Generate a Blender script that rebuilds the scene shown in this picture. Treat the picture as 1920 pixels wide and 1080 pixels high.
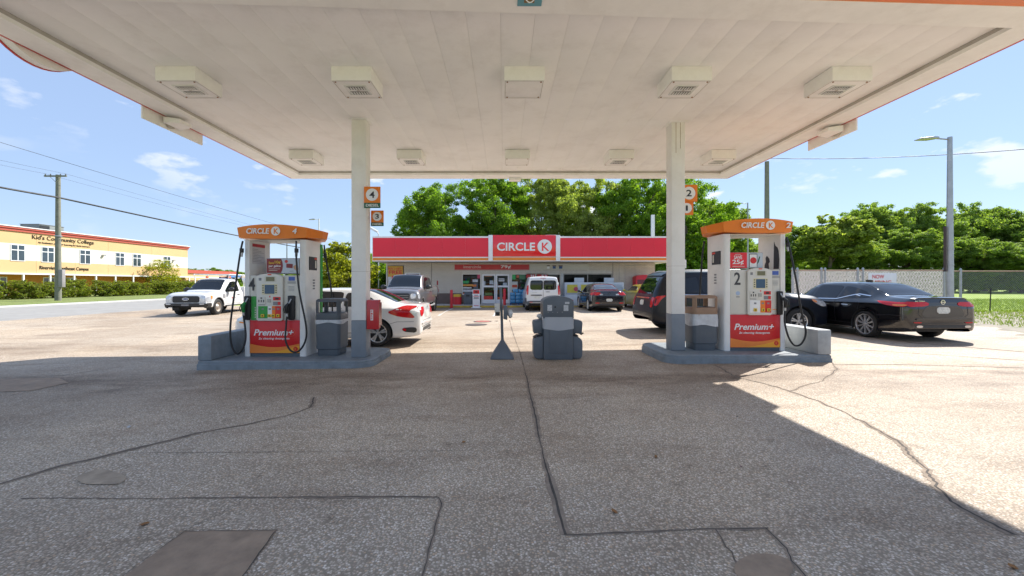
import bpy, bmesh, math, random
from mathutils import Vector, Matrix, geometry
from mathutils.bvhtree import BVHTree
R = math.radians
random.seed(7)
scene = bpy.context.scene
for o in list(bpy.data.objects):
    bpy.data.objects.remove(o)
COL = scene.collection

# ---------------------------------------------------------------- camera
F, CX, CY, H = 775.0, 945.0, 531.0, 1.5          # focal length in photo pixels, vanishing point, eye height
cam_d = bpy.data.cameras.new('camera')
cam = bpy.data.objects.new('camera', cam_d)
COL.objects.link(cam)
cam.location = (0, 0, H)
cam.rotation_euler = (R(90), 0, 0)
cam_d.sensor_width = 36
cam_d.lens = 36 * F / 1920
cam_d.shift_x = (960 - CX) / 1920
cam_d.shift_y = -(540 - CY) / 1920
cam_d.clip_start = 0.05
cam_d.clip_end = 3000
scene.camera = cam

# ---------------------------------------------------------------- sky, sun, exposure
SUN_DIR = Vector((0.753, 0.63, 1.0)).normalized()
sun_el = math.asin(SUN_DIR.z)
sun_az = math.atan2(SUN_DIR.x, SUN_DIR.y)
world = bpy.data.worlds.new('World')
scene.world = world
world.use_nodes = True
nt = world.node_tree
nt.nodes.clear()
wo = nt.nodes.new('ShaderNodeOutputWorld')
bg = nt.nodes.new('ShaderNodeBackground')
sky = nt.nodes.new('ShaderNodeTexSky')
sky.sky_type = 'NISHITA'
sky.sun_disc = False
sky.sun_elevation = sun_el
sky.sun_rotation = sun_az
sky.air_density = 1.0
sky.dust_density = 0.1
sky.ozone_density = 1.2
bg.inputs['Strength'].default_value = 0.15
# small fair-weather clouds over the whole sky
tc = nt.nodes.new('ShaderNodeTexCoord')
mp = nt.nodes.new('ShaderNodeMapping')
mp.inputs['Scale'].default_value = (1.0, 1.0, 2.3)
mp.inputs['Location'].default_value = (0.37, 0.12, 0.55)
nz = nt.nodes.new('ShaderNodeTexNoise')
nz.inputs['Scale'].default_value = 8.5
nz.inputs['Detail'].default_value = 7
nz.inputs['Roughness'].default_value = 0.52
rp = nt.nodes.new('ShaderNodeValToRGB')
rp.color_ramp.elements[0].position = 0.575
rp.color_ramp.elements[1].position = 0.645
nz2 = nt.nodes.new('ShaderNodeTexNoise')
nz2.inputs['Scale'].default_value = 1.6
nz2.inputs['Detail'].default_value = 3
rp2 = nt.nodes.new('ShaderNodeValToRGB')
rp2.color_ramp.elements[0].position = 0.42
rp2.color_ramp.elements[1].position = 0.60
mul = nt.nodes.new('ShaderNodeMath'); mul.operation = 'MULTIPLY'
mx = nt.nodes.new('ShaderNodeMixRGB')
mx.inputs[2].default_value = (2.3, 2.3, 2.35, 1)
L = nt.links.new
L(tc.outputs['Generated'], mp.inputs[0]); L(mp.outputs[0], nz.inputs['Vector']); L(tc.outputs['Generated'], nz2.inputs['Vector'])
L(nz.outputs['Fac'], rp.inputs[0]); L(nz2.outputs['Fac'], rp2.inputs[0])
L(rp.outputs[0], mul.inputs[0]); L(rp2.outputs[0], mul.inputs[1])
hz = nt.nodes.new('ShaderNodeMixRGB')          # even pale summer haze over the whole sky
hz.inputs[0].default_value = 0.88
hz.inputs[2].default_value = (0.74, 1.00, 1.52, 1)
L(sky.outputs[0], hz.inputs[1])
L(mul.outputs[0], mx.inputs[0]); L(hz.outputs[0], mx.inputs[1])
L(mx.outputs[0], bg.inputs[0]); L(bg.outputs[0], wo.inputs[0])

sd = bpy.data.lights.new('sun', 'SUN')
sd.energy = 2.4
sd.angle = R(0.53)
sd.color = (1.0, 0.955, 0.89)
sun = bpy.data.objects.new('sun', sd)
COL.objects.link(sun)
sun.location = SUN_DIR * 60
sun.rotation_euler = (-SUN_DIR).to_track_quat('-Z', 'Y').to_euler()

scene.render.engine = 'CYCLES'
scene.view_settings.view_transform = 'Standard'
scene.view_settings.look = 'None'
scene.view_settings.exposure = 1.77
scene.view_settings.gamma = 1
scene.cycles.max_bounces = 8
scene.cycles.diffuse_bounces = 5
scene.cycles.transparent_max_bounces = 12

# ---------------------------------------------------------------- pixel -> place
SL, XS = 0.0135, 12.0
def gz(x):                       # the forecourt rises gently to the right
    return SL * XS * math.tanh(x / XS)
def at(px, py, Y):               # a photo pixel at depth Y
    return Vector(((px - CX) * Y / F, Y, H + (CY - py) * Y / F))
def on_ground(px, py):
    x = 0.0
    for _ in range(12):
        Y = F * (H - gz(x)) / (py - CY)
        x = (px - CX) * Y / F
    return Vector((x, Y, gz(x)))

# ---------------------------------------------------------------- materials
MATS = {}
def _nodes(name):
    m = bpy.data.materials.new(name)
    m.use_nodes = True
    n = m.node_tree
    return m, n, n.nodes['Principled BSDF'], n.links.new
def mat(name, col, rough=0.6, metal=0.0, var=0.10, vs=3.0, bump=0.0, bs=60.0, coat=0.0, spec=0.5, emit=0.0, dirt=0.0, dirtcol=(0.10, 0.085, 0.065), sheen=0.0):
    if name in MATS: return MATS[name]
    m, n, b, link = _nodes(name)
    b.inputs['Roughness'].default_value = rough
    b.inputs['Metallic'].default_value = metal
    b.inputs['Coat Weight'].default_value = coat
    b.inputs['Coat Roughness'].default_value = 0.04
    b.inputs['Specular IOR Level'].default_value = spec
    t = n.nodes.new('ShaderNodeTexCoord')
    nz = n.nodes.new('ShaderNodeTexNoise')
    nz.inputs['Scale'].default_value = vs
    nz.inputs['Detail'].default_value = 6
    nz.inputs['Roughness'].default_value = 0.62
    link(t.outputs['Object'], nz.inputs['Vector'])
    r = n.nodes.new('ShaderNodeValToRGB')
    r.color_ramp.elements[0].position = 0.3
    r.color_ramp.elements[1].position = 0.7
    lo = [max(0, c * (1 - var)) for c in col]; hi = [min(1, c * (1 + var)) for c in col]
    r.color_ramp.elements[0].color = (*lo, 1); r.color_ramp.elements[1].color = (*hi, 1)
    link(nz.outputs['Fac'], r.inputs[0])
    out = r.outputs[0]
    if dirt > 0:
        nd = n.nodes.new('ShaderNodeTexNoise')
        nd.inputs['Scale'].default_value = 2.1
        nd.inputs['Detail'].default_value = 9
        nd.inputs['Roughness'].default_value = 0.72
        link(t.outputs['Object'], nd.inputs['Vector'])
        rd = n.nodes.new('ShaderNodeValToRGB')
        rd.color_ramp.elements[0].position = 0.50; rd.color_ramp.elements[1].position = 0.78
        rd.color_ramp.elements[1].color = (dirt, dirt, dirt, 1)
        link(nd.outputs['Fac'], rd.inputs[0])
        mxd = n.nodes.new('ShaderNodeMixRGB')
        mxd.inputs[2].default_value = (*dirtcol, 1)
        link(rd.outputs[0], mxd.inputs[0]); link(out, mxd.inputs[1])
        out = mxd.outputs[0]
    link(out, b.inputs['Base Color'])
    if bump > 0:
        nb = n.nodes.new('ShaderNodeTexNoise')
        nb.inputs['Scale'].default_value = bs
        nb.inputs['Detail'].default_value = 4
        link(t.outputs['Object'], nb.inputs['Vector'])
        bp = n.nodes.new('ShaderNodeBump')
        bp.inputs['Strength'].default_value = bump
        bp.inputs['Distance'].default_value = 0.01
        link(nb.outputs['Fac'], bp.inputs['Height'])
        link(bp.outputs[0], b.inputs['Normal'])
    if emit:
        b.inputs['Emission Color'].default_value = (*col, 1)
        b.inputs['Emission Strength'].default_value = emit
    MATS[name] = m
    return m
def glass_mat(name, tint=(0.6, 0.66, 0.66), trans=0.55, rough=0.02, base=(0.012, 0.014, 0.015)):
    if name in MATS: return MATS[name]
    m = bpy.data.materials.new(name); m.use_nodes = True
    n = m.node_tree; n.nodes.clear(); link = n.links.new
    o = n.nodes.new('ShaderNodeOutputMaterial')
    tr = n.nodes.new('ShaderNodeBsdfTransparent'); tr.inputs[0].default_value = (*tint, 1)
    pr = n.nodes.new('ShaderNodeBsdfPrincipled')
    pr.inputs['Base Color'].default_value = (*base, 1)
    pr.inputs['Roughness'].default_value = rough
    mxs = n.nodes.new('ShaderNodeMixShader')
    lw = n.nodes.new('ShaderNodeFresnel'); lw.inputs[0].default_value = 1.5
    ad = n.nodes.new('ShaderNodeMath'); ad.operation = 'ADD'; ad.use_clamp = True
    ad.inputs[1].default_value = 1 - trans
    link(lw.outputs[0], ad.inputs[0]); link(ad.outputs[0], mxs.inputs[0])
    link(tr.outputs[0], mxs.inputs[1]); link(pr.outputs[0], mxs.inputs[2]); link(mxs.outputs[0], o.inputs[0])
    MATS[name] = m
    return m
def leaf_mat(name, c1, c2, trans=0.6, through=(1.6, 1.7, 0.55)):
    m = bpy.data.materials.new(name); m.use_nodes = True
    n = m.node_tree; n.nodes.clear(); link = n.links.new
    o = n.nodes.new('ShaderNodeOutputMaterial')
    g = n.nodes.new('ShaderNodeNewGeometry')
    r = n.nodes.new('ShaderNodeValToRGB')
    r.color_ramp.elements[0].color = (*c1, 1); r.color_ramp.elements[1].color = (*c2, 1)
    link(g.outputs['Random Per Island'], r.inputs[0])
    d = n.nodes.new('ShaderNodeBsdfPrincipled')
    d.inputs['Roughness'].default_value = 0.55
    d.inputs['Specular IOR Level'].default_value = 0.3
    link(r.outputs[0], d.inputs['Base Color'])
    t = n.nodes.new('ShaderNodeBsdfTranslucent')
    br = n.nodes.new('ShaderNodeMixRGB'); br.blend_type = 'MULTIPLY'; br.inputs[0].default_value = 1
    br.inputs[2].default_value = (*through, 1)
    link(r.outputs[0], br.inputs[1]); link(br.outputs[0], t.inputs[0])
    mxs = n.nodes.new('ShaderNodeMixShader'); mxs.inputs[0].default_value = trans
    link(d.outputs[0], mxs.inputs[1]); link(t.outputs[0], mxs.inputs[2]); link(mxs.outputs[0], o.inputs[0])
    MATS[name] = m
    return m

# ---------------------------------------------------------------- mesh building
class MB:
    def __init__(s): s.v = []; s.f = []
    def add(s, vs, fs):
        o = len(s.v); s.v += [tuple(p) for p in vs]; s.f += [tuple(i + o for i in f) for f in fs]; return s
    def box(s, x0, x1, y0, y1, z0, z1):
        return s.add([(x0,y0,z0),(x1,y0,z0),(x1,y1,z0),(x0,y1,z0),(x0,y0,z1),(x1,y0,z1),(x1,y1,z1),(x0,y1,z1)],
                     [(0,3,2,1),(4,5,6,7),(0,1,5,4),(1,2,6,5),(2,3,7,6),(3,0,4,7)])
    def obox(s, p, ax, ay, az):           # box from corner and three edge vectors
        p = Vector(p); ax = Vector(ax); ay = Vector(ay); az = Vector(az)
        return s.add([p, p+ax, p+ax+ay, p+ay, p+az, p+ax+az, p+ax+ay+az, p+ay+az],
                     [(0,3,2,1),(4,5,6,7),(0,1,5,4),(1,2,6,5),(2,3,7,6),(3,0,4,7)])
    def prism(s, pts, axis, a0, a1):      # polygon in the plane across axis, extruded
        n = len(pts)
        def P(p, a):
            if axis == 'z': return (p[0], p[1], a)
            if axis == 'y': return (p[0], a, p[1])
            return (a, p[0], p[1])
        return s.add([P(p, a0) for p in pts] + [P(p, a1) for p in pts],
                     [tuple(range(n))[::-1], tuple(range(n, 2*n))] + [(i, (i+1) % n, n+(i+1) % n, n+i) for i in range(n)])
    def loft(s, rings, cap=True, closed=True):
        n = len(rings[0]); vs = [p for r in rings for p in r]; fs = []
        for k in range(len(rings) - 1):
            for i in range(n if closed else n - 1):
                j = (i + 1) % n
                fs.append((k*n+i, k*n+j, (k+1)*n+j, (k+1)*n+i))
        if cap:
            fs.append(tuple(range(n))[::-1]); fs.append(tuple((len(rings)-1)*n+i for i in range(n)))
        return s.add(vs, fs)
    def cyl(s, p0, p1, r0, r1=None, n=16, cap=True):
        r1 = r0 if r1 is None else r1
        p0 = Vector(p0); p1 = Vector(p1); d = (p1 - p0).normalized()
        a = d.orthogonal().normalized(); b = d.cross(a)
        rr = lambda p, r: [p + (a*math.cos(t)+b*math.sin(t))*r for t in [2*math.pi*i/n for i in range(n)]]
        return s.loft([rr(p0, r0), rr(p1, r1)], cap)
    def tube(s, path, r, n=8):
        path = [Vector(p) for p in path]; rings = []
        a = None
        for i, p in enumerate(path):
            d = (path[min(i+1, len(path)-1)] - path[max(i-1, 0)]).normalized()
            if a is None: a = d.orthogonal().normalized()
            a = (a - d * a.dot(d))
            a = a.normalized() if a.length > 1e-6 else d.orthogonal().normalized()
            b = d.cross(a)
            ri = r[i] if isinstance(r, (list, tuple)) else r
            rings.append([p + (a*math.cos(t)+b*math.sin(t))*ri for t in [2*math.pi*k/n for k in range(n)]])
        return s.loft(rings)
    def lathe(s, prof, n=32, axis='y', c=(0,0,0), close=True):
        # prof: (radius, height along axis)
        rings = []
        for i in range(n):
            t = 2*math.pi*i/n; ct, st = math.cos(t), math.sin(t)
            ring = []
            for r, h in prof:
                if axis == 'y': ring.append((c[0]+r*ct, c[1]+h, c[2]+r*st))
                elif axis == 'z': ring.append((c[0]+r*ct, c[1]+r*st, c[2]+h))
                else: ring.append((c[0]+h, c[1]+r*ct, c[2]+r*st))
            rings.append(ring)
        m = len(prof); vs = [p for r_ in rings for p in r_]; fs = []
        for i in range(n):
            j = (i+1) % n
            for k in range(m if close else m-1):
                l = (k+1) % m
                fs.append((i*m+k, i*m+l, j*m+l, j*m+k))
        return s.add(vs, fs)
    def mesh(s, name, material, bevel=0.0, smooth=35, segs=2):
        me = bpy.data.meshes.new(name)
        me.from_pydata(s.v, [], s.f)
        bm = bmesh.new(); bm.from_mesh(me)
        bmesh.ops.recalc_face_normals(bm, faces=bm.faces)
        if bevel > 0:
            es = [e for e in bm.edges if len(e.link_faces) == 2 and e.calc_face_angle(0) > 0.5]
            bmesh.ops.bevel(bm, geom=es, offset=bevel, segments=segs, affect='EDGES', profile=0.5, clamp_overlap=True)
        bm.to_mesh(me); bm.free()
        if smooth:
            me.polygons.foreach_set('use_smooth', [True] * len(me.polygons))
            me.set_sharp_from_angle(angle=R(smooth))
        me.materials.append(material)
        return me
    def build(s, name, material, parent=None, bevel=0.0, smooth=35, segs=2, loc=(0,0,0), rotz=0.0):
        return link_obj(name, s.mesh(name, material, bevel, smooth, segs), parent, loc, rotz)
def link_obj(name, data, parent=None, loc=(0,0,0), rotz=0.0):
    o = bpy.data.objects.new(name, data)
    COL.objects.link(o)
    o.location = loc
    o.rotation_euler = (0, 0, rotz)
    o.parent = parent
    return o
def tag(o, label=None, cat=None, group=None, kind=None):
    if label: o['label'] = label
    if cat: o['category'] = cat
    if group: o['group'] = group
    if kind: o['kind'] = kind
    return o
def thing(name, label, cat, loc=(0,0,0), rotz=0.0, group=None):
    o = link_obj(name, None, None, loc, rotz)
    o.empty_display_size = 0.2
    return tag(o, label, cat, group)
def copy_tree(o, parent=None):
    c = o.copy(); COL.objects.link(c); c.parent = parent
    for ch in list(o.children): copy_tree(ch, c)
    return c
def box_part(name, material, parent, x0, x1, y0, y1, z0, z1, bevel=0.0):
    return MB().box(x0, x1, y0, y1, z0, z1).build(name, material, parent, bevel)

def text(name, s, material, parent, x0, x1, z0, z1, y, facing='-y', bold=0.0, shear=0.0, depth=0.003):
    """lettering fitted to a box; x along the face, z up; y = the face it stands on"""
    cu = bpy.data.curves.new(name, 'FONT')
    cu.body = s; cu.size = 1.0; cu.offset = bold*0.6; cu.shear = shear; cu.extrude = 0.0
    cu.resolution_u = 3
    ob = bpy.data.objects.new('tmp', cu)
    me0 = bpy.data.meshes.new_from_object(ob)
    bpy.data.objects.remove(ob); bpy.data.curves.remove(cu)
    vs = [v.co.copy() for v in me0.vertices]; fs = [tuple(p.vertices) for p in me0.polygons]
    bpy.data.meshes.remove(me0)
    ax = min(v.x for v in vs); bx = max(v.x for v in vs); az = min(v.y for v in vs); bz = max(v.y for v in vs)
    sx = (x1 - x0) / (bx - ax); sz = (z1 - z0) / (bz - az)
    out = []
    for v in vs:
        a = x0 + (v.x - ax) * sx; c = z0 + (v.y - az) * sz
        if facing == '-y': out.append((a, y, c))
        elif facing == '+y': out.append((-a, y, c))
        elif facing == '+x': out.append((y, a, c))
        elif facing == '-x': out.append((y, -a, c))
    me = bpy.data.meshes.new(name)
    me.from_pydata(out, [], fs)
    bm = bmesh.new(); bm.from_mesh(me)
    ret = bmesh.ops.extrude_face_region(bm, geom=bm.faces[:])
    dv = {'-y': (0, -depth, 0), '+y': (0, depth, 0), '+x': (depth, 0, 0), '-x': (-depth, 0, 0)}[facing]
    bmesh.ops.translate(bm, verts=[e for e in ret['geom'] if isinstance(e, bmesh.types.BMVert)], vec=dv)
    bmesh.ops.recalc_face_normals(bm, faces=bm.faces)
    bm.to_mesh(me); bm.free()
    me.materials.append(material)
    return link_obj(name, me, parent)
def disc(name, material, parent, x, y, z, r, depth=0.003, facing='-y', rz=None, n=40):
    m = MB(); rz = rz or r
    pts = [(x + r*math.cos(2*math.pi*i/n), z + rz*math.sin(2*math.pi*i/n)) for i in range(n)]
    if facing == '-y': m.prism(pts, 'y', y - depth, y)
    else: m.prism(pts, 'x', y, y + depth)
    return m.build(name, material, parent)
def k_logo(parent, x, y, z, r, white, back):
    """round emblem: white disc, the letter cut out in the colour behind it"""
    d = disc('emblem_disc', white, parent, x, y, z, r)
    text('emblem_letter', 'K', back, parent, x - r*0.38, x + r*0.66, z - r*0.62, z + r*0.56, y - 0.0035, bold=0.035)
    return d

# shared colours
WHITE = mat('white_paint', (0.72, 0.71, 0.68), 0.5, var=0.05, dirt=0.12)
CLEANW = mat('clean_white', (0.80, 0.80, 0.78), 0.4, var=0.03)
BLACK = mat('black_rubber', (0.012, 0.012, 0.013), 0.5, var=0.2)
DARK = mat('dark_plastic', (0.025, 0.026, 0.028), 0.45, var=0.15)
GREYP = mat('grey_plastic', (0.10, 0.115, 0.13), 0.55, var=0.12, bump=0.05, bs=90)
ISLAND = mat('island_grey_paint', (0.20, 0.235, 0.26), 0.55, var=0.18, vs=5, bump=0.25, bs=25, dirt=0.8, dirtcol=(0.10, 0.10, 0.10))
ORANGE = mat('orange_panel', (0.80, 0.20, 0.010), 0.35, var=0.05)
RED = mat('red_panel', (0.62, 0.012, 0.016), 0.35, var=0.06)
YEL = mat('amber_panel', (0.85, 0.36, 0.02), 0.4, var=0.05)
GREEN = mat('green_panel', (0.02, 0.30, 0.04), 0.4, var=0.05)
DKGREEN = mat('dark_green_panel', (0.008, 0.10, 0.045), 0.4, var=0.05)
INK = mat('ink_black', (0.02, 0.022, 0.026), 0.5, var=0.05)
STEEL = mat('galvanised_steel', (0.42, 0.43, 0.44), 0.42, metal=0.75, var=0.12)
CREAM = mat('cream_plastic', (0.62, 0.60, 0.53), 0.45, var=0.05)
# ================================================================ ground
def ground_mat():
    m, n, b, link = _nodes('aggregate_concrete')
    t = n.nodes.new('ShaderNodeTexCoord')
    # warp so that pebbles are uneven
    vo = n.nodes.new('ShaderNodeTexVoronoi'); vo.inputs['Scale'].default_value = 72; vo.inputs['Randomness'].default_value = 1
    link(t.outputs['Object'], vo.inputs['Vector'])
    sep = n.nodes.new('ShaderNodeSeparateColor'); link(vo.outputs['Color'], sep.inputs[0])
    r = n.nodes.new('ShaderNodeValToRGB')
    cr = r.color_ramp
    cr.elements[0].color = (0.385, 0.311, 0.239, 1)
    cr.elements[1].position = 1.0; cr.elements[1].color = (0.808, 0.717, 0.608, 1)
    for p, c in ((0.12, (0.317, 0.242, 0.178)), (0.25, (0.538, 0.457, 0.366)), (0.5, (0.481, 0.398, 0.304)), (0.68, (0.634, 0.543, 0.437)), (0.8, (0.558, 0.388, 0.244)), (0.9, (0.673, 0.592, 0.497))):
        e = cr.elements.new(p); e.color = (*c, 1)
    link(sep.outputs[0], r.inputs[0])
    # mortar between the pebbles
    r2 = n.nodes.new('ShaderNodeValToRGB')
    r2.color_ramp.elements[0].position = 0.40; r2.color_ramp.elements[1].position = 0.62
    link(vo.outputs['Distance'], r2.inputs[0])
    mort = n.nodes.new('ShaderNodeMixRGB'); mort.inputs[2].default_value = (0.30, 0.245, 0.18, 1)
    link(r2.outputs[0], mort.inputs[0]); link(r.outputs[0], mort.inputs[1])
    # stains
    def stain(src, scale, lo, hi, detail, col, amt, loc=(0, 0, 0), sc=(1, 1, 1)):
        mpn = n.nodes.new('ShaderNodeMapping'); mpn.inputs['Location'].default_value = loc; mpn.inputs['Scale'].default_value = sc
        link(t.outputs['Object'], mpn.inputs[0])
        nz = n.nodes.new('ShaderNodeTexNoise'); nz.inputs['Scale'].default_value = scale; nz.inputs['Detail'].default_value = detail
        nz.inputs['Roughness'].default_value = 0.6
        link(mpn.outputs[0], nz.inputs['Vector'])
        rr = n.nodes.new('ShaderNodeValToRGB'); rr.color_ramp.elements[0].position = lo; rr.color_ramp.elements[1].position = hi
        rr.color_ramp.elements[1].color = (amt, amt, amt, 1)
        link(nz.outputs['Fac'], rr.inputs[0])
        mm = n.nodes.new('ShaderNodeMixRGB'); mm.blend_type = 'MULTIPLY'; mm.inputs[2].default_value = (*col, 1)
        link(rr.outputs[0], mm.inputs[0]); link(src, mm.inputs[1])
        return mm.outputs[0]
    c = stain(mort.outputs[0], 0.35, 0.40, 0.66, 5, (0.80, 0.75, 0.70), 0.9)
    c = stain(c, 1.1, 0.52, 0.72, 6, (0.62, 0.56, 0.51), 0.75, (3, 1, 0), (0.5, 1.6, 1))
    c = stain(c, 5.0, 0.58, 0.75, 5, (0.5, 0.46, 0.42), 0.6, (8, 2, 0))
    c = stain(c, 0.22, 0.5, 0.62, 3, (1.22, 1.2, 1.16), 0.8, (31, 7, 0))
    # grease of the filling lanes: darker along both sides of the islands, broken up by noise
    sxyz = n.nodes.new('ShaderNodeSeparateXYZ'); link(t.outputs['Object'], sxyz.inputs[0])
    def lane(src, y0, w, amt, loc):
        a = n.nodes.new('ShaderNodeMath'); a.operation = 'SUBTRACT'; link(sxyz.outputs[1], a.inputs[0]); a.inputs[1].default_value = y0
        q = n.nodes.new('ShaderNodeMath'); q.operation = 'ABSOLUTE'; link(a.outputs[0], q.inputs[0])
        mr = n.nodes.new('ShaderNodeMapRange'); mr.interpolation_type = 'SMOOTHSTEP'
        mr.inputs[1].default_value = w; mr.inputs[2].default_value = 0.0; mr.inputs[3].default_value = 0.0; mr.inputs[4].default_value = 1.0
        link(q.outputs[0], mr.inputs[0])
        mpn = n.nodes.new('ShaderNodeMapping'); mpn.inputs['Location'].default_value = loc; mpn.inputs['Scale'].default_value = (0.55, 1.3, 1)
        link(t.outputs['Object'], mpn.inputs[0])
        nz = n.nodes.new('ShaderNodeTexNoise'); nz.inputs['Scale'].default_value = 1.3; nz.inputs['Detail'].default_value = 7; nz.inputs['Roughness'].default_value = 0.65
        link(mpn.outputs[0], nz.inputs['Vector'])
        rr = n.nodes.new('ShaderNodeMapRange'); rr.inputs[1].default_value = 0.36; rr.inputs[2].default_value = 0.66; rr.inputs[4].default_value = amt
        link(nz.outputs['Fac'], rr.inputs[0])
        mu = n.nodes.new('ShaderNodeMath'); mu.operation = 'MULTIPLY'; link(rr.outputs[0], mu.inputs[0]); link(mr.outputs[0], mu.inputs[1])
        mm = n.nodes.new('ShaderNodeMixRGB'); mm.blend_type = 'MULTIPLY'; mm.inputs[2].default_value = (0.42, 0.36, 0.31, 1)
        link(mu.outputs[0], mm.inputs[0]); link(src, mm.inputs[1])
        return mm.outputs[0]
    c = lane(c, 6.5, 1.5, 0.95, (2, 0, 0)); c = lane(c, 10.2, 1.1, 0.55, (5, 3, 0)); c = lane(c, 23.0, 2.6, 0.6, (9, 3, 0))
    # drips and gum spots
    vg = n.nodes.new('ShaderNodeTexVoronoi'); vg.inputs['Scale'].default_value = 2.2; link(t.outputs['Object'], vg.inputs['Vector'])
    sg = n.nodes.new('ShaderNodeSeparateColor'); link(vg.outputs['Color'], sg.inputs[0])
    rad = n.nodes.new('ShaderNodeMath'); rad.operation = 'MULTIPLY'; link(sg.outputs[0], rad.inputs[0]); rad.inputs[1].default_value = 0.055
    lt = n.nodes.new('ShaderNodeMath'); lt.operation = 'LESS_THAN'; link(vg.outputs['Distance'], lt.inputs[0]); link(rad.outputs[0], lt.inputs[1])
    ms = n.nodes.new('ShaderNodeMath'); ms.operation = 'MULTIPLY'; link(lt.outputs[0], ms.inputs[0]); ms.inputs[1].default_value = 0.6
    mg = n.nodes.new('ShaderNodeMixRGB'); mg.inputs[2].default_value = (0.12, 0.10, 0.085, 1)
    link(ms.outputs[0], mg.inputs[0]); link(c, mg.inputs[1]); c = mg.outputs[0]
    link(c, b.inputs['Base Color'])
    b.inputs['Roughness'].default_value = 0.75
    b.inputs['Specular IOR Level'].default_value = 0.42
    bp = n.nodes.new('ShaderNodeBump'); bp.inputs['Strength'].default_value = 0.55; bp.inputs['Distance'].default_value = 0.006
    bp.invert = True
    link(vo.outputs['Distance'], bp.inputs['Height']); link(bp.outputs[0], b.inputs['Normal'])
    MATS['aggregate_concrete'] = m
    return m
def grass_ground_mat():
    m, n, b, link = _nodes('meadow')
    t = n.nodes.new('ShaderNodeTexCoord')
    nz = n.nodes.new('ShaderNodeTexNoise'); nz.inputs['Scale'].default_value = 0.5; nz.inputs['Detail'].default_value = 9; nz.inputs['Roughness'].default_value = 0.7
    link(t.outputs['Object'], nz.inputs['Vector'])
    r = n.nodes.new('ShaderNodeValToRGB')
    r.color_ramp.elements[0].position = 0.3; r.color_ramp.elements[0].color = (0.20, 0.30, 0.025, 1)
    r.color_ramp.elements[1].position = 0.72; r.color_ramp.elements[1].color = (0.36, 0.46, 0.06, 1)
    link(nz.outputs['Fac'], r.inputs[0]); link(r.outputs[0], b.inputs['Base Color'])
    b.inputs['Roughness'].default_value = 0.9
    n2 = n.nodes.new('ShaderNodeTexNoise'); n2.inputs['Scale'].default_value = 22; n2.inputs['Detail'].default_value = 5
    link(t.outputs['Object'], n2.inputs['Vector'])
    bp = n.nodes.new('ShaderNodeBump'); bp.inputs['Strength'].default_value = 0.9; bp.inputs['Distance'].default_value = 0.06
    link(n2.outputs['Fac'], bp.inputs['Height']); link(bp.outputs[0], b.inputs['Normal'])
    return m
AGG = ground_mat()
def sheet(name, xs, ys, dz, material, bound=None):
    """a sheet that follows the slope; bound(y) clips its right edge"""
    m = MB(); nx = len(xs)
    for y in ys:
        for x in xs:
            xx = x if bound is None else min(x, bound(y))
            m.v.append((xx, y, gz(xx) + dz))
    for j in range(len(ys) - 1):
        for i in range(nx - 1):
            a = j * nx + i
            m.f.append((a, a + 1, a + nx + 1, a + nx))
    o = m.build(name, material, None, smooth=60)
    return tag(o, kind='structure')
def lin(a, b, n): return [a + (b - a) * i / n for i in range(n + 1)]
XFULL = [-900, -300, -120, -70] + lin(-50, 50, 60) + [80, 200, 500, 900]
ground = sheet('ground', XFULL, [-300, -60, 0, 30, 80, 200, 600, 1500], -0.012, grass_ground_mat())
def rbound(y):
    pts = [(-60, 60), (7.6, 60), (8.6, 24), (9.3, 13.6), (10.5, 13.4), (12, 14.6), (14.5, 16.0), (18, 16.6), (19.6, 17.2), (60, 17.2)]
    for (a, xa), (b, xb) in zip(pts, pts[1:]):
        if a <= y <= b:
            x = xa + (xb - xa) * (y - a) / (b - a)
            return x + 0.22 * math.sin(y * 5.1) + 0.12 * math.sin(y * 11.3 + 1)
    return 17
forecourt = sheet('forecourt', lin(-22, 20, 60) + [26, 34, 45, 60], lin(-14, 30.5, 260), 0.0, AGG, rbound)
DIRT = mat('sandy_dirt', (0.30, 0.26, 0.20), 0.95, var=0.3, vs=2.5, bump=0.5, bs=18, dirt=0.9, dirtcol=(0.10, 0.15, 0.03))
dirt = sheet('dirt_verge', lin(12, 60, 40), lin(8.0, 19.6, 24), -0.006, DIRT)
ROADM = mat('worn_asphalt', (0.30, 0.29, 0.27), 0.85, var=0.12, vs=1.2, bump=0.25, bs=60, dirt=0.25)
road = sheet('road', lin(-34, -22.0, 10), lin(-60, 260, 20), -0.004, ROADM)
KERBM = mat('pale_kerb', (0.55, 0.54, 0.51), 0.8, var=0.1, bump=0.1)
k = MB().box(-34.5, -34.0, -60, 260, gz(-34) - 0.05, gz(-34) + 0.11).build('kerb', KERBM, None, 0.02)
tag(k, kind='structure')
VERGE = mat('verge_grass', (0.17, 0.21, 0.05), 0.95, var=0.35, vs=1.2, bump=0.6, bs=20, dirt=0.6, dirtcol=(0.24, 0.21, 0.13))
v = sheet('grass_verge', [-60, -52, -44, -38, -34.5], lin(-60, 260, 12), 0.085, VERGE)

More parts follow.
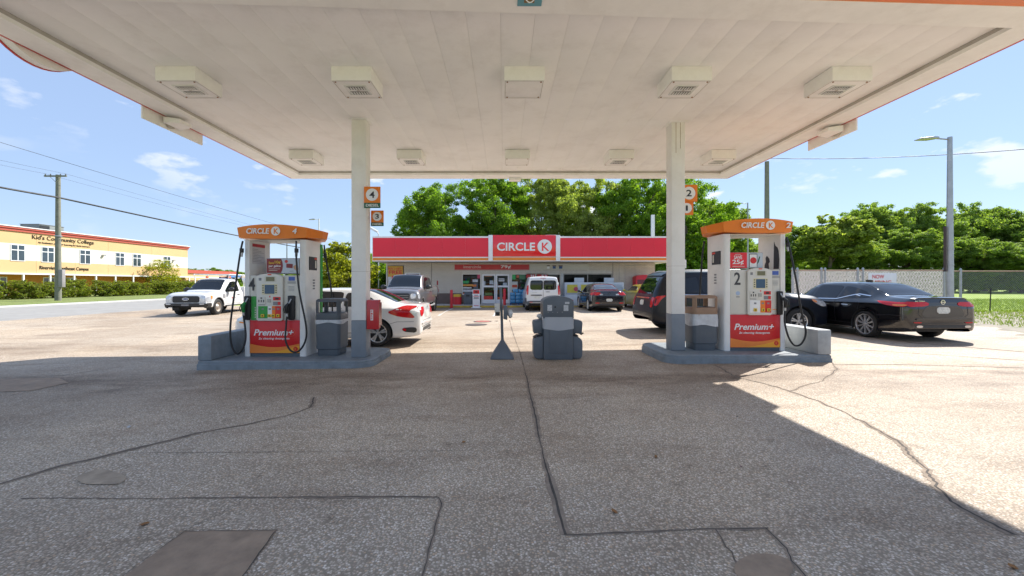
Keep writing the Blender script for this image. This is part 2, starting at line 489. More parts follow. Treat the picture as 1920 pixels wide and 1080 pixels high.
# cracks, joints and patches of the forecourt are pieces of it
CRACK = mat('crack_dark', (0.075, 0.062, 0.05), 0.9, var=0.3, vs=12)
PATCH = mat('smooth_patch', (0.30, 0.215, 0.145), 0.8, var=0.25, vs=6, bump=0.15, bs=50, dirt=0.35)
def ribbon(name, pix, w, material, dz=0.004, jit=0.5):
    pts = [on_ground(*p) for p in pix]
    dense = []
    for a, b in zip(pts, pts[1:]):
        k = max(1, int((b - a).length / 0.035))
        for i in range(k): dense.append(a.lerp(b, i / k))
    dense.append(pts[-1])
    rnd = random.Random(len(pix) * 31 + int(pix[0][0]))
    m = MB(); off = 0.0; wk = 0.6
    for i, p in enumerate(dense):
        d = (dense[min(i+1, len(dense)-1)] - dense[max(i-1, 0)]); d.z = 0; d.normalize()
        s = Vector((-d.y, d.x, 0))
        off = off * 0.86 + rnd.uniform(-1, 1) * 0.009 * jit
        q = p + s * off
        wk = min(1.2, max(0.25, wk + rnd.uniform(-0.22, 0.22))); ww = w * wk
        for sg in (-1, 1):
            e = q + s * ww * 0.5 * sg
            m.v.append((e.x, e.y, gz(e.x) + dz))
        if i: m.f.append((2*i-2, 2*i-1, 2*i+1, 2*i))
    return m.build(name, material, forecourt, smooth=0)
WORN = mat('crack_edge', (0.27, 0.21, 0.155), 0.9, var=0.3, vs=10)
_rib = ribbon
def ribbon(name, pix, w, material, dz=0.004, jit=0.5):
    if material is CRACK and w > 0.010: _rib('worn_edge', pix, w*2.6, WORN, 0.0025, jit*1.3)
    return _rib(name, pix, w*0.62 if material is CRACK else w, material, dz, jit*1.3)
ribbon('joint', [(955,600),(962,625),(975,662),(990,720),(1005,790),(1020,860),(1040,930),(1060,1003)], 0.026, CRACK, jit=0.25)
ribbon('joint', [(1060,1003),(1130,1000),(1250,995),(1440,991)], 0.016, CRACK, jit=0.4)
ribbon('crack', [(-40,918),(60,888),(130,870),(240,845),(360,815),(470,795),(545,778),(580,765),(590,745)], 0.026, CRACK, jit=0.8)
ribbon('joint', [(240,850),(500,848),(760,846),(1000,845)], 0.008, CRACK, jit=0.2)
ribbon('joint', [(40,935),(300,935),(560,932),(820,932)], 0.013, CRACK, jit=0.4)
ribbon('joint', [(822,932),(828,945),(810,1010),(785,1100)], 0.014, CRACK, jit=0.4)
ribbon('crack', [(1340,684),(1380,707),(1430,718),(1480,733),(1520,748),(1580,770),(1640,800),(1700,840),(1735,880),(1770,930),(1820,965),(1900,1003)], 0.024, CRACK, jit=1.2)
ribbon('crack', [(1480,733),(1540,715),(1572,692),(1560,680)], 0.018, CRACK, jit=1.0)
ribbon('crack', [(1340,993),(1375,1035),(1392,1090)], 0.011, CRACK, jit=1.0)
ribbon('crack', [(1436,990),(1480,1030),(1515,1090)], 0.013, CRACK, jit=1.0)
ribbon('crack', [(345,997),(430,950),(455,935)], 0.007, CRACK, jit=1.0)
ribbon('joint', [(1560,683),(1700,684),(1920,690)], 0.012, CRACK, jit=0.3)
ribbon('joint', [(1600,655),(1750,665),(1920,676)], 0.02, CRACK, jit=0.3)
ribbon('joint', [(1700,642),(1800,650),(1920,660)], 0.03, CRACK, jit=0.4)
ribbon('joint', [(965,620),(1100,621),(1180,622)], 0.012, CRACK, jit=0.3)
ribbon('joint', [(720,672),(900,671),(1215,666)], 0.010, CRACK, jit=0.3)
ribbon('joint', [(0,708),(120,704),(300,676)], 0.012, CRACK, jit=0.4)
def ground_poly(name, pix, material, dz):
    pts = [on_ground(*p) for p in pix]
    m = MB(); m.add([(p.x, p.y, gz(p.x) + dz) for p in pts], [tuple(range(len(pts)))])
    o = m.build(name, material, forecourt, smooth=0)
    return o
ground_poly('patch', [(345,997),(520,995),(492,1032),(440,1100),(210,1100)], PATCH, 0.005)
ribbon('crack', [(210,1100),(345,997),(520,995),(440,1100)], 0.008, CRACK, dz=0.008, jit=0.5)
ov = [(1432 + 56*math.cos(t), 1068 + 29*math.sin(t)) for t in lin(0, 2*math.pi, 28)[:-1]]
ground_poly('patch', ov, PATCH, 0.0052)
ground_poly('patch', [(190 + 46*math.cos(t), 897 + 14*math.sin(t)*(1 + 0.15*math.sin(3*t))) for t in lin(0, 2*math.pi, 20)[:-1]], mat('worn_patch', (0.36, 0.285, 0.205), 0.85, var=0.25, vs=9, bump=0.3), 0.0054)
DARKAS = mat('dark_asphalt_patch', (0.135, 0.125, 0.115), 0.85, var=0.2, vs=4, bump=0.2)
ground_poly('patch', [(-60,712),(110,709),(128,718),(60,733),(-60,738)], PATCH, 0.0056)
MANH = mat('manhole_iron', (0.10, 0.085, 0.075), 0.7, metal=0.4, var=0.2)
MANR = mat('manhole_red', (0.36, 0.11, 0.08), 0.7, var=0.2)
def manhole(px, py, r, material, label):
    p = on_ground(px, py)
    t = thing('manhole_cover', label, 'manhole cover', p)
    m = MB(); m.lathe([(r*1.18, 0), (r*1.18, 0.012), (r*1.02, 0.012), (r*1.02, 0)], 32, 'z', close=True); m.build('frame', MANH, t)
    m = MB(); m.lathe([(0.001, 0.004), (0.001, 0.014), (r*0.98, 0.014), (r, 0.004)], 32, 'z', close=True)
    m.build('lid', material, t)
manhole(905, 603, 0.30, MANR, 'rust red round fuel tank lid in the sunlit forecourt')
manhole(893, 609, 0.34, MANH, 'dark iron tank lid just before the rust red one')
PAINT = mat('worn_white_line', (0.62, 0.62, 0.58), 0.7, var=0.25, vs=9)
for pix in ([(822,592),(836,584),(856,575)], [(925,593),(930,586),(935,578)], [(1062,592),(1060,584),(1058,577)]):
    ribbon('bay_line', pix, 0.10, PAINT, dz=0.005, jit=0.1)
YLINE = mat('yellow_kerb_paint', (0.55, 0.38, 0.06), 0.7, var=0.3, vs=3)
SIDEW = mat('store_walk', (0.44, 0.42, 0.39), 0.85, var=0.15, vs=2, bump=0.1)
w = MB().box(-9.0, 11.0, 25.45, 30, -0.02, 0.13).build('walkway', SIDEW, None, 0.015); tag(w, kind='structure')
y = MB().box(-7.0, 9.0, 25.43, 25.449, 0.004, 0.125).build('kerb_paint', YLINE, w)
# ================================================================ canopy
XL, XR, YF, YB = -6.07, 6.38, 4.42, 11.85
ZD, ZR, ZT = 4.60, 4.50, 5.42          # deck, ring soffit, fascia top
DECK = mat('deck_white', (0.90, 0.89, 0.875), 0.55, var=0.05, vs=0.8, dirt=0.22, dirtcol=(0.42, 0.37, 0.32))
RINGM = mat('soffit_white', (0.90, 0.89, 0.875), 0.5, var=0.05, dirt=0.20, dirtcol=(0.42, 0.36, 0.3))
GUT = mat('gutter_beige', (0.50, 0.47, 0.43), 0.6, var=0.1, vs=2, dirt=0.6, dirtcol=(0.22, 0.18, 0.14))
canopy = thing('fuel_canopy', 'flat white forecourt canopy on two square columns over the pumps', 'canopy', (0, 8.1, 0))
def cy(y): return y - 8.1
fl, fr = 3.98, 4.52                    # front edge, a little askew
def yfront(x): return fl + (fr - fl) * (x - XL) / (XR - XL)
rg = 0.40
x = XL + rg; k = 0; pw = 0.402
while x < XR - rg - 0.02:
    x1 = min(x + pw, XR - rg)
    m = MB()
    ya, yb = cy(yfront(x) + 0.34), cy(YB - rg)
    dz = random.uniform(-0.0005, 0.0005)
    m.box(x + 0.001, x1 - 0.001, ya, yb, ZD + dz, ZD + 0.012)
    m.build('deck_panel', DECK, canopy, 0.001)
    x = x1; k += 1
box_part('deck_backing', mat('seam_beige', (0.82, 0.80, 0.77), 0.7), canopy, XL + rg, XR - rg, cy(4.35), cy(YB - rg), ZD + 0.0125, ZD + 0.08)
SEAM = mat('seam_stain', (0.20, 0.17, 0.14), 0.8, var=0.5, vs=14)
# flat ring round the edge, in four pieces, mitred
def ringpiece(name, pts):
    m = MB(); m.prism(pts, 'z', ZR, ZR + 0.05); return m.build(name, RINGM, canopy)
ringpiece('soffit_ring', [(XL, cy(fl)), (XR, cy(fr)), (XR - rg, cy(fr + 0.34)), (XL + rg, cy(fl + 0.34))])
ringpiece('soffit_ring', [(XL, cy(YB)), (XR, cy(YB)), (XR - rg, cy(YB - rg)), (XL + rg, cy(YB - rg))])
ringpiece('soffit_ring', [(XL, cy(fl)), (XL, cy(YB)), (XL + rg, cy(YB - rg)), (XL + rg, cy(fl + 0.34))])
ringpiece('soffit_ring', [(XR, cy(fr)), (XR, cy(YB)), (XR - rg, cy(YB - rg)), (XR - rg, cy(fr + 0.34))])
# gutter face between deck and ring
m = MB()
m.box(XL + rg - 0.03, XL + rg - 0.002, cy(4.4), cy(YB - rg), ZR + 0.052, ZD + 0.2)
m.box(XR - rg + 0.002, XR - rg + 0.03, cy(4.4), cy(YB - rg), ZR + 0.052, ZD + 0.2)
m.box(XL + rg, XR - rg, cy(YB - rg) + 0.002, cy(YB - rg) + 0.03, ZR + 0.003, ZD + 0.2)
m.obox((XL + rg, cy(fl + 0.33) , ZR + 0.003), (XR - XL - 2*rg, fr - fl, 0), (0, -0.03, 0), (0, 0, ZD + 0.2 - ZR))
m.build('gutter', GUT, canopy)
FASR = mat('fascia_red', (0.55, 0.03, 0.03), 0.4, var=0.05)
FASO = mat('fascia_orange', (0.78, 0.21, 0.06), 0.4, var=0.05)
m = MB(); m.obox((XL, cy(fl), ZR + 0.006), (XR - XL, fr - fl, 0), (0, -0.05, 0), (0, 0, ZT - ZR)); m.build('front_fascia', FASO, canopy)
box_part('side_fascia', FASR, canopy, XL - 0.05, XL - 0.001, cy(fl), cy(YB), ZR + 0.006, ZT)
box_part('side_fascia', FASR, canopy, XR + 0.001, XR + 0.05, cy(fr), cy(YB), ZR + 0.006, ZT)
box_part('back_fascia', RINGM, canopy, XL - 0.05, XR + 0.05, cy(YB) + 0.001, cy(YB) + 0.05, ZR + 0.006, ZT)
box_part('roof', GUT, canopy, XL, XR, cy(4.56), cy(YB) - 0.01, ZT - 0.1, ZT - 0.03)
# hanging plates that carry the floodlights, one on each side
for xs, y0, y1, s in ((XR + 0.052, 7.55, 8.75, 1), (XL - 0.052, 7.0, 8.4, -1)):
    box_part('light_plate', RINGM, canopy, min(xs, xs + s*0.03), max(xs, xs + s*0.03), cy(y0), cy(y1), ZR - 0.20, ZR + 0.5, 0.004)
# round emblem sign on the far side fascia, hanging just below it
m = MB()
pts = [(cy(5.50) + 0.66*math.cos(a), 5.06 + 0.66*math.sin(a)) for a in lin(0, 2*math.pi, 40)[:-1]]
m.prism(pts, 'x', XL - 0.17, XL - 0.052); m.build('round_sign', RINGM, canopy)
m = MB(); m.prism([(cy(5.50) + 0.67*math.cos(a), 5.06 + 0.67*math.sin(a)) for a in lin(0, 2*math.pi, 40)[:-1]], 'x', XL - 0.20, XL - 0.172); m.build('round_sign_face', FASR, canopy)
# columns
COLW = mat('column_paint', (0.80, 0.785, 0.75), 0.5, var=0.05, vs=2, bump=0.05, bs=12, dirt=0.22, dirtcol=(0.42, 0.36, 0.28))
COLG = mat('column_grey', (0.20, 0.225, 0.25), 0.5, var=0.08, vs=3, dirt=0.2)
RUST = mat('rust_streak', (0.26, 0.13, 0.06), 0.9, var=0.3, vs=8)
def column(xc, yf, zi, w=0.275):
    ya, yb = cy(yf), cy(yf + 0.27)
    c = box_part('column', COLW, canopy, xc - w/2, xc + w/2, ya, yb, zi + 0.70, ZD + 0.002, 0.012)
    box_part('column_base', COLG, c, xc - w/2 - 0.003, xc + w/2 + 0.003, ya - 0.003, yb + 0.003, zi, zi + 0.70, 0.012)
    box_part('column_seam', GUT, c, xc - w/2 - 0.0015, xc + w/2 + 0.0015, ya - 0.0015, yb + 0.0015, zi + 1.62, zi + 1.626)
    return c
ZI_L = 0.15 + gz(-3.9); ZI_R = 0.15 + gz(4.5)
zs_col = lambda py: H + (CY - py)*8.05/F
c1 = column(-2.745, 7.80, ZI_L)
c2 = column(3.346, 7.93, ZI_R, 0.26)
for i in (-0.05, 0.035):
    box_part('rust_streak', RUST, c2, 3.346 + i, 3.346 + i + 0.007, cy(7.93) - 0.0015, cy(7.93) + 0.01, ZD - 0.55 + i, ZD - 0.02)
box_part('column_box', RINGM, c2, 3.478, 3.53, cy(8.0), cy(8.12), zs_col(503), zs_col(487), 0.004)
m = MB().box(-2.92, -2.57, cy(7.76), cy(8.11), ZD - 0.012, ZD + 0.001); m.build('column_collar', RINGM, canopy)
m = MB().box(3.17, 3.52, cy(7.88), cy(8.24), ZD - 0.012, ZD + 0.001); m.build('column_collar', RINGM, canopy)
box_part('end_cap', RINGM, canopy, 0.14, 0.48, cy(YB) - 0.14, cy(YB) + 0.06, ZR - 0.075, ZR - 0.001, 0.004)

# canopy lights: surface boxes with two louvred windows, or a blank plate
LBOX = mat('light_box_white', (0.90, 0.885, 0.865), 0.5, var=0.05, dirt=0.2, dirtcol=(0.4, 0.34, 0.27))
LENS = mat('light_lens', (0.70, 0.70, 0.68), 0.25, var=0.05)
def canopy_light(xc, yc, blank, label):
    t = thing('canopy_light', label, 'light', (xc, yc, ZD - 0.003), 0, 'lights under the canopy')
    h, d = 0.287, 0.205
    MB().box(-h, h, -h, h, -d, 0).build('housing', LBOX, t, 0.008)
    f = MB()
    f.box(-h + 0.012, h - 0.012, -h + 0.012, -h + 0.02, -d - 0.003, -d); f.box(-h + 0.012, h - 0.012, h - 0.02, h - 0.012, -d - 0.003, -d)
    f.box(-h + 0.012, -h + 0.018, -h + 0.0205, h - 0.0205, -d - 0.003, -d); f.box(h - 0.018, h - 0.012, -h + 0.0205, h - 0.0205, -d - 0.003, -d)
    pl = f.build('door_gap', GUT, t)
    for sx in (-1, 1):
        for sy in (-1, 1):
            MB().cyl((sx*(h-0.045), sy*(h-0.045), -d - 0.008), (sx*(h-0.045), sy*(h-0.045), -d + 0.001), 0.012, n=10).build('screw', RUST, t)
    if not blank:
        MB().box(-0.165, 0.165, -0.15, 0.15, -d - 0.012, -d + 0.001).build('lens_frame', LENS, t, 0.003)
        for sy in (-0.078, 0.078):
            lw = MB().box(-0.13, 0.13, sy - 0.045, sy + 0.045, -d - 0.016, -d - 0.0125).build('led_window', DARK, t)
            for i in range(7):
                xx = -0.115 + i*0.0383
                MB().box(xx - 0.011, xx + 0.011, sy - 0.038, sy + 0.038, -d - 0.021, -d - 0.0165).build('louvre', LENS, lw)
        MB().cyl((0, 0, -d - 0.018), (0, 0, -d - 0.012), 0.02, n=12).build('sensor', GUT, t)
LIGHTS = [
 (-4.69, 6.18, 0, 'white louvred canopy light in the front row beside the round sign edge'),
 (-2.18, 6.18, 0, 'white louvred canopy light in the front row before the diesel pump column'),
 (0.29, 6.18, 1, 'blank plated canopy light box in the front row under the blue box'),
 (2.68, 6.18, 0, 'white louvred canopy light in the front row before the rust streaked column'),
 (4.97, 6.18, 0, 'white louvred canopy light in the front row over the sunlit concrete'),
 (-4.70, 9.86, 0, 'white louvred canopy light in the back row above the diesel dispenser'),
 (-2.20, 9.86, 0, 'white louvred canopy light in the back row beside the diesel number signs'),
 (0.31, 9.86, 1, 'blank plated canopy light box in the back row over the window washing stand'),
 (2.73, 9.86, 0, 'white louvred canopy light in the back row left of the rust streaked column'),
 (5.10, 9.86, 0, 'white louvred canopy light in the back row right of the rust streaked column')]
for lx_, ly_, bl, lab in LIGHTS:
    canopy_light(lx_, ly_, bl, lab)
# floodlights on the hanging plates
def flood(x, y, z, s, label):
    t = thing('flood_light', label, 'light', (x, y, z), 0, 'floodlights on the canopy sides')
    m = MB(); m.loft([[(-s*0.0, -0.20, -0.06), (-s*0.0, 0.20, -0.06), (0, 0.20, 0.06), (0, -0.20, 0.06)], [(-s*0.26, -0.14, -0.035), (-s*0.26, 0.14, -0.035), (-s*0.26, 0.14, 0.035), (-s*0.26, -0.14, 0.035)]])
    m.build('housing', LBOX, t, 0.015)
    MB().cyl((0.0, 0, 0), (s*0.055, 0, 0), 0.09, n=20).build('mount', GUT, t)
flood(XR - 0.005, 7.95, ZR - 0.085, 1, 'white floodlight on the hanging plate over the parked black cars')
flood(XL + 0.005, 7.55, ZR - 0.085, -1, 'white floodlight on the hanging plate on the road side')
BLUEB = mat('blue_box_paint', (0.10, 0.33, 0.42), 0.5, var=0.1, dirt=0.3)
t = thing('blue_junction_box', 'small open blue junction box under the front edge of the canopy', 'junction box', (0.273, 4.37, ZR - 0.001))
m = MB(); m.box(-0.13, 0.13, -0.09, 0.09, -0.012, 0); m.build('plate', BLUEB, t, 0.003)
MB().box(-0.06, 0.05, -0.045, 0.03, -0.016, -0.0125).build('opening', mat('box_opening', (0.25, 0.15, 0.06), 0.8), t)
MB().tube([(-0.05 + 0.1*i/8, -0.045 + 0.03*math.sin(math.pi*i/8), -0.022 - 0.02*math.sin(math.pi*i/8)) for i in range(9)], 0.006).build('wire_loop', CLEANW, t)

# ================================================================ pump islands
def island(x0, x1, wall_right, label):
    xm = (x0 + x1) / 2
    g = gz(xm)
    t = thing('pump_island', label, 'pump island', (xm, 8.25, g), 0, 'raised pump islands')
    hw = (x1 - x0) / 2; hd = 0.80; ch = 0.30
    s = -1 if wall_right else 1
    # plan with rounded inner end (towards the middle lane)
    def plan(k):
        w, d = hw - k, hd - k
        pts = [(-s*w, -d), (-s*w, d)]
        for a in lin(90, 0, 6): pts.append((s*(w - ch + ch*math.cos(R(a))), d - ch + ch*math.sin(R(a))))
        for a in lin(0, -90, 6): pts.append((s*(w - ch + ch*math.cos(R(a))), -d + ch + ch*math.sin(R(a))))
        return pts
    def ring(k, z): return [(p[0], p[1], z) for p in plan(k)]
    m = MB(); m.loft([ring(0.0, -0.06), ring(0.0, 0.085), ring(0.008, 0.09)]); m.build('kerb', ISLAND, t, smooth=30)
    m = MB(); m.loft([ring(0.012, 0.0905), ring(0.012, 0.135), ring(0.03, 0.15)]); m.build('top_slab', ISLAND, t, smooth=30)
    we = -s * hw
    w0, w1 = sorted((we + s*0.004, we + s*0.25))
    m = MB(); m.box(w0, w1, -0.785, 0.785, 0.151, 0.60)
    b = m.build('guard_wall', mat('guard_wall_paint', (0.36, 0.38, 0.38), 0.6, var=0.15, vs=4, bump=0.2, bs=30, dirt=0.4, dirtcol=(0.16, 0.15, 0.14)) if wall_right else ISLAND, t, 0.02)
    return t
island(-5.54, -2.40, False, 'grey painted pump island with guard wall under the diesel dispenser')
island(2.93, 5.92, True, 'grey painted pump island with pale guard wall half in the sun')

# ================================================================ fuel dispensers
PUMPW = mat('dispenser_white', (0.78, 0.765, 0.73), 0.4, var=0.05, vs=3, dirt=0.22, dirtcol=(0.3, 0.26, 0.2))
PEEL = mat('peeled_black_film', (0.03, 0.03, 0.035), 0.6, var=0.2)
SCREEN = mat('screen_blue', (0.035, 0.085, 0.17), 0.15, var=0.1)
LCD = mat('lcd_olive', (0.16, 0.15, 0.08), 0.25, var=0.08)
BLUEL = mat('label_blue', (0.06, 0.12, 0.42), 0.4, var=0.1)
YBTN = mat('button_yellow', (0.75, 0.50, 0.03), 0.4, var=0.05)
GREYT = mat('print_grey', (0.22, 0.22, 0.23), 0.6)
MAROON = mat('ad_maroon', (0.22, 0.015, 0.02), 0.4)
ADBLUE = mat('ad_pale', (0.50, 0.56, 0.62), 0.4, var=0.06)
SKIN = mat('printed_hand', (0.55, 0.32, 0.18), 0.5)
def hose(name, pts, parent, r=0.017, sub=10, material=BLACK):
    P = [Vector(p) for p in pts]; out = []
    for i in range(len(P) - 1):
        p0 = P[max(i-1, 0)]; p1 = P[i]; p2 = P[i+1]; p3 = P[min(i+2, len(P)-1)]
        for k in range(sub):
            t = k / sub
            out.append(0.5*((2*p1) + (p2-p0)*t + (2*p0-5*p1+4*p2-p3)*t*t + (3*p1-p0-3*p2+p3)*t**3))
    out.append(P[-1])
    return MB().tube(out, r, 10).build(name, material, parent, smooth=60)
def nozzle(parent, x, y, z, body, s=1):
    """nozzle hanging in its boot, spout up and into the cradle"""
    t = MB(); t.tube([(x, y, z - 0.10), (x - s*0.005, y - 0.015, z - 0.03), (x, y - 0.02, z + 0.04), (x + s*0.03, y, z + 0.09)], [0.024, 0.034, 0.036, 0.024], 10)
    nz = t.build('nozzle', body, parent, smooth=60)
    MB().tube([(x + s*0.03, y, z + 0.085), (x + s*0.055, y + 0.005, z + 0.13), (x + s*0.06, y + 0.03, z + 0.17)], 0.012, 8).build('spout', STEEL, nz, smooth=60)
    MB().tube([(x - s*0.015, y - 0.05, z - 0.09), (x - s*0.03, y - 0.075, z - 0.02), (x - s*0.012, y - 0.06, z + 0.045)], 0.008, 6).build('hand_guard', BLACK, nz, smooth=60)
    MB().cyl((x, y, z - 0.16), (x, y, z - 0.10), 0.022, 0.024, 12).build('swivel', STEEL, nz)
    return nz
def dispenser(xc, zb, num, label, diesel):
    t = thing('fuel_dispenser', label, 'fuel pump', (xc, 7.90, zb))
    s = -1 if diesel else 1          # side on which the guard wall stands
    D = 0.68
    # base and core
    MB().box(-0.48, 0.48, 0.03, D - 0.03, 0, 0.06).build('plinth', mat('plinth_grey', (0.10, 0.12, 0.14), 0.6, var=0.2), t)
    MB().box(-0.479, 0.479, 0.025, D - 0.025, 0.062, 1.55).build('cabinet', PUMPW, t, 0.006)
    for sg in (-1, 1):
        pl = []
        for a in lin(180, 90, 4): pl.append((0.535 + 0.05 + 0.03*math.cos(R(a)) - 0.055, 0.0))
        pts = [(0.482, -0.005), (0.548, -0.005)] + [(0.548 + 0.042*math.sin(R(a)), 0.04 - 0.042*math.cos(R(a))) for a in lin(15, 90, 4)] + \
              [(0.592, 0.18), (0.600, D/2), (0.592, D - 0.18)] + [(0.548 + 0.042*math.cos(R(a)), D - 0.04 + 0.042*math.sin(R(a))) for a in lin(0, 75, 4)] + [(0.548, D + 0.005), (0.482, D + 0.005)]
        m = MB(); m.prism([(sg*p[0], p[1]) for p in pts], 'z', 0.0, 2.235)
        p = m.build('pillar', PUMPW, t, smooth=32)
    # red skirt
    FR = 0.0
    MB().box(-0.475, 0.475, FR, FR + 0.024, 0.065, 0.69).build('skirt_panel', RED, t, 0.004)
    arc = [(-0.474, 0.067), (0.474, 0.067)] + [(0.474 - 0.948*i/16, 0.245 - 0.068*math.sin(math.pi*i/16)) for i in range(17)]
    MB().prism(arc, 'y', FR - 0.003, FR - 0.0005).build('skirt_swoosh', mat('skirt_orange', (0.80, 0.22, 0.03), 0.4), t)
    arc2 = [(-0.30, 0.068), (0.473, 0.068), (0.473, 0.21)] + [(0.473 - 0.773*i/12, 0.21 - 0.142*math.sin(math.pi/2*i/12)) for i in range(1, 12)]
    MB().prism(arc2, 'y', FR - 0.006, FR - 0.0035).build('skirt_swoosh', YEL, t)
    text('lettering', 'Premium+', CLEANW, t, -0.40, 0.36, 0.40, 0.52, FR - 0.001, bold=0.03, shear=0.25)
    text('lettering', '2x cleaning detergents', CLEANW, t, -0.31, 0.28, 0.315, 0.365, FR - 0.001, bold=0.02, shear=0.2)
    m = MB(); m.lathe([(0.074, -0.003), (0.079, -0.003), (0.079, 0), (0.074, 0)], 30, 'y', (0.31, FR - 0.001, 0.46)); m.build('ring_print', mat('ring_orange', (0.75, 0.10, 0.03), 0.4), t)
    disc('emblem_disc', RED, t, 0.40, FR - 0.0065, 0.145, 0.042)
    text('emblem_letter', 'K', mat('skirt_orange', (0.8, 0.22, 0.03)), t, 0.385, 0.42, 0.122, 0.168, FR - 0.010, bold=0.03)
    # upper face: number panel, console, instruction panel
    Z0, Z1 = 0.705, 1.57
    MB().box(-0.475, -0.17 if not diesel else -0.335, 0.002, 0.022, Z0, Z1 - 0.02).build('number_panel', CREAM, t, 0.006)
    cx0, cx1 = (-0.33, 0.17) if diesel else (-0.165, 0.30)
    cm = (cx0 + cx1)/2; cw = (cx1 - cx0)/2
    MB().box(cx1 + 0.006, 0.475, 0.002, 0.022, Z0, Z1 - 0.02).build('instruction_panel', CREAM, t, 0.006)
    pts = [(cx0, Z0 - 0.0), (cx0 + 0.03, Z0 - 0.022), (cx1 - 0.03, Z0 - 0.022), (cx1, Z0)] + [(cm + cw*math.cos(R(a)), Z1 - 0.06 + 0.075*math.sin(R(a))) for a in lin(0, 180, 12)]
    con = MB().prism(pts, 'y', -0.045, 0.022).build('console', mat('console_beige', (0.66, 0.64, 0.57), 0.42, var=0.04), t, 0.012)
    fy = -0.046
    k = cw / 0.25
    def q(name, a0, a1, z0, z1, mt, d=0.004, lab=None): return MB().box(cm + a0*k, cm + a1*k, fy - d, fy, z0, z1).build(name, mt, con)
    q('brand_tag', -0.03, 0.04, 1.555, 1.575, mat('tag_red', (0.7, 0.06, 0.03)))
    q('display_frame', -0.09, 0.13, 1.425, 1.53, mat('frame_beige', (0.60, 0.58, 0.48), 0.4), 0.003)
    q('price_display', -0.06, 0.10, 1.44, 1.52, LCD, 0.006)
    q('speaker', -0.20, -0.15, 1.45, 1.50, GREYT, 0.002)
    q('screen_frame', -0.14, 0.15, 1.185, 1.385, mat('frame_cream', (0.68, 0.62, 0.40), 0.4), 0.003)
    q('screen', -0.085, 0.10, 1.20, 1.37, SCREEN, 0.007)
    for i in range(4):
        zz = 1.215 + i*0.043
        q('soft_key', -0.128, -0.105, zz, zz + 0.02, INK, 0.008); q('soft_key', 0.12, 0.142, zz, zz + 0.02, INK, 0.008)
    q('card_reader', -0.21, -0.075, 1.00, 1.14, CREAM, 0.012)
    q('card_slot', -0.16, -0.13, 1.105, 1.13, INK, 0.014)
    for i in range(3): q('key_legend', -0.20 + i*0.045, -0.18 + i*0.045, 1.04, 1.085, INK, 0.0135)
    q('keypad', -0.035, 0.03, 1.035, 1.10, mat('keypad_steel', (0.34, 0.34, 0.33), 0.35, metal=0.6), 0.010)
    q('help_mark', 0.0, 0.02, 1.13, 1.16, mat('tag_red', (0.7, 0.06, 0.03)), 0.003)
    q('receipt_panel', 0.075, 0.215, 1.075, 1.14, RED, 0.006); q('receipt_slot', 0.115, 0.18, 1.09, 1.125, INK, 0.009)
    q('coupon_panel', 0.075, 0.16, 0.985, 1.05, GREYT, 0.006); q('coupon_panel', 0.165, 0.215, 0.985, 1.05, RED, 0.006)
    q('payment_strip', -0.21, -0.08, 0.985, 0.996, GREYT, 0.003)
    grades = [(-0.21, -0.03, GREEN), (-0.028, 0.05, CLEANW), (0.052, 0.115, ORANGE), (0.117, 0.225, RED)] if diesel else [(-0.21, 0.0, CLEANW), (0.002, 0.10, ORANGE), (0.102, 0.225, RED)]
    for a0, a1, mt in grades:
        g = MB().box(cm + a0*k, cm + a1*k, fy - 0.004, fy, 0.735, 0.965).build('grade_panel', mt, con)
        MB().box(cm + (a0 + a1)/2*k - 0.022, cm + (a0 + a1)/2*k + 0.022, fy - 0.006, fy - 0.0045, 0.895, 0.925).build('octane_print', GREYT, g)
        bx = cm + (a0 + a1)/2*k
        MB().box(bx - 0.032, bx + 0.032, fy - 0.024, fy - 0.0045, 0.755, 0.815).build('grade_button', YBTN, g, 0.008)
        MB().box(bx - 0.012, bx + 0.012, fy - 0.0265, fy - 0.0245, 0.772, 0.798).build('button_print', INK, g)
    # number and notices
    nx0 = -0.495 if diesel else -0.40
    text('lettering', num, mat('number_grey', (0.055, 0.057, 0.062), 0.6), t, nx0 + (0.0 if diesel else 0.0), nx0 + 0.12, 1.26, 1.50, -0.0062 if diesel else 0.001, bold=0.03)
    ix = (cx1 + 0.475) / 2
    MB().box(ix - 0.06, ix + 0.06, -0.002, 0.001, 1.45, 1.525).build('notice_blue', BLUEL, t)
    for i, zz in enumerate((1.425, 1.41, 1.395, 1.33, 1.305, 1.28, 1.255)):
        MB().box(ix - 0.08 + 0.02*(i > 2), ix + 0.08 - 0.03*(i > 2), -0.0015, 0.001, zz, zz + 0.007).build('notice_line', GREYT, t)
    if not diesel:
        disc('recycle_mark', mat('pale_blue_print', (0.35, 0.45, 0.60)), t, -0.33, 0.001, 1.10, 0.04, 0.002)
        for i in range(2): MB().box(-0.365, -0.295, -0.0015, 0.001, 1.035 - i*0.014, 1.043 - i*0.014).build('notice_line', GREYT, t)
        for i in range(3): disc('pictogram', ORANGE, t, 0.345 + i*0.03, 0.001, 0.79, 0.011, 0.002, n=12)
    # ad frame above
    a0, a1 = (-0.20, 0.44) if diesel else (-0.455, 0.19)
    af = MB().box(a0, a1, 0.06, 0.10, 1.585, 1.885).build('ad_frame', mat('ad_frame_grey', (0.45, 0.46, 0.46), 0.4), t, 0.012)
    ay = 0.0595
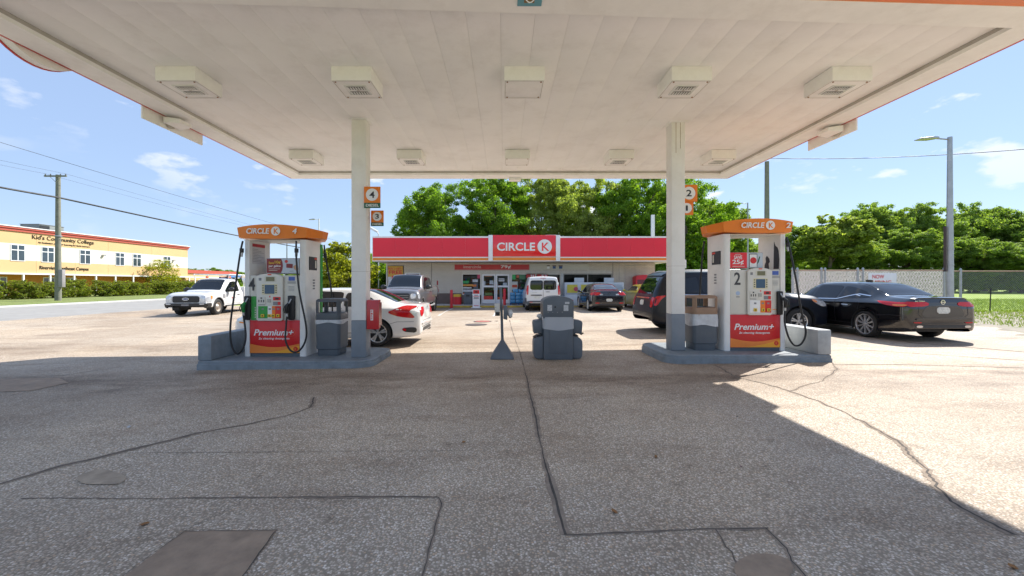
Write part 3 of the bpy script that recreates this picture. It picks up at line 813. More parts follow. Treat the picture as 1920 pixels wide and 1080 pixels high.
    if diesel:
        MB().box(a0 + 0.012, a1 - 0.012, ay - 0.003, ay, 1.597, 1.873).build('ad_ground', ADBLUE, af)
        pts = [(a0 + 0.014, 1.60), (a0 + 0.29, 1.60), (a0 + 0.315, 1.66), (a0 + 0.325, 1.735), (a0 + 0.315, 1.81), (a0 + 0.29, 1.87), (a0 + 0.014, 1.87)]
        MB().prism(pts, 'y', ay - 0.006, ay - 0.0035).build('ad_field', MAROON, af)
        text('lettering', 'Save', YBTN, af, a0 + 0.055, a0 + 0.155, 1.77, 1.815, ay - 0.0065, bold=0.02)
        text('lettering', '10¢', YBTN, af, a0 + 0.17, a0 + 0.28, 1.765, 1.835, ay - 0.0065, bold=0.02)
        text('lettering', 'per gallon', CLEANW, af, a0 + 0.055, a0 + 0.285, 1.70, 1.755, ay - 0.0065, bold=0.025)
        for i in range(2): MB().box(a0 + 0.055, a0 + 0.27 - 0.05*i, ay - 0.0085, ay - 0.0065, 1.672 - 0.03*i, 1.68 - 0.03*i).build('ad_line', CREAM, af)
        disc('ad_dot', mat('ad_red', (0.6, 0.05, 0.05)), af, a0 + 0.39, ay - 0.0035, 1.82, 0.03)
        MB().prism([(a0 + 0.39, 1.70), (a0 + 0.51, 1.69), (a0 + 0.515, 1.77), (a0 + 0.39, 1.78)], 'y', ay - 0.006, ay - 0.0035).build('ad_card', MAROON, af)
        MB().prism([(a0 + 0.52, 1.72), (a0 + 0.56, 1.755), (a0 + 0.61, 1.74), (a0 + 0.625, 1.67), (a0 + 0.60, 1.63), (a0 + 0.545, 1.67)], 'y', ay - 0.006, ay - 0.0035).build('ad_hand', SKIN, af)
        MB().box(a0 + 0.45, a0 + 0.53, ay - 0.0055, ay - 0.0035, 1.63, 1.637).build('ad_line', GREYT, af)
    else:
        MB().box(a0 + 0.012, a1 - 0.012, ay - 0.003, ay, 1.597, 1.873).build('ad_ground', ADBLUE, af)
        MB().box(a0 + 0.004, a0 + 0.33, ay - 0.007, ay - 0.0035, 1.588, 1.88).build('ad_field', mat('ad_bright_red', (0.72, 0.015, 0.03), 0.35), af)
        MB().box(a0 + 0.10, a0 + 0.21, ay - 0.0095, ay - 0.0075, 1.843, 1.852).build('ad_line', CREAM, af)
        text('lettering', 'SAVE', CLEANW, af, a0 + 0.08, a0 + 0.235, 1.755, 1.825, ay - 0.0075, bold=0.03)
        text('lettering', '25¢', CLEANW, af, a0 + 0.05, a0 + 0.265, 1.64, 1.745, ay - 0.0075, bold=0.035)
        MB().box(a0 + 0.05, a0 + 0.28, ay - 0.0095, ay - 0.0075, 1.612, 1.622).build('ad_line', CREAM, af)
        MB().box(a0 + 0.37, a0 + 0.53, ay - 0.006, ay - 0.0035, 1.60, 1.86).build('ad_phone', INK, af, 0.001)
        MB().box(a0 + 0.382, a0 + 0.518, ay - 0.009, ay - 0.0065, 1.60, 1.845).build('ad_phone_screen', CLEANW, af)
        disc('ad_dot', RED, af, a0 + 0.45, ay - 0.0095, 1.73, 0.06)
        MB().prism([(a0 + 0.53, 1.66), (a0 + 0.56, 1.70), (a0 + 0.585, 1.80), (a0 + 0.57, 1.81), (a0 + 0.545, 1.74)], 'y', ay - 0.006, ay - 0.0035).build('ad_nozzle', DKGREEN, af)
    # back panel of the opposite face, plain
    MB().box(-0.47, 0.47, D - 0.02, D + 0.012, 0.07, 1.56).build('rear_face', CREAM, t, 0.006)
    MB().box(-0.45, 0.20, D - 0.10, D - 0.06, 1.585, 1.86).build('rear_ad_frame', GREYT, t, 0.01)
    # notices on the inner sides of the pillars
    if diesel:
        MB().box(-0.4815, -0.478, 0.08, 0.50, 1.78, 2.17).build('price_notice', mat('notice_paper', (0.62, 0.58, 0.56), 0.6, var=0.08, vs=30), t)
        MB().box(-0.478, -0.4765, 0.08, 0.50, 2.11, 2.17).build('notice_heading', mat('notice_red', (0.5, 0.03, 0.04)), t)
        for i in range(9): MB().box(-0.478, -0.4765, 0.10, 0.47 - 0.1*(i % 3), 1.82 + i*0.03, 1.826 + i*0.03).build('notice_line', GREYT, t)
    else:
        pl = [(0.06, 1.57), (0.05, 1.75), (0.07, 1.92), (0.10, 1.98), (0.16, 2.02), (0.20, 2.10), (0.215, 1.57)]
        MB().prism([(a - 0.02, z) for a, z in pl], 'x', 0.477, 0.4815).build('peeled_film', PEEL, t)
        pl = [(0.33, 1.57), (0.35, 1.68), (0.31, 1.72), (0.33, 1.78), (0.40, 1.84), (0.44, 1.80), (0.43, 1.72), (0.47, 1.66), (0.48, 1.57)]
        MB().prism(pl, 'x', 0.477, 0.4815).build('peeled_film', PEEL, t)
    # side sticker and vent on the lane side
    sx = 0.601 if diesel else -0.601
    def side(name, y0, y1, z0, z1, mt, d=0.006):
        e = sx + (d if diesel else -d)
        return MB().box(min(sx - 0.012*(1 if diesel else -1), e), max(sx - 0.012*(1 if diesel else -1), e), y0, y1, z0, z1).build(name, mt, t)
    st = side('warning_sticker', 0.13, 0.44, 1.66, 1.92, INK)
    side('sticker_print', 0.33 if diesel else 0.31, 0.43, 1.87, 1.905, mat('tag_red', (0.7, 0.06, 0.03)), 0.0075)
    side('sticker_print', 0.36, 0.41, 1.70, 1.85, CREAM, 0.0075)
    for i in range(4): side('vent_slot', 0.28, 0.36, 1.28 + i*0.055, 1.31 + i*0.055, GREYT, 0.002)
    if diesel:
        MB().box(0.55, 0.609, D - 0.06, D + 0.02, 0.75, 2.2).build('green_trim', GREEN, t)
    # topper
    def tp(z, k):
        fx, ex = 0.66, 0.83
        pts = []
        for i in range(13):
            u = -1 + 2*i/12
            pts.append((u*fx, -0.17 + 0.075*u*u))
        pts += [(ex, 0.22), (ex, D - 0.22)]
        for i in range(13):
            u = 1 - 2*i/12
            pts.append((u*fx, D + 0.17 - 0.075*u*u))
        pts += [(-ex, D - 0.22), (-ex, 0.22)]
        return pts
    P = tp(0, 0)
    ztop = lambda x: 2.505 - 0.085*(x/0.83)**2
    zbot = lambda x: 2.235 + 0.045*(x/0.83)**2
    sh = 0.965
    r0 = [(p[0]*sh, D/2 + (p[1]-D/2)*0.96, zbot(p[0])) for p in P]; r1 = [(p[0], p[1], ztop(p[0])) for p in P]
    m = MB(); n = len(P)
    m.v = r0 + r1 + [(0, D/2, 2.25), (0, D/2, 2.47)]
    for i in range(n):
        j = (i+1) % n
        m.f += [(i, j, n+j, n+i), (2*n, j, i), (2*n+1, n+i, n+j)]
    tpo = m.build('topper', ORANGE, t, smooth=28)
    MB().box(-0.60, 0.60, 0.02, D - 0.02, 2.222, 2.236).build('topper_underside', PUMPW, t)
    yy = -0.174
    lx = -0.13 if diesel else 0.0
    text('lettering', 'CIRCLE', CLEANW, t, -0.36 + lx*0.6, 0.07 + lx*0.6, 2.325, 2.43, yy + 0.01, bold=0.03, shear=0.15, depth=0.012)
    lgx = 0.185 + lx*0.6
    k_logo(t, lgx, yy + 0.008, 2.377, 0.085, CLEANW, ORANGE)
    text('lettering', num, CLEANW, t, (0.41 if diesel else 0.50), (0.49 if diesel else 0.585), 2.33, 2.43, yy + (0.035 if diesel else 0.048), bold=0.03, shear=0.15, depth=0.012)
    # boots, nozzles and hoses
    if diesel:
        bt = MB().box(-0.565, -0.445, -0.055, -0.006, 0.70, 1.16).build('nozzle_boot', BLACK, t, 0.02)
        MB().box(-0.443, -0.335, -0.012, 0.001, 0.70, 1.15).build('green_panel', GREEN, t)
        for i in range(5): MB().box(-0.375, -0.355, -0.0135, -0.0125, 0.74 + i*0.045, 0.765 + i*0.045).build('panel_print', CREAM, t)
        bt2 = MB().box(0.265, 0.40, -0.055, 0.001, 0.70, 1.165).build('nozzle_boot', BLACK, t, 0.02)
        nozzle(t, -0.535, -0.10, 0.95, mat('green_nozzle', (0.01, 0.20, 0.04), 0.5), 1)
        nozzle(t, 0.285, -0.10, 0.93, BLACK, 1)
        hose('hose', [(-0.575, -0.06, 2.20), (-0.60, -0.10, 1.95), (-0.655, -0.16, 1.3), (-0.73, -0.18, 0.6), (-0.70, -0.18, 0.22), (-0.60, -0.17, 0.08), (-0.49, -0.16, 0.22), (-0.47, -0.14, 0.45), (-0.535, -0.105, 0.80)], t)
        hose('hose', [(0.44, -0.06, 2.20), (0.46, -0.10, 1.90), (0.55, -0.18, 1.3), (0.69, -0.2, 0.62), (0.68, -0.2, 0.33), (0.55, -0.19, 0.135), (0.40, -0.18, 0.14), (0.29, -0.16, 0.33), (0.28, -0.12, 0.62), (0.285, -0.105, 0.78)], t)
        for hx in (-0.585, 0.452):
            MB().cyl((hx, -0.075, 1.98), (hx, -0.075, 2.06), 0.037, 0.037, 12).build('breakaway', BLACK, t)
            MB().cyl((hx - 0.003, -0.082, 1.90), (hx, -0.075, 1.98), 0.022, 0.026, 12).build('swivel', STEEL, t)
        hose('hose', [(0.62, D + 0.06, 2.2), (0.64, D + 0.1, 1.9), (0.72, D + 0.16, 1.3), (0.74, D + 0.18, 0.7), (0.66, D + 0.16, 0.35), (0.56, D + 0.1, 0.8)], t)
        MB().cyl((0.635, D + 0.09, 1.93), (0.63, D + 0.08, 2.03), 0.034, n=12).build('breakaway', BLACK, t)
    else:
        MB().box(0.40, 0.50, -0.06, 0.001, 0.69, 1.14).build('nozzle_boot', BLACK, t, 0.015)
        nozzle(t, 0.50, -0.10, 0.93, BLACK, -1)
        hose('hose', [(0.555, -0.06, 2.17), (0.59, -0.10, 1.95), (0.66, -0.16, 1.4), (0.76, -0.18, 0.75), (0.835, -0.18, 0.38), (0.76, -0.18, 0.17), (0.63, -0.18, 0.13), (0.53, -0.16, 0.28), (0.485, -0.12, 0.55), (0.50, -0.105, 0.78)], t)
        MB().cyl((0.575, -0.075, 1.98), (0.57, -0.075, 2.06), 0.037, 0.037, 12).build('breakaway', BLACK, t)
        MB().cyl((0.58, -0.082, 1.90), (0.575, -0.075, 1.98), 0.022, 0.026, 12).build('swivel', STEEL, t)
        hose('hose', [(-0.63, D + 0.03, 2.17), (-0.65, D + 0.08, 1.8), (-0.66, D + 0.14, 1.2), (-0.68, D + 0.16, 0.6), (-0.6, D + 0.14, 0.3), (-0.52, D + 0.1, 0.8)], t)
    return t
dispenser(-4.38, ZI_L, '4', 'orange topped dispenser numbered 4 with green diesel nozzle', True)
dispenser(4.80, ZI_R, '2', 'orange topped dispenser numbered 2 with red save sign', False)
# ================================================================ things on the forecourt
TAN = mat('tan_plastic', (0.30, 0.185, 0.115), 0.55, var=0.08, bump=0.05, bs=90)
BAG = glass_mat('clear_bag', (0.88, 0.90, 0.92), 0.5, 0.45, (0.75, 0.76, 0.78))
BAGW = mat('white_bag', (0.55, 0.56, 0.57), 0.45, var=0.15, vs=9, bump=0.6, bs=14)
def litter_bin(x, y, z, lidmat, label, tall=1.10, baghang=0.12):
    t = thing('litter_bin', label, 'trash bin', (x, y, z), 0, 'litter bins on the pump islands')
    w = 0.235; c = 0.045
    def oct_(k, zz): return [(-w+c+k*0.3, -w+k, zz), (w-c-k*0.3, -w+k, zz), (w-k, -w+c+k*0.3, zz), (w-k, w-c-k*0.3, zz), (w-c-k*0.3, w-k, zz), (-w+c+k*0.3, w-k, zz), (-w+k, w-c-k*0.3, zz), (-w+k, -w+c+k*0.3, zz)]
    MB().loft([oct_(0.03, 0.0), oct_(0.022, 0.12), oct_(0.0, 0.135), oct_(-0.006, 0.66)]).build('body', GREYP, t, 0.006, 30)
    # lid: four corner posts round an opening, a rim below and a cap
    z0, z1 = 0.665, tall
    MB().loft([oct_(-0.008, z0), oct_(-0.008, z0 + 0.16)]).build('lid_rim', lidmat, t, 0.006, 30)
    pw = 0.085
    for sx in (-1, 1):
        for sy in (-1, 1):
            xa, xb = sorted((sx*(w + 0.004), sx*(w - pw))); ya, yb = sorted((sy*(w + 0.004), sy*(w - pw)))
            pts = [(sx*(w+0.005), sy*(w-c)), (sx*(w-c), sy*(w+0.005)), (sx*(w-c-0.014), sy*(w+0.005)), (sx*(w-c-0.014), sy*(w-0.022)), (sx*(w-0.022), sy*(w-c-0.014)), (sx*(w+0.005), sy*(w-c-0.014))]
            MB().prism(pts, 'z', z0 + 0.161, z1 - 0.06).build('lid_post', lidmat, t)
    MB().loft([oct_(-0.006, z1 - 0.0605), oct_(-0.004, z1 - 0.03), oct_(0.03, z1 - 0.004), oct_(0.07, z1)]).build('lid_cap', lidmat, t, smooth=50)
    MB().box(-0.16, 0.16, -0.16, 0.16, z0 + 0.1605, z0 + 0.165).build('inner_floor', INK, t)
    # bag turned over the rim, wrinkled
    rnd = random.Random(int(x*100)); rings = []
    n = 48
    for j in range(6):
        ring = []
        for i in range(n):
            a = 2*math.pi*i/n
            u, v = math.cos(a), math.sin(a)
            k = (w + 0.012) / max(abs(u), abs(v), (abs(u)+abs(v))/1.84)
            wob = 0.008*math.sin(i*2.3 + j) + rnd.uniform(0, 0.008)
            zz = 0.665 + 0.03 - j*baghang/5 - 0.02*math.sin(a*3 + x)*j/5
            ring.append((u*(k + wob), v*(k + wob), zz))
        rings.append(ring)
    MB().loft(rings, cap=False).build('bag', BAGW, t, smooth=80)
    return t
litter_bin(-3.40, 8.19, ZI_L, mat('lid_grey', (0.085, 0.095, 0.105), 0.5, var=0.1), 'grey litter bin with grey lid between dispenser 4 and the column', 1.10, 0.07)
litter_bin(3.88, 8.17, ZI_R, TAN, 'litter bin with tan lid and white bag beside dispenser 2', 1.06, 0.22)
# extinguisher cabinet on the column
t = thing('extinguisher_cabinet', 'red fire extinguisher cabinet hung on the column', 'extinguisher cabinet', (-2.606, 7.95, ZI_L + 0.53))
CABR = mat('cabinet_red', (0.50, 0.02, 0.025), 0.35, var=0.08, coat=0.3)
MB().box(0.001, 0.20, -0.13, 0.12, 0, 0.55).build('case', CABR, t, 0.012)
MB().box(0.02, 0.245, -0.145, -0.1305, 0.0, 0.55).build('door', CABR, t, 0.006)
MB().box(0.20, 0.225, -0.12, 0.10, 0.06, 0.50).build('window', mat('cab_window', (0.25, 0.02, 0.02), 0.2), t)
MB().box(0.085, 0.135, -0.148, -0.1455, 0.17, 0.37).build('label_plate', CLEANW, t)
for i, ch in enumerate('FIRE'):
    text('lettering', ch, RED, t, 0.095, 0.125, 0.325 - i*0.045, 0.358 - i*0.045, -0.1485, bold=0.02)
# number signs on the columns
def number_sign(x, y, z, w, h, num, diesel, label, side=1):
    t = thing('pump_number_sign', label, 'sign', (x, y, z), 0, 'number signs on the columns')
    x0, x1 = (0.0, w) if side > 0 else (-w, 0.0)
    gh = h*0.24 if diesel else 0.0
    MB().box(x0, x1, -0.012, 0.012, gh, h).build('panel', ORANGE, t, 0.002)
    xm = (x0 + x1)/2; zm = gh + (h - gh)/2
    r = min(w, h - gh)*0.38
    disc('disc', CLEANW, t, xm, -0.0125, zm, r)
    kw = 0.2 if num == '1' else 0.42
    text('lettering', num, INK, t, xm - r*kw, xm + r*kw, zm - r*0.52, zm + r*0.52, -0.016, bold=0.03)
    if diesel:
        MB().box(x0, x1, -0.012, 0.012, 0, gh - 0.0015).build('diesel_panel', DKGREEN, t, 0.002)
        text('lettering', 'DIESEL', CLEANW, t, x0 + w*0.12, x1 - w*0.08, gh*0.25, gh*0.78, -0.013, bold=0.03)
    return t
zs = lambda py, Y: H + (CY - py)*Y/F
number_sign(-2.63, 7.775, zs(390, 7.775), 0.305, 0.40, '4', True, 'orange and green diesel sign with number 4')
number_sign(-2.605, 8.10, zs(424, 8.10), 0.245, 0.305, '3', True, 'smaller orange and green diesel sign with number 3')
number_sign(3.478, 8.16, zs(378, 8.16), 0.335, 0.33, '2', False, 'orange sign with number 2 on the right column')
number_sign(3.478, 8.18, zs(403, 8.18), 0.265, 0.265, '1', False, 'small orange sign with number 1 on the right column')
# squeegee and towel stand
p = on_ground(942, 671)
t = thing('towel_stand', 'grey window towel stand on a tall triangular foot', 'towel stand', p)
SG = mat('stand_grey', (0.11, 0.125, 0.14), 0.5, var=0.1)
m = MB(); m.loft([[(-0.235, -0.20, 0), (0.225, -0.20, 0), (0.225, 0.20, 0), (-0.235, 0.20, 0)], [(-0.235, -0.20, 0.03), (0.225, -0.20, 0.03), (0.225, 0.20, 0.03), (-0.235, 0.20, 0.03)], [(-0.03, -0.035, 0.36), (0.03, -0.035, 0.36), (0.03, 0.035, 0.36), (-0.03, 0.035, 0.36)]])
m.build('foot', SG, t, 0.006)
m = MB(); m.loft([[(-0.028, -0.033, 0.355), (0.028, -0.033, 0.355), (0.028, 0.033, 0.355), (-0.028, 0.033, 0.355)], [(-0.042, -0.033, 0.9), (0.01, -0.033, 0.9), (0.01, 0.033, 0.9), (-0.042, 0.033, 0.9)], [(-0.062, -0.033, 1.42), (-0.012, -0.033, 1.42), (-0.012, 0.033, 1.42), (-0.062, 0.033, 1.42)]])
m.build('post', SG, t, 0.006)
m = MB(); m.prism([(0.02, 0.79), (0.10, 0.77), (0.10, 1.03), (0.075, 1.05), (0.02, 1.06)], 'y', -0.12, 0.12); m.build('towel_box', SG, t, 0.008)
MB().box(-0.155, -0.05, -0.09, 0.09, 0.925, 1.09).build('towel_dispenser', mat('dispenser_cream', (0.60, 0.58, 0.52), 0.5), t, 0.01)
MB().box(-0.145, -0.05, -0.085, 0.085, 0.85, 0.924).build('squeegee_head', BLACK, t, 0.006)
for i in range(2): MB().box(-0.157, -0.12, -0.092 , 0.092, 0.965 + 0.05*i, 0.97 + 0.05*i).build('dispenser_line', GREYT, t)
m = MB(); rnd = random.Random(4); rings = []
for j in range(7):
    k = math.sin(math.pi*(j + 0.6)/7.6)
    rings.append([(0.155 + k*0.06*math.cos(a) + rnd.uniform(-.012, .012), k*0.075*math.sin(a) + rnd.uniform(-.012, .012), 0.80 + j*0.028) for a in lin(0, 2*math.pi, 12)[:-1]])
m.loft(rings).build('crumpled_towel', mat('towel_white', (0.66, 0.66, 0.65), 0.8, var=0.08, bump=0.4, bs=30), t, smooth=60)
MB().box(-0.14, -0.09, -0.02, 0.02, 0.735, 0.742).build('hook', BLACK, t)
# service bin with two side hoppers
p = on_ground(1047, 675)
t = thing('service_bin', 'grey round topped service bin with side hoppers in the middle lane', 'service bin', (p.x, p.y + 0.28, p.z))
SB = mat('service_grey', (0.105, 0.12, 0.135), 0.5, var=0.1, bump=0.04, bs=80)
w = 0.285
MB().box(-w, w, -0.28, 0.28, 0, 0.80).build('body', SB, t, 0.02)
MB().box(-0.17, 0.17, -0.292, -0.2805, 0.13, 0.68).build('door_panel', SB, t, 0.008)
pts = [(-w - 0.012, 0.805), (w + 0.012, 0.805), (w + 0.012, 1.12)] + [(( w + 0.012)*math.cos(R(a)), 1.12 + 0.115*math.sin(R(a))) for a in lin(15, 165, 10)] + [(-w - 0.012, 1.12)]
MB().prism(pts, 'y', -0.295, 0.295).build('hood', SB, t, 0.012)
MB().box(-w - 0.0125, -w + 0.02, -0.2, 0.2, 0.87, 1.08).build('opening', INK, t)
for xa in (-0.215, 0.10):
    MB().box(xa, xa + 0.09, -0.299, -0.2955, 0.95, 1.065).build('sticker', mat('sticker_grey', (0.5, 0.5, 0.5), 0.6, var=0.25, vs=40), t)
MB().box(0.125, 0.21, -0.299, -0.2955, 1.085, 1.125).build('sticker', mat('sticker_grey', (0.5, 0.5, 0.5)), t)
disc('lock', INK, t, -0.065, -0.2955, 1.025, 0.018, 0.006, n=14)
for i in range(4): disc('rivet', STEEL, t, -0.2 + i*0.09, -0.2955, 0.925, 0.007, 0.005, n=8)
rings = []
rnd = random.Random(2)
for j in range(6):
    z = 0.83 - j*0.045
    ring = []
    for i in range(44):
        a = 2*math.pi*i/44; u, v = math.cos(a), math.sin(a)
        k = (0.298) / max(abs(u), abs(v))
        wob = 0.004*math.sin(i*1.7 + j*0.8) + rnd.uniform(0, 0.005)
        ring.append((u*(k + wob), v*(k + wob), z - 0.035*j/5*math.cos(u*2.2)))
    rings.append(ring)
MB().loft(rings, cap=False).build('clear_bag', BAG, t, smooth=80)
for s in (-1, 1):
    X = lambda a: s*a
    pts = [(X(0.287), 0.50), (X(0.36), 0.50), (X(0.47), 0.50), (X(0.485), 0.70), (X(0.47), 0.745), (X(0.29), 0.775)]
    MB().prism(pts, 'y', -0.20, 0.12).build('towel_hopper', SB, t, 0.012)
    MB().prism([(X(0.287), 0.30), (X(0.36), 0.30), (X(0.36), 0.499), (X(0.287), 0.499)], 'y', -0.10, 0.08).build('bracket', SB, t, 0.005)
    MB().prism([(X(0.44), 0.485), (X(0.53), 0.50), (X(0.47), 0.46)] if s > 0 else [(X(0.48), 0.42), (X(0.42), 0.46), (X(0.45), 0.40)], 'y', -0.12, 0.02).build('towel_tongue', mat('tongue_brown', (0.14, 0.10, 0.06), 0.7), t)
    pts = [(X(0.287), 0.015)] + [(X(0.39 + 0.085*math.cos(R(a))), 0.10 + 0.085*math.sin(R(a))) for a in lin(-90, 0, 5)] + [(X(0.478), 0.30)] + [(X(0.33 + 0.145*math.cos(R(a))), 0.33 + 0.115*math.sin(R(a))) for a in lin(10, 90, 6)] + [(X(0.287), 0.46)]
    MB().prism(pts, 'y', -0.24, 0.16).build('wash_bucket', SB, t, 0.014)
    MB().prism([(X(0.30), 0.452), (X(0.41), 0.44), (X(0.41), 0.455), (X(0.30), 0.468)], 'y', -0.17, 0.10).build('bucket_mouth', INK, t)
m = MB(); rings = []
for j in range(6):
    k = math.sin(math.pi*(j + 0.6)/6.6)
    rings.append([(-0.33 + k*0.07*math.cos(a) + rnd.uniform(-.012, .012), k*0.08*math.sin(a) + rnd.uniform(-.012, .012), 0.775 + j*0.02) for a in lin(0, 2*math.pi, 12)[:-1]])
m.loft(rings).build('crumpled_bag', MATS['towel_white'], t, smooth=60)
# small litter on the concrete
LEAF = mat('dry_leaf', (0.28, 0.13, 0.04), 0.8, var=0.3); PAPER = mat('litter_paper', (0.5, 0.5, 0.5), 0.7, var=0.2)
PUR = mat('litter_purple', (0.16, 0.06, 0.07), 0.7)
def litter(px, py, size, mt, label, cat='leaf', g='bits of litter on the concrete'):
    p = on_ground(px, py); rnd = random.Random(px)
    m = MB(); n = 9
    m.add([(size*(0.6 + 0.4*rnd.random())*math.cos(2*math.pi*i/n), size*0.55*(0.6 + 0.4*rnd.random())*math.sin(2*math.pi*i/n), 0.006 + rnd.random()*size*0.3) for i in range(n)] + [(0, 0, 0.010)], [(i, (i+1) % n, n) for i in range(n)])
    m.add([(size*0.5*math.cos(2*math.pi*i/n), size*0.3*math.sin(2*math.pi*i/n), 0.0055) for i in range(n)], [tuple(range(n))])
    o = m.build('dry_leaf' if cat == 'leaf' else 'litter_scrap', mt, None, smooth=0, loc=p, rotz=rnd.random()*6)
    tag(o, label, cat, g)
litter(242, 802, 0.045, PAPER, 'pale paper scrap lying on the shaded concrete', 'litter')
for a in ((270, 985), (1152, 961), (870, 830), (1230, 858), (1900, 1066)):
    litter(a[0], a[1], 0.032, LEAF, 'small brown dry leaf lying on the concrete')
litter(1389, 876, 0.02, PUR, 'small purple scrap lying on the shaded concrete', 'litter')
litter(1382, 782, 0.02, INK, 'small black scrap lying on the shaded concrete', 'litter')
# ================================================================ vehicles
def interp(keys, x):
    """monotone cubic through (x, value) keys"""
    n = len(keys)
    if x <= keys[0][0]: return keys[0][1]
    if x >= keys[-1][0]: return keys[-1][1]
    d = [(keys[i+1][1]-keys[i][1])/(keys[i+1][0]-keys[i][0]) for i in range(n-1)]
    m = [d[0]] + [0 if d[i-1]*d[i] <= 0 else 2*d[i-1]*d[i]/(d[i-1]+d[i]) for i in range(1, n-1)] + [d[-1]]
    for i in range(n-1):
        if x <= keys[i+1][0]:
            h = keys[i+1][0]-keys[i][0]; t = (x-keys[i][0])/h
            return (keys[i][1]*(1+2*t)*(1-t)**2 + m[i]*h*t*(1-t)**2 + keys[i+1][1]*t*t*(3-2*t) + m[i+1]*h*t*t*(t-1))
def crs(P, sub):
    out = []
    for i in range(len(P)-1):
        p0 = P[i-1] if i else (2*P[0][0]-P[1][0], 2*P[0][1]-P[1][1]); p1 = P[i]; p2 = P[i+1]
        p3 = P[i+2] if i+2 < len(P) else (2*P[-1][0]-P[-2][0], 2*P[-1][1]-P[-2][1])
        for k in range(sub):
            t = k/sub
            out.append(tuple(0.25*(p1[c]+(p2[c]-p1[c])*t) + 0.375*(2*p1[c] + (p2[c]-p0[c])*t + (2*p0[c]-5*p1[c]+4*p2[c]-p3[c])*t*t + (3*p1[c]-p0[c]-3*p2[c]+p3[c])*t**3) for c in (0, 1)))
    out.append(P[-1])
    return out
class Car:
    """body surface lofted through cross-sections; x forward from the rear bumper, y left, z up.
       stations: x, bottom z, shoulder z, top z, bottom half width, shoulder half width, top half width, crown"""
    def __init__(s, st, axles, wr, paint, root, arch=None, n=130):
        s.root = root; s.wr = wr; s.axles = axles
        xs0 = st[0][0]; xs1 = st[-1][0]
        K = [[(a[0], a[i]) for a in st] for i in range(1, 8)]
        xs = sorted(set([xs0 + (xs1-xs0)*i/n for i in range(n+1)] + [a[0] for a in st] + [xs0 + 0.012, xs0 + 0.03, xs1 - 0.012, xs1 - 0.03]))
        rows = []
        for x in xs:
            zb, zs_, zt, wb, ws, wt, cr = [interp(k, x) for k in K]
            e = min(0.07, max(0.01, (zt - zs_)*0.3))
            P = [(wb*0.90, zb), (wb, zb + 0.035), ((wb*0.3+ws*0.7) + 0.012, zb + (zs_-zb)*0.42), (ws, zs_ - (zs_-zb)*0.12), (ws - 0.015, zs_), (wt + 0.01, zt - e), (wt - 0.10, zt), (wt*0.5, zt + cr*0.75), (0, zt + cr)]
            half = crs(P, 6)
            rows.append([(x, y, z) for y, z in half] + [(x, -y, z) for y, z in half[-2::-1]])
        nv = len(rows[0]); vs = [p for r in rows for p in r]; fs = []
        for i in range(len(rows)-1):
            for j in range(nv-1):
                a = i*nv+j; fs.append((a, a+1, a+nv+1, a+nv))
        h = nv//2
        for base, flip in ((0, False), ((len(rows)-1)*nv, True)):
            for j in range(h):
                a, b, c, d = base+j, base+j+1, base+nv-2-j, base+nv-1-j
                f = (a, d, c, b) if not flip else (a, b, c, d)
                f = tuple(dict.fromkeys(f))
                if len(f) > 2: fs.append(f)
        # wheel arches
        ar = arch or wr*1.13; s.ar = ar
        dead = set(); deadv = set(); livev = set()
        for fi, f in enumerate(fs):
            cx_ = sum(vs[i][0] for i in f)/len(f); cyy = abs(sum(vs[i][1] for i in f)/len(f)); cz = sum(vs[i][2] for i in f)/len(f)
            if cyy > 0.45:
                for xw in axles:
                    if (cx_-xw)**2 + (cz-wr)**2 < ar*ar: dead.add(fi)
        for fi, f in enumerate(fs):
            (deadv if fi in dead else livev).update(f)
        for i in deadv & livev:
            x, y, z = vs[i]
            xw = min(axles, key=lambda q: abs(q-x))
            dx, dz = x-xw, z-wr; d = math.hypot(dx, dz) or 1
            if z > 0.05: vs[i] = (xw + dx/d*ar, y, wr + dz/d*ar)
        fs = [f for i, f in enumerate(fs) if i not in dead]
        used = sorted(set(i for f in fs for i in f)); mp_ = {a: b for b, a in enumerate(used)}
        m = MB(); m.v = [vs[i] for i in used]; m.f = [tuple(mp_[i] for i in f) for f in fs]
        s.body = m.build('body', paint, root, smooth=38)
        s.bvh = BVHTree.FromPolygons([Vector(v) for v in m.v], m.f)
        s.W = max(a[5] for a in st); s.st = st; s.K = K
        # arch liners and underbody
        zb = min(a[1] for a in st)
        for xw in axles:
            for sg in (-1, 1):
                l = MB(); rings = []
                wy = interp(K[4], xw)
                for a in lin(-20, 200, 22):
                    c_, s_ = math.cos(R(a)), math.sin(R(a))
                    rings.append([(xw + c_*(ar+0.004), sg*(wy-0.012), wr + s_*(ar+0.004)), (xw + c_*(ar-0.012), sg*(wy-0.05), wr + s_*(ar-0.012)), (xw + c_*(ar-0.012), sg*(wy-0.34), wr + s_*(ar-0.012))])
                l.loft(rings, cap=False, closed=False)
                cen = [(xw + math.cos(R(a))*ar, sg*(wy-0.34), wr + math.sin(R(a))*ar) for a in lin(-20, 200, 22)]
                l.add(cen, [tuple(range(len(cen)))])
                l.build('wheel_arch', INK, root, smooth=60)
        x0, x1 = st[1][0] + 0.55, st[-2][0] - 0.45
        MB().box(x0, x1, -s.W + 0.36, s.W - 0.36, zb + 0.01, zb + 0.14).build('underbody', INK, root)
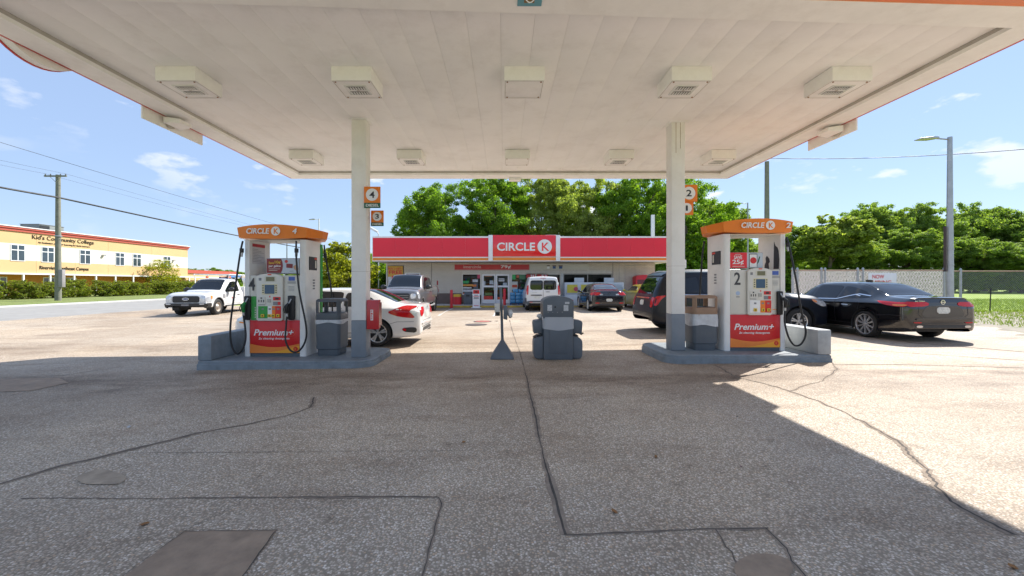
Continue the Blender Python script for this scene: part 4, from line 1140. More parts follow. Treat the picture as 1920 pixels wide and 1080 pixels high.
    def cast(s, u, v, axis):
        if axis[0] == 'y':
            sg = 1 if axis == 'y+' else -1
            o, d = Vector((u, 3*sg, v)), Vector((0, -sg, 0))
        elif axis == 'x-': o, d = Vector((-3, u, v)), Vector((1, 0, 0))
        elif axis == 'x+': o, d = Vector((12, u, v)), Vector((-1, 0, 0))
        else: o, d = Vector((u, v, 5)), Vector((0, 0, -1))
        h = s.bvh.ray_cast(o, d)
        if h[0] is None: h = s.bvh.find_nearest(o + d*(3 - (s.W if axis[0] == 'y' else 0.05)))
        n = h[1] if h[1].dot(d) < 0 else -h[1]
        return h[0], n
    def patch(s, name, poly, axis, material, off=0.006, res=0.09, rnd=2, parent=None, thick=0.012):
        P = [Vector(p) for p in poly]
        for _ in range(rnd):
            Q = []
            for i in range(len(P)):
                a, b = P[i], P[(i+1) % len(P)]
                t = min(0.25, 0.05/max((b-a).length, 1e-6))
                Q += [a.lerp(b, t), a.lerp(b, 1-t)]
            P = Q
        B = []
        for i in range(len(P)):
            a, b = P[i], P[(i+1) % len(P)]; k = max(1, int((b-a).length/res))
            for q in range(k): B.append(a.lerp(b, q/k))
        nb = len(B); pts = list(B)
        x0 = min(p.x for p in B); x1 = max(p.x for p in B); y0 = min(p.y for p in B); y1 = max(p.y for p in B)
        u = x0 + res*0.5
        while u < x1:
            v = y0 + res*0.5
            while v < y1:
                p = Vector((u, v))
                if all((p-b).length > res*0.45 for b in B): pts.append(p)
                v += res
            u += res
        r = geometry.delaunay_2d_cdt(pts, [(i, (i+1) % nb) for i in range(nb)], [], 1, 1e-5)
        vo, fo = r[0], r[2]
        m = MB(); hit = [s.cast(p.x, p.y, axis) for p in vo]
        m.v = [tuple(h + n*off) for h, n in hit]; m.f = [tuple(f) for f in fo]
        # skirt
        cnt = {}
        for f in fo:
            for i in range(len(f)):
                e = (f[i], f[(i+1) % len(f)]); key = tuple(sorted(e)); cnt.setdefault(key, []).append(e)
        for key, es in cnt.items():
            if len(es) == 1:
                a, b = es[0]; k = len(m.v)
                m.v += [tuple(hit[a][0] + hit[a][1]*(off-thick)), tuple(hit[b][0] + hit[b][1]*(off-thick))]
                m.f.append((a, b, k+1, k))
        return m.build(name, material, parent or s.root, smooth=50)
    def both(s, name, poly, material, **k):
        return [s.patch(name, poly, 'y+', material, **k), s.patch(name, poly, 'y-', material, **k)]
    def pair(s, name, poly, axis, material, **k):   # mirrored left/right on the rear or front
        a = s.patch(name, poly, axis, material, **k)
        b = s.patch(name, [(-p[0], p[1]) for p in poly][::-1], axis, material, **k)
        return a, b
    def seam(s, path, axis, w=0.012, material=None, name='seam', parent=None, off=0.003):
        P = [Vector(p) for p in path]; D = []
        for a, b in zip(P, P[1:]):
            k = max(1, int((b-a).length/0.06))
            for i in range(k): D.append(a.lerp(b, i/k))
        D.append(P[-1]); m = MB()
        for i, p in enumerate(D):
            d = (D[min(i+1, len(D)-1)]-D[max(i-1, 0)]).normalized(); n_ = Vector((-d.y, d.x))
            for sg in (-1, 1):
                h, n = s.cast(*(p + n_*w*0.5*sg), axis); m.v.append(tuple(h + n*off))
            if i: m.f.append((2*i-2, 2*i-1, 2*i+1, 2*i))
        return m.build(name, material or INK, parent or s.root, smooth=60)
    def on(s, u, v, axis, off=0.0):
        h, n = s.cast(u, v, axis); return h + n*off
    def mirror(s, x, z, material, size=1.0):
        for sg, ax in ((1, 'y+'), (-1, 'y-')):
            p = s.on(x, z, ax)
            m = MB(); k = size; rings = []
            for a, r1 in ((0.0, 0.5), (0.03, 0.9), (0.07, 1.0), (0.11, 0.75), (0.125, 0.3)):
                rings.append([(p.x + 0.06 - a*k - (0.03*(1-r1)), p.y + sg*(0.13*k + 0.10*k*r1*math.cos(t)), p.z + 0.04 + 0.075*k*r1*math.sin(t)) for t in lin(0, 2*math.pi, 14)[:-1]])
            m.loft(rings); 
            m.cyl((p.x + 0.02, p.y - sg*0.02, p.z), (p.x + 0.02, p.y + sg*0.10, p.z + 0.02), 0.03, 0.025, 8)
            m.build('mirror', material, s.root, smooth=60)
    def wheels(s, rim_mat, style=5, rimk=0.70, width=0.21, dark=None, inset=0.02):
        wr = s.wr; rr = wr*rimk
        tyre = MB().lathe([(rr, -width/2), (rr+0.015, -width/2-0.004), (wr-0.05, -width/2-0.012), (wr-0.012, -width/2+0.012), (wr, -width/2+0.04), (wr, width/2-0.04), (wr-0.012, width/2-0.012), (wr-0.05, width/2+0.012), (rr+0.015, width/2+0.004), (rr, width/2)], 40, 'y').mesh('tyre', BLACKT, smooth=40)
        hub = MB().lathe([(0.001, 0.02), (rr-0.004, 0.02), (rr-0.004, width/2-0.02), (rr-0.012, width/2-0.02), (rr-0.02, 0.035), (0.001, 0.035)], 32, 'y', close=False).mesh('wheel', dark or INK, smooth=40)
        m = MB(); f = width/2 - 0.005
        m.lathe([(rr*0.90, f-0.03), (rr*0.92, f), (rr*0.995, f+0.006), (rr*0.995, f-0.04)], 40, 'y')
        m.lathe([(0.001, f-0.03), (0.001, f+0.002), (rr*0.17, f), (rr*0.19, f-0.03)], 20, 'y')
        if style == 'steel':
            m.lathe([(rr*0.12, f-0.02), (rr*0.12, f+0.03), (rr*0.30, f+0.02), (rr*0.55, f-0.03), (rr*0.62, f-0.045), (rr*0.85, f-0.045), (rr*0.92, f-0.02), (rr*0.92, f-0.05), (rr*0.2, f-0.06)], 32, 'y')
        else:
            for i in range(style):
                a = 2*math.pi*i/style + 0.3
                for da in ((-0.12, 0.12) if style <= 6 else (0.0,)):
                    wi, wo_ = (0.022, 0.030) if style <= 6 else (0.016, 0.026)
                    e = Vector((math.cos(a + da*1.4), 0, math.sin(a + da*1.4))); tt = Vector((-e.z, 0, e.x)); c0 = Vector((math.cos(a), 0, math.sin(a)))
                    p0 = c0*rr*0.12; p1 = e*rr*0.94
                    m.loft([[p0 - tt*wi + Vector((0, f-0.035, 0)), p0 + tt*wi + Vector((0, f-0.035, 0)), p0 + tt*wi*0.7 + Vector((0, f-0.004, 0)), p0 - tt*wi*0.7 + Vector((0, f-0.004, 0))],
                            [p1 - tt*wo_ + Vector((0, f-0.035, 0)), p1 + tt*wo_ + Vector((0, f-0.035, 0)), p1 + tt*wo_*0.7 + Vector((0, f-0.002, 0)), p1 - tt*wo_*0.7 + Vector((0, f-0.002, 0))]])
        rim = m.mesh('rim', rim_mat, smooth=35)
        for xw in s.axles:
            wy = interp(s.K[4], xw)
            for sg in (1, -1):
                w_ = link_obj('wheel', hub, s.root, (xw, sg*(wy - width/2 - inset), wr), 0 if sg > 0 else math.pi)
                link_obj('tyre', tyre, w_); link_obj('rim', rim, w_)
BLACKT = mat('tyre_rubber', (0.018, 0.018, 0.018), 0.75, var=0.25, bump=0.1, bs=50)
def paint(name, col, rough=0.32, metal=0.0, coat=1.0, var=0.03): return mat(name, col, rough, metal, var=var, vs=1.0, coat=coat)
CARGLASS = mat('car_glass', (0.006, 0.008, 0.012), 0.015, spec=0.6, var=0.05)
TAIL = mat('tail_lamp', (0.52, 0.004, 0.008), 0.15, coat=0.25, var=0.1, vs=12)
AMBER = mat('amber_lamp', (0.75, 0.22, 0.02), 0.12, coat=1.0)
CLEARL = mat('clear_lamp', (0.62, 0.64, 0.66), 0.10, coat=1.0, var=0.25, vs=14, metal=0.3)
CHROME = mat('chrome', (0.75, 0.76, 0.78), 0.10, metal=1.0, var=0.02)
ALLOY = mat('alloy', (0.62, 0.62, 0.62), 0.25, metal=0.7, var=0.05)
PLATE = mat('plate_white', (0.62, 0.62, 0.56), 0.4, var=0.25, vs=24)
PLATEG = mat('plate_print', (0.12, 0.22, 0.12), 0.5)
def plate(car, y0, y1, z0, z1, axis='x-', parent=None):
    p = car.patch('licence_plate', [(y0, z0), (y1, z0), (y1, z1), (y0, z1)], axis, PLATE, off=0.014, rnd=1, thick=0.02, parent=parent)
    return p

def vehicle(name, label, cat, loc, ang):
    return thing(name, label, cat, (loc[0], loc[1], gz(loc[0])), ang, 'vehicles on the forecourt')

def sedan(root, L, hw, Ht, paint_m, axles, wr, deck, fast, rim, style, roofx=(0.44, 0.60)):
    """three box or fastback saloon; deck = tail height, fast = where the rear glass ends (fraction of L)"""
    f = lambda a: a*L
    cowl = 0.75
    st = [
     (0.00, 0.33, 0.80, 0.88, hw*0.72, hw*0.75, hw*0.58, 0.005),
     (0.03, 0.27, 0.84, deck-0.02, hw*0.82, hw*0.85, hw*0.69, 0.010),
     (f(0.030), 0.24, 0.86, deck, hw*0.91, hw*0.95, hw*0.76, 0.012),
     (f(0.090), 0.21, 0.89, deck+0.015, hw*0.95, hw*0.98, hw*0.78, 0.016),
     (f(fast), 0.20, 0.915, deck+0.035, hw*0.97, hw*0.995, hw*0.76, 0.022),
     (f(fast+0.08), 0.19, 0.925, deck+0.035+(Ht-0.02-deck)*0.42, hw*0.945, hw, hw*0.68, 0.024),
     (f(fast+0.17), 0.185, 0.925, deck+0.03+(Ht-0.02-deck)*0.80, hw*0.94, hw, hw*0.64, 0.026),
     (f(roofx[0]), 0.18, 0.915, Ht-0.03, hw*0.94, hw, hw*0.62, 0.03),
     (f(roofx[1]), 0.18, 0.90, Ht-0.045, hw*0.94, hw, hw*0.63, 0.03),
     (f(roofx[1]+0.06), 0.18, 0.895, Ht-0.14, hw*0.94, hw, hw*0.66, 0.03),
     (f(cowl-0.01), 0.18, 0.875, 1.00, hw*0.97, hw*0.995, hw*0.76, 0.03),
     (f(cowl+0.02), 0.18, 0.86, 0.965, hw*0.97, hw*0.99, hw*0.78, 0.03),
     (f(0.88), 0.19, 0.80, 0.88, hw*0.95, hw*0.975, hw*0.76, 0.03),
     (f(0.955), 0.20, 0.68, 0.76, hw*0.89, hw*0.91, hw*0.72, 0.02),
     (f(0.988), 0.24, 0.58, 0.66, hw*0.78, hw*0.80, hw*0.62, 0.012),
     (L, 0.34, 0.52, 0.58, hw*0.64, hw*0.66, hw*0.5, 0.004)]
    c = Car(st, axles, wr, paint_m, root)
    c.wheels(rim, style, 0.77 if style == 10 else 0.70)
    return c
def doors(c, xs, z0, zt, handles, hm):
    """vertical door cuts with the sill line between them, and a handle on each door"""
    for ax in ('y+', 'y-'):
        for x in xs: c.seam([(x[0], z0), (x[1], (z0+zt)/2), (x[2], zt)], ax, name='door_seam')
        c.seam([(xs[0][0], z0), (xs[-1][0], z0)], ax, name='door_seam')
        for hx, hz in handles:
            c.patch('door_handle', [(hx, hz), (hx+0.21, hz+0.008), (hx+0.21, hz+0.035), (hx, hz+0.03)], ax, hm, off=0.03, thick=0.03, rnd=1)

def rear_lines(c, pm, zd, zb=0.60):
    """boot lid cuts, bumper shelf and lower lip on the tail"""
    c.seam([(-0.56, zd), (-0.60, zb + 0.06), (-0.52, zb), (0.52, zb), (0.60, zb + 0.06), (0.56, zd)], 'x-', 0.010, name='boot_seam')
    c.patch('bumper_shelf', [(-0.66, zb - 0.075), (0.66, zb - 0.075), (0.66, zb - 0.03), (-0.66, zb - 0.03)], 'x-', pm, off=0.028, thick=0.03, rnd=1)
    c.patch('bumper_lip', [(-0.60, zb - 0.15), (0.60, zb - 0.15), (0.60, zb - 0.135), (-0.60, zb - 0.135)], 'x-', DARK, off=0.006, rnd=0)
# ---- white saloon behind dispenser 4
WHITEP = paint('car_white', (0.70, 0.70, 0.68), 0.28)
r = vehicle('parked_car', 'white fastback saloon car fuelling behind dispenser 4', 'car', (-2.02, 10.82), math.pi)
c = sedan(r, 4.60, 0.90, 1.416, WHITEP, (1.02, 3.71), 0.325, 1.00, 0.125, ALLOY, 5, (0.46, 0.58))
for n_, poly in (('window', [(1.02, 0.985), (1.20, 1.16), (1.55, 1.265), (1.86, 1.30), (1.86, 0.955)]), ('window', [(1.92, 0.955), (1.92, 1.305), (2.55, 1.325), (2.80, 1.285), (2.80, 0.935)][:]), ('window', [(2.85, 0.935), (2.85, 1.27), (3.02, 1.20), (3.36, 0.975), (3.36, 0.925)])):
    c.both(n_, poly, CARGLASS)
c.patch('rear_window', [(0.62, -0.57), (1.72, -0.47), (1.72, 0.47), (0.62, 0.57)], 'z', CARGLASS)
c.patch('windshield', [(2.80, -0.50), (3.40, -0.64), (3.40, 0.64), (2.80, 0.50)], 'z', CARGLASS)
for ax in ('y+', 'y-'):
    c.patch('tail_light', [(0.07, 0.965), (0.40, 0.98), (0.80, 0.83), (0.60, 0.745), (0.36, 0.70), (0.12, 0.685), (0.30, 0.80)][:6] + [(0.18, 0.77), (0.28, 0.86)], ax, TAIL, off=0.012, rnd=1, res=0.05)
    c.patch('reverse_light', [(0.10, 0.70), (0.13, 0.77), (0.25, 0.845), (0.09, 0.83)], ax, CLEARL, off=0.010, rnd=1, res=0.05)
    c.patch('reflector_pod', [(0.10, 0.33), (0.40, 0.36), (0.44, 0.45), (0.18, 0.47), (0.09, 0.45)], ax, DARK, off=0.008, rnd=1)
    c.patch('reflector', [(0.33, 0.375), (0.40, 0.385), (0.42, 0.44), (0.34, 0.44)], ax, TAIL, off=0.014, rnd=1)
    c.patch('side_marker', [(4.20, 0.55), (4.38, 0.57), (4.38, 0.60), (4.20, 0.59)], ax, AMBER, off=0.010, rnd=1)
    c.patch('headlight', [(3.95, 0.74), (4.42, 0.68), (4.48, 0.62), (4.30, 0.62), (4.02, 0.69)], ax, CLEARL, off=0.012, rnd=1)
c.pair('tail_light', [(0.42, 0.80), (0.42, 0.94), (0.74, 0.95), (0.74, 0.72), (0.60, 0.72)], 'x-', TAIL, off=0.010, rnd=1)
c.patch('plate_recess', [(-0.30, 0.66), (0.30, 0.66), (0.30, 0.84), (-0.30, 0.84)], 'x-', mat('white_shade', (0.5, 0.5, 0.49), 0.4), off=0.006)
plate(c, -0.155, 0.155, 0.67, 0.82)
text('emblem', 'H', CHROME, r, -0.05, 0.05, 0.89, 0.96, -0.018, facing='-x', bold=0.02)
c.patch('rear_diffuser', [(-0.55, 0.345), (0.55, 0.345), (0.50, 0.43), (-0.50, 0.43)], 'x-', DARK, off=0.006)
doors(c, [(1.34, 1.18, 1.12), (1.89, 1.89, 1.89), (2.98, 3.02, 3.02)], 0.33, 0.93, [(1.42, 0.80), (2.10, 0.79)], WHITEP)
c.mirror(3.02, 0.95, WHITEP)
c.seam([(0.10, 0.60), (0.55, 0.60), (0.72, 0.55)], 'y+', 0.008, name='bumper_seam'); c.seam([(0.10, 0.60), (0.55, 0.60), (0.72, 0.55)], 'y-', 0.008, name='bumper_seam')

rear_lines(c, WHITEP, 0.95, 0.60)
# ---- black saloon at the right
BLACKP = mat('car_black', (0.005, 0.005, 0.007), 0.12, var=0.03, vs=1.0, coat=1.0, spec=0.5)
r = vehicle('parked_car', 'black saloon car with multi spoke wheels by the slatted fence', 'car', (10.22, 9.62), R(91.5))
c = sedan(r, 4.88, 0.925, 1.44, BLACKP, (1.06, 3.88), 0.34, 1.03, 0.135, ALLOY, 10, (0.44, 0.58))
c.both('window', [(1.98, 0.965), (1.98, 1.32), (2.65, 1.34), (2.86, 1.31), (2.86, 0.95)], CARGLASS)
c.both('window', [(2.91, 0.95), (2.91, 1.30), (3.10, 1.22), (3.55, 0.985), (3.55, 0.94)], CARGLASS)
c.both('window', [(0.98, 1.02), (1.22, 1.17), (1.60, 1.275), (1.93, 1.315), (1.93, 0.97), (1.55, 0.98)], CARGLASS)
for ax in ('y+', 'y-'):
    c.seam([(1.02, 1.055), (1.35, 1.10), (1.60, 1.045), (1.93, 0.955), (3.60, 0.925)], ax, 0.022, CHROME, 'window_trim', off=0.012)
    c.seam([(1.60, 1.045), (1.44, 1.085), (1.28, 1.05)], ax, 0.022, CHROME, 'window_trim', off=0.012)
c.patch('rear_window', [(0.72, -0.58), (1.78, -0.48), (1.78, 0.48), (0.72, 0.58)], 'z', CARGLASS)
c.patch('windshield', [(2.92, -0.51), (3.60, -0.65), (3.60, 0.65), (2.92, 0.51)], 'z', CARGLASS)
for ax in ('y+', 'y-'):
    c.patch('tail_light', [(0.05, 0.935), (0.30, 0.93), (0.78, 0.955), (0.52, 0.87), (0.25, 0.835), (0.05, 0.835)], ax, TAIL, off=0.010, rnd=1, res=0.05)
    c.patch('turn_light', [(0.07, 0.845), (0.28, 0.845), (0.34, 0.875), (0.07, 0.885)], ax, AMBER, off=0.014, rnd=1, res=0.05)
    c.patch('side_sill', [(1.46, 0.215), (3.48, 0.215), (3.48, 0.245), (1.46, 0.245)], ax, CHROME, off=0.012, rnd=0)
c.pair('tail_light', [(0.34, 0.865), (0.36, 0.95), (0.80, 0.945), (0.80, 0.83), (0.55, 0.84)], 'x-', TAIL, off=0.010, rnd=1, res=0.05)
c.pair('reflector', [(0.52, 0.455), (0.70, 0.455), (0.70, 0.485), (0.52, 0.485)], 'x-', TAIL, off=0.012, rnd=1)
c.patch('plate_recess', [(-0.48, 0.60), (0.48, 0.60), (0.52, 0.68), (0.40, 0.85), (-0.40, 0.85), (-0.52, 0.68)], 'x-', paint('car_black_recess', (0.01, 0.01, 0.012)), off=0.004)
plate(c, -0.155, 0.155, 0.68, 0.83)
m = MB(); m.lathe([(0.040, -0.006), (0.054, -0.006), (0.054, 0.0), (0.040, 0.0)], 24, 'x', (c.on(0, 0.945, 'x-').x - 0.006, 0, 0.945)); m.box(c.on(0, 0.945, 'x-').x - 0.014, c.on(0, 0.945, 'x-').x - 0.006, -0.06, 0.06, 0.937, 0.953); m.build('emblem', CHROME, r)
text('lettering', 'ALTIMA', CHROME, r, -0.66, -0.42, 0.955, 0.98, c.on(0.55, 0.965, 'x-').x - 0.004, facing='-x', bold=0.02, depth=0.006)
c.patch('rear_diffuser', [(-0.66, 0.345), (0.66, 0.345), (0.60, 0.42), (-0.60, 0.42)], 'x-', DARK, off=0.006)
c.pair('exhaust_tip', [(0.50, 0.35), (0.65, 0.35), (0.65, 0.405), (0.50, 0.405)], 'x-', CHROME, off=0.02, thick=0.03)
doors(c, [(1.42, 1.25, 1.20), (1.955, 1.955, 1.955), (3.12, 3.16, 3.16)], 0.34, 0.94, [(1.50, 0.80), (2.18, 0.79)], CHROME)
c.mirror(3.14, 0.96, BLACKP)
c.patch('shark_fin', [(1.80, -0.02), (1.96, -0.03), (1.96, 0.03), (1.80, 0.02)], 'z', BLACKP, off=0.05, thick=0.06, rnd=0)
c.patch('trunk_lip', [(0.06, -0.62), (0.13, -0.66), (0.13, 0.66), (0.06, 0.62)], 'z', BLACKP, off=0.022, thick=0.03, rnd=0)
c.seam([(0.05, 0.62), (0.40, 0.63), (0.70, 0.60)], 'y+', 0.008, name='bumper_seam'); c.seam([(0.05, 0.62), (0.40, 0.63), (0.70, 0.60)], 'y-', 0.008, name='bumper_seam')

rear_lines(c, BLACKP, 0.98)
# ---- dark saloon by the shop
NAVY = mat('car_dark_navy', (0.009, 0.010, 0.015), 0.15, var=0.03, vs=1.0, coat=1.0, spec=0.5)
r = vehicle('parked_car', 'dark navy saloon car parked nose in before the ice freezers', 'car', (5.25, 20.6), R(90))
c = sedan(r, 4.57, 0.90, 1.43, NAVY, (0.98, 3.68), 0.325, 1.05, 0.12, mat('pale_rim', (0.66, 0.65, 0.60), 0.3, metal=0.5), 5, (0.45, 0.59))
c.both('window', [(0.98, 1.03), (1.20, 1.17), (1.52, 1.265), (1.86, 1.305), (1.86, 0.97)], CARGLASS)
c.both('window', [(1.92, 0.97), (1.92, 1.31), (2.55, 1.33), (2.80, 1.29), (2.80, 0.95)], CARGLASS)
c.both('window', [(2.85, 0.95), (2.85, 1.28), (3.02, 1.20), (3.36, 0.985), (3.36, 0.94)], CARGLASS)
c.patch('rear_window', [(0.60, -0.56), (1.62, -0.48), (1.62, 0.48), (0.60, 0.56)], 'z', mat('pale_sky_glass', (0.03, 0.035, 0.04), 0.03, coat=1.0))
c.patch('windshield', [(2.80, -0.50), (3.38, -0.63), (3.38, 0.63), (2.80, 0.50)], 'z', CARGLASS)
c.pair('tail_light', [(0.40, 0.88), (0.44, 0.97), (0.76, 0.98), (0.76, 0.83), (0.62, 0.82)], 'x-', TAIL, off=0.012, rnd=1, res=0.05)
for ax in ('y+', 'y-'): c.patch('tail_light', [(0.04, 0.96), (0.34, 0.96), (0.44, 0.90), (0.22, 0.83), (0.04, 0.83)], ax, TAIL, off=0.012, rnd=1, res=0.05)
c.pair('reverse_light', [(0.32, 0.83), (0.32, 0.90), (0.46, 0.90), (0.50, 0.84)], 'x-', CLEARL, off=0.014, rnd=1, res=0.05)
plate(c, -0.155, 0.155, 0.52, 0.67)
c.pair('reflector', [(0.48, 0.42), (0.70, 0.42), (0.70, 0.47), (0.48, 0.47)], 'x-', TAIL, off=0.012, rnd=1)
xe = c.on(0, 0.95, 'x-').x
m = MB(); m.prism([(0.065*math.cos(a), 0.945 + 0.04*math.sin(a)) for a in lin(0, 2*math.pi, 24)[:-1]], 'x', xe - 0.012, xe + 0.01); m.build('emblem', CHROME, r)
text('emblem_letter', 'H', INK, r, -0.03, 0.03, 0.925, 0.965, xe - 0.0125, facing='-x', shear=0.3, bold=0.02)
text('lettering', 'ELANTRA', CHROME, r, -0.28, 0.28, 0.845, 0.875, xe - 0.002, facing='-x', bold=0.02, depth=0.006)
doors(c, [(1.34, 1.18, 1.12), (1.89, 1.89, 1.89), (2.98, 3.02, 3.02)], 0.33, 0.93, [(1.42, 0.80), (2.10, 0.79)], NAVY)
c.mirror(3.02, 0.95, NAVY)
c.patch('rear_diffuser', [(-0.6, 0.345), (0.6, 0.345), (0.55, 0.40), (-0.55, 0.40)], 'x-', DARK, off=0.006)
rear_lines(c, NAVY, 1.0, 0.74)
# ---- yellow car, mostly hidden
YELP = paint('car_yellow', (0.55, 0.42, 0.02), 0.3)
r = vehicle('parked_car', 'yellow coupe mostly hidden behind the black sport utility vehicle', 'car', (7.95, 21.0), R(90))
c = sedan(r, 4.60, 0.92, 1.36, YELP, (0.98, 3.70), 0.34, 0.98, 0.12, ALLOY, 5, (0.46, 0.58))
c.both('window', [(1.22, 1.02), (1.55, 1.20), (2.20, 1.26), (2.80, 1.24), (3.30, 0.97)], CARGLASS)
c.patch('windshield', [(2.80, -0.50), (3.38, -0.63), (3.38, 0.63), (2.80, 0.50)], 'z', CARGLASS)
c.patch('rear_window', [(0.60, -0.56), (1.62, -0.48), (1.62, 0.48), (0.60, 0.56)], 'z', CARGLASS)
c.pair('tail_light', [(0.30, 0.78), (0.30, 0.90), (0.74, 0.90), (0.74, 0.78)], 'x-', TAIL, off=0.012, rnd=1)
c.mirror(3.02, 0.95, YELP)

# ---- black sport utility vehicle behind dispenser 2
r = vehicle('parked_suv', 'black sport utility vehicle fuelling behind dispenser 2', 'suv', (4.15, 12.5), 0)
hw = 0.985; L = 5.0
st = [(0.00, 0.46, 0.62, 0.70, hw*0.82, hw*0.86, hw*0.72, 0.002), (0.035, 0.36, 0.80, 0.92, hw*0.88, hw*0.92, hw*0.78, 0.005), (0.10, 0.32, 1.00, 1.12, hw*0.92, hw*0.955, hw*0.80, 0.01),
      (0.22, 0.30, 1.10, 1.36, hw*0.95, hw*0.97, hw*0.79, 0.012), (0.42, 0.28, 1.14, 1.66, hw*0.965, hw*0.98, hw*0.75, 0.018), (0.52, 0.27, 1.15, 1.735, hw*0.97, hw*0.985, hw*0.735, 0.02), (1.20, 0.26, 1.14, 1.765, hw*0.98, hw, hw*0.735, 0.022),
      (2.30, 0.25, 1.12, 1.775, hw*0.98, hw, hw*0.73, 0.025), (2.95, 0.25, 1.10, 1.72, hw*0.98, hw, hw*0.72, 0.025), (3.10, 0.25, 1.10, 1.66, hw*0.98, hw, hw*0.73, 0.025), (3.82, 0.25, 1.07, 1.20, hw*0.975, hw*0.995, hw*0.82, 0.03),
      (3.90, 0.25, 1.05, 1.165, hw*0.97, hw*0.99, hw*0.83, 0.035), (4.60, 0.26, 0.98, 1.09, hw*0.965, hw*0.98, hw*0.83, 0.035), (4.87, 0.28, 0.88, 0.99, hw*0.92, hw*0.94, hw*0.78, 0.02), (4.96, 0.32, 0.74, 0.86, hw*0.85, hw*0.87, hw*0.68, 0.01), (L, 0.42, 0.62, 0.70, hw*0.66, hw*0.68, hw*0.5, 0.004)]
SUVP = mat('suv_dark_blue', (0.007, 0.010, 0.018), 0.30, var=0.03, vs=1.0, coat=0.3, spec=0.25)
c = Car(st, (0.98, 4.10), 0.375, SUVP, r, arch=0.44)
c.wheels(ALLOY, 5, 0.64, 0.24)
c.both('window', [(0.62, 1.20), (0.80, 1.55), (1.32, 1.63), (1.32, 1.17)], CARGLASS)
c.both('window', [(1.40, 1.17), (1.40, 1.635), (2.14, 1.65), (2.14, 1.155)], CARGLASS)
c.both('window', [(2.20, 1.155), (2.20, 1.645), (2.92, 1.61), (3.46, 1.20), (3.46, 1.145)], CARGLASS)
c.patch('rear_window', [(-0.66, 1.14), (0.66, 1.14), (0.58, 1.60), (-0.58, 1.60)], 'x-', CARGLASS)
c.patch('windshield', [(3.0, -0.60), (3.70, -0.74), (3.70, 0.74), (3.0, 0.60)], 'z', CARGLASS)
for ax in ('y+', 'y-'):
    c.patch('tail_light', [(0.05, 0.84), (0.10, 1.07), (0.40, 1.11), (0.24, 1.00), (0.16, 0.86), (0.08, 0.80)], ax, TAIL, off=0.012, rnd=1, res=0.05)
    c.patch('headlight', [(4.42, 1.00), (4.80, 0.93), (4.88, 0.80), (4.72, 0.80), (4.50, 0.92)], ax, CLEARL, off=0.012, rnd=1)
    c.patch('turn_light', [(4.42, 1.00), (4.56, 0.975), (4.58, 0.90), (4.50, 0.92)], ax, AMBER, off=0.016, rnd=1)
    c.patch('lower_cladding', [(1.48, 0.27), (3.60, 0.27), (3.60, 0.40), (1.48, 0.40)], ax, DARK, off=0.008, rnd=1)
    c.seam([(0.5, 1.125), (1.9, 1.118), (3.5, 1.11)], ax, 0.016, CHROME, 'window_trim', off=0.010)
    c.seam([(0.60, 1.815), (1.8, 1.83), (2.85, 1.80)], ax, 0.01, STEEL, 'roof_rail_gap')
    m = MB().tube([(0.62, (1 if ax == 'y+' else -1)*0.64, 1.77), (0.75, (1 if ax == 'y+' else -1)*0.65, 1.815), (2.6, (1 if ax == 'y+' else -1)*0.65, 1.825), (2.8, (1 if ax == 'y+' else -1)*0.64, 1.775)], 0.018, 8); m.build('roof_rail', STEEL, r, smooth=60)
c.pair('tail_light', [(0.70, 0.80), (0.71, 1.05), (0.86, 1.05), (0.86, 0.76), (0.74, 0.76)], 'x-', TAIL, off=0.012, rnd=1, res=0.05)
c.patch('tailgate_trim', [(-0.58, 1.00), (0.58, 1.00), (0.58, 1.035), (-0.58, 1.035)], 'x-', CHROME, off=0.016)
plate(c, -0.155, 0.155, 0.80, 0.95)
c.patch('bumper_lower', [(-0.80, 0.38), (0.80, 0.38), (0.76, 0.55), (-0.76, 0.55)], 'x-', DARK, off=0.010)
c.patch('spoiler', [(0.40, -0.66), (0.62, -0.68), (0.62, 0.68), (0.40, 0.66)], 'z', SUVP, off=0.03, thick=0.05, rnd=1)
doors(c, [(1.42, 1.36, 1.36), (2.17, 2.17, 2.17), (3.36, 3.38, 3.36)], 0.44, 1.14, [(1.52, 1.0), (2.28, 0.99)], CHROME)
c.mirror(3.30, 1.17, SUVP, 1.2)

# ---- white panel van before the doors
VANW = paint('van_white', (0.68, 0.68, 0.67), 0.35, coat=0.6)
r = vehicle('parked_van', 'white panel van with twin rear doors parked at the shop doors', 'van', (2.07, 21.8), R(90))
hw = 0.917; L = 4.42
st = [(0.00, 0.42, 1.00, 1.55, hw*0.93, hw*0.95, hw*0.76, 0.01), (0.03, 0.34, 1.04, 1.70, hw*0.955, hw*0.975, hw*0.79, 0.02), (0.10, 0.30, 1.06, 1.775, hw*0.97, hw*0.99, hw*0.80, 0.03), (0.3, 0.28, 1.06, 1.80, hw*0.98, hw, hw*0.80, 0.035), (1.8, 0.25, 1.05, 1.81, hw*0.98, hw, hw*0.79, 0.04), (2.75, 0.25, 1.04, 1.77, hw*0.98, hw, hw*0.76, 0.04),
      (3.0, 0.25, 1.03, 1.68, hw*0.98, hw, hw*0.74, 0.04), (3.72, 0.25, 1.0, 1.13, hw*0.97, hw*0.99, hw*0.80, 0.04), (4.1, 0.26, 0.92, 1.02, hw*0.92, hw*0.94, hw*0.78, 0.03), (4.32, 0.28, 0.76, 0.86, hw*0.84, hw*0.86, hw*0.70, 0.02), (4.42, 0.36, 0.6, 0.68, hw*0.7, hw*0.72, hw*0.55, 0.005)]
c = Car(st, (0.86, 3.52), 0.335, VANW, r)
c.wheels(ALLOY, 'steel', 0.66, 0.21)
c.pair('rear_window', [(0.02, 1.12), (0.62, 1.12), (0.70, 1.20), (0.68, 1.56), (0.60, 1.62), (0.02, 1.62)], 'x-', CARGLASS)
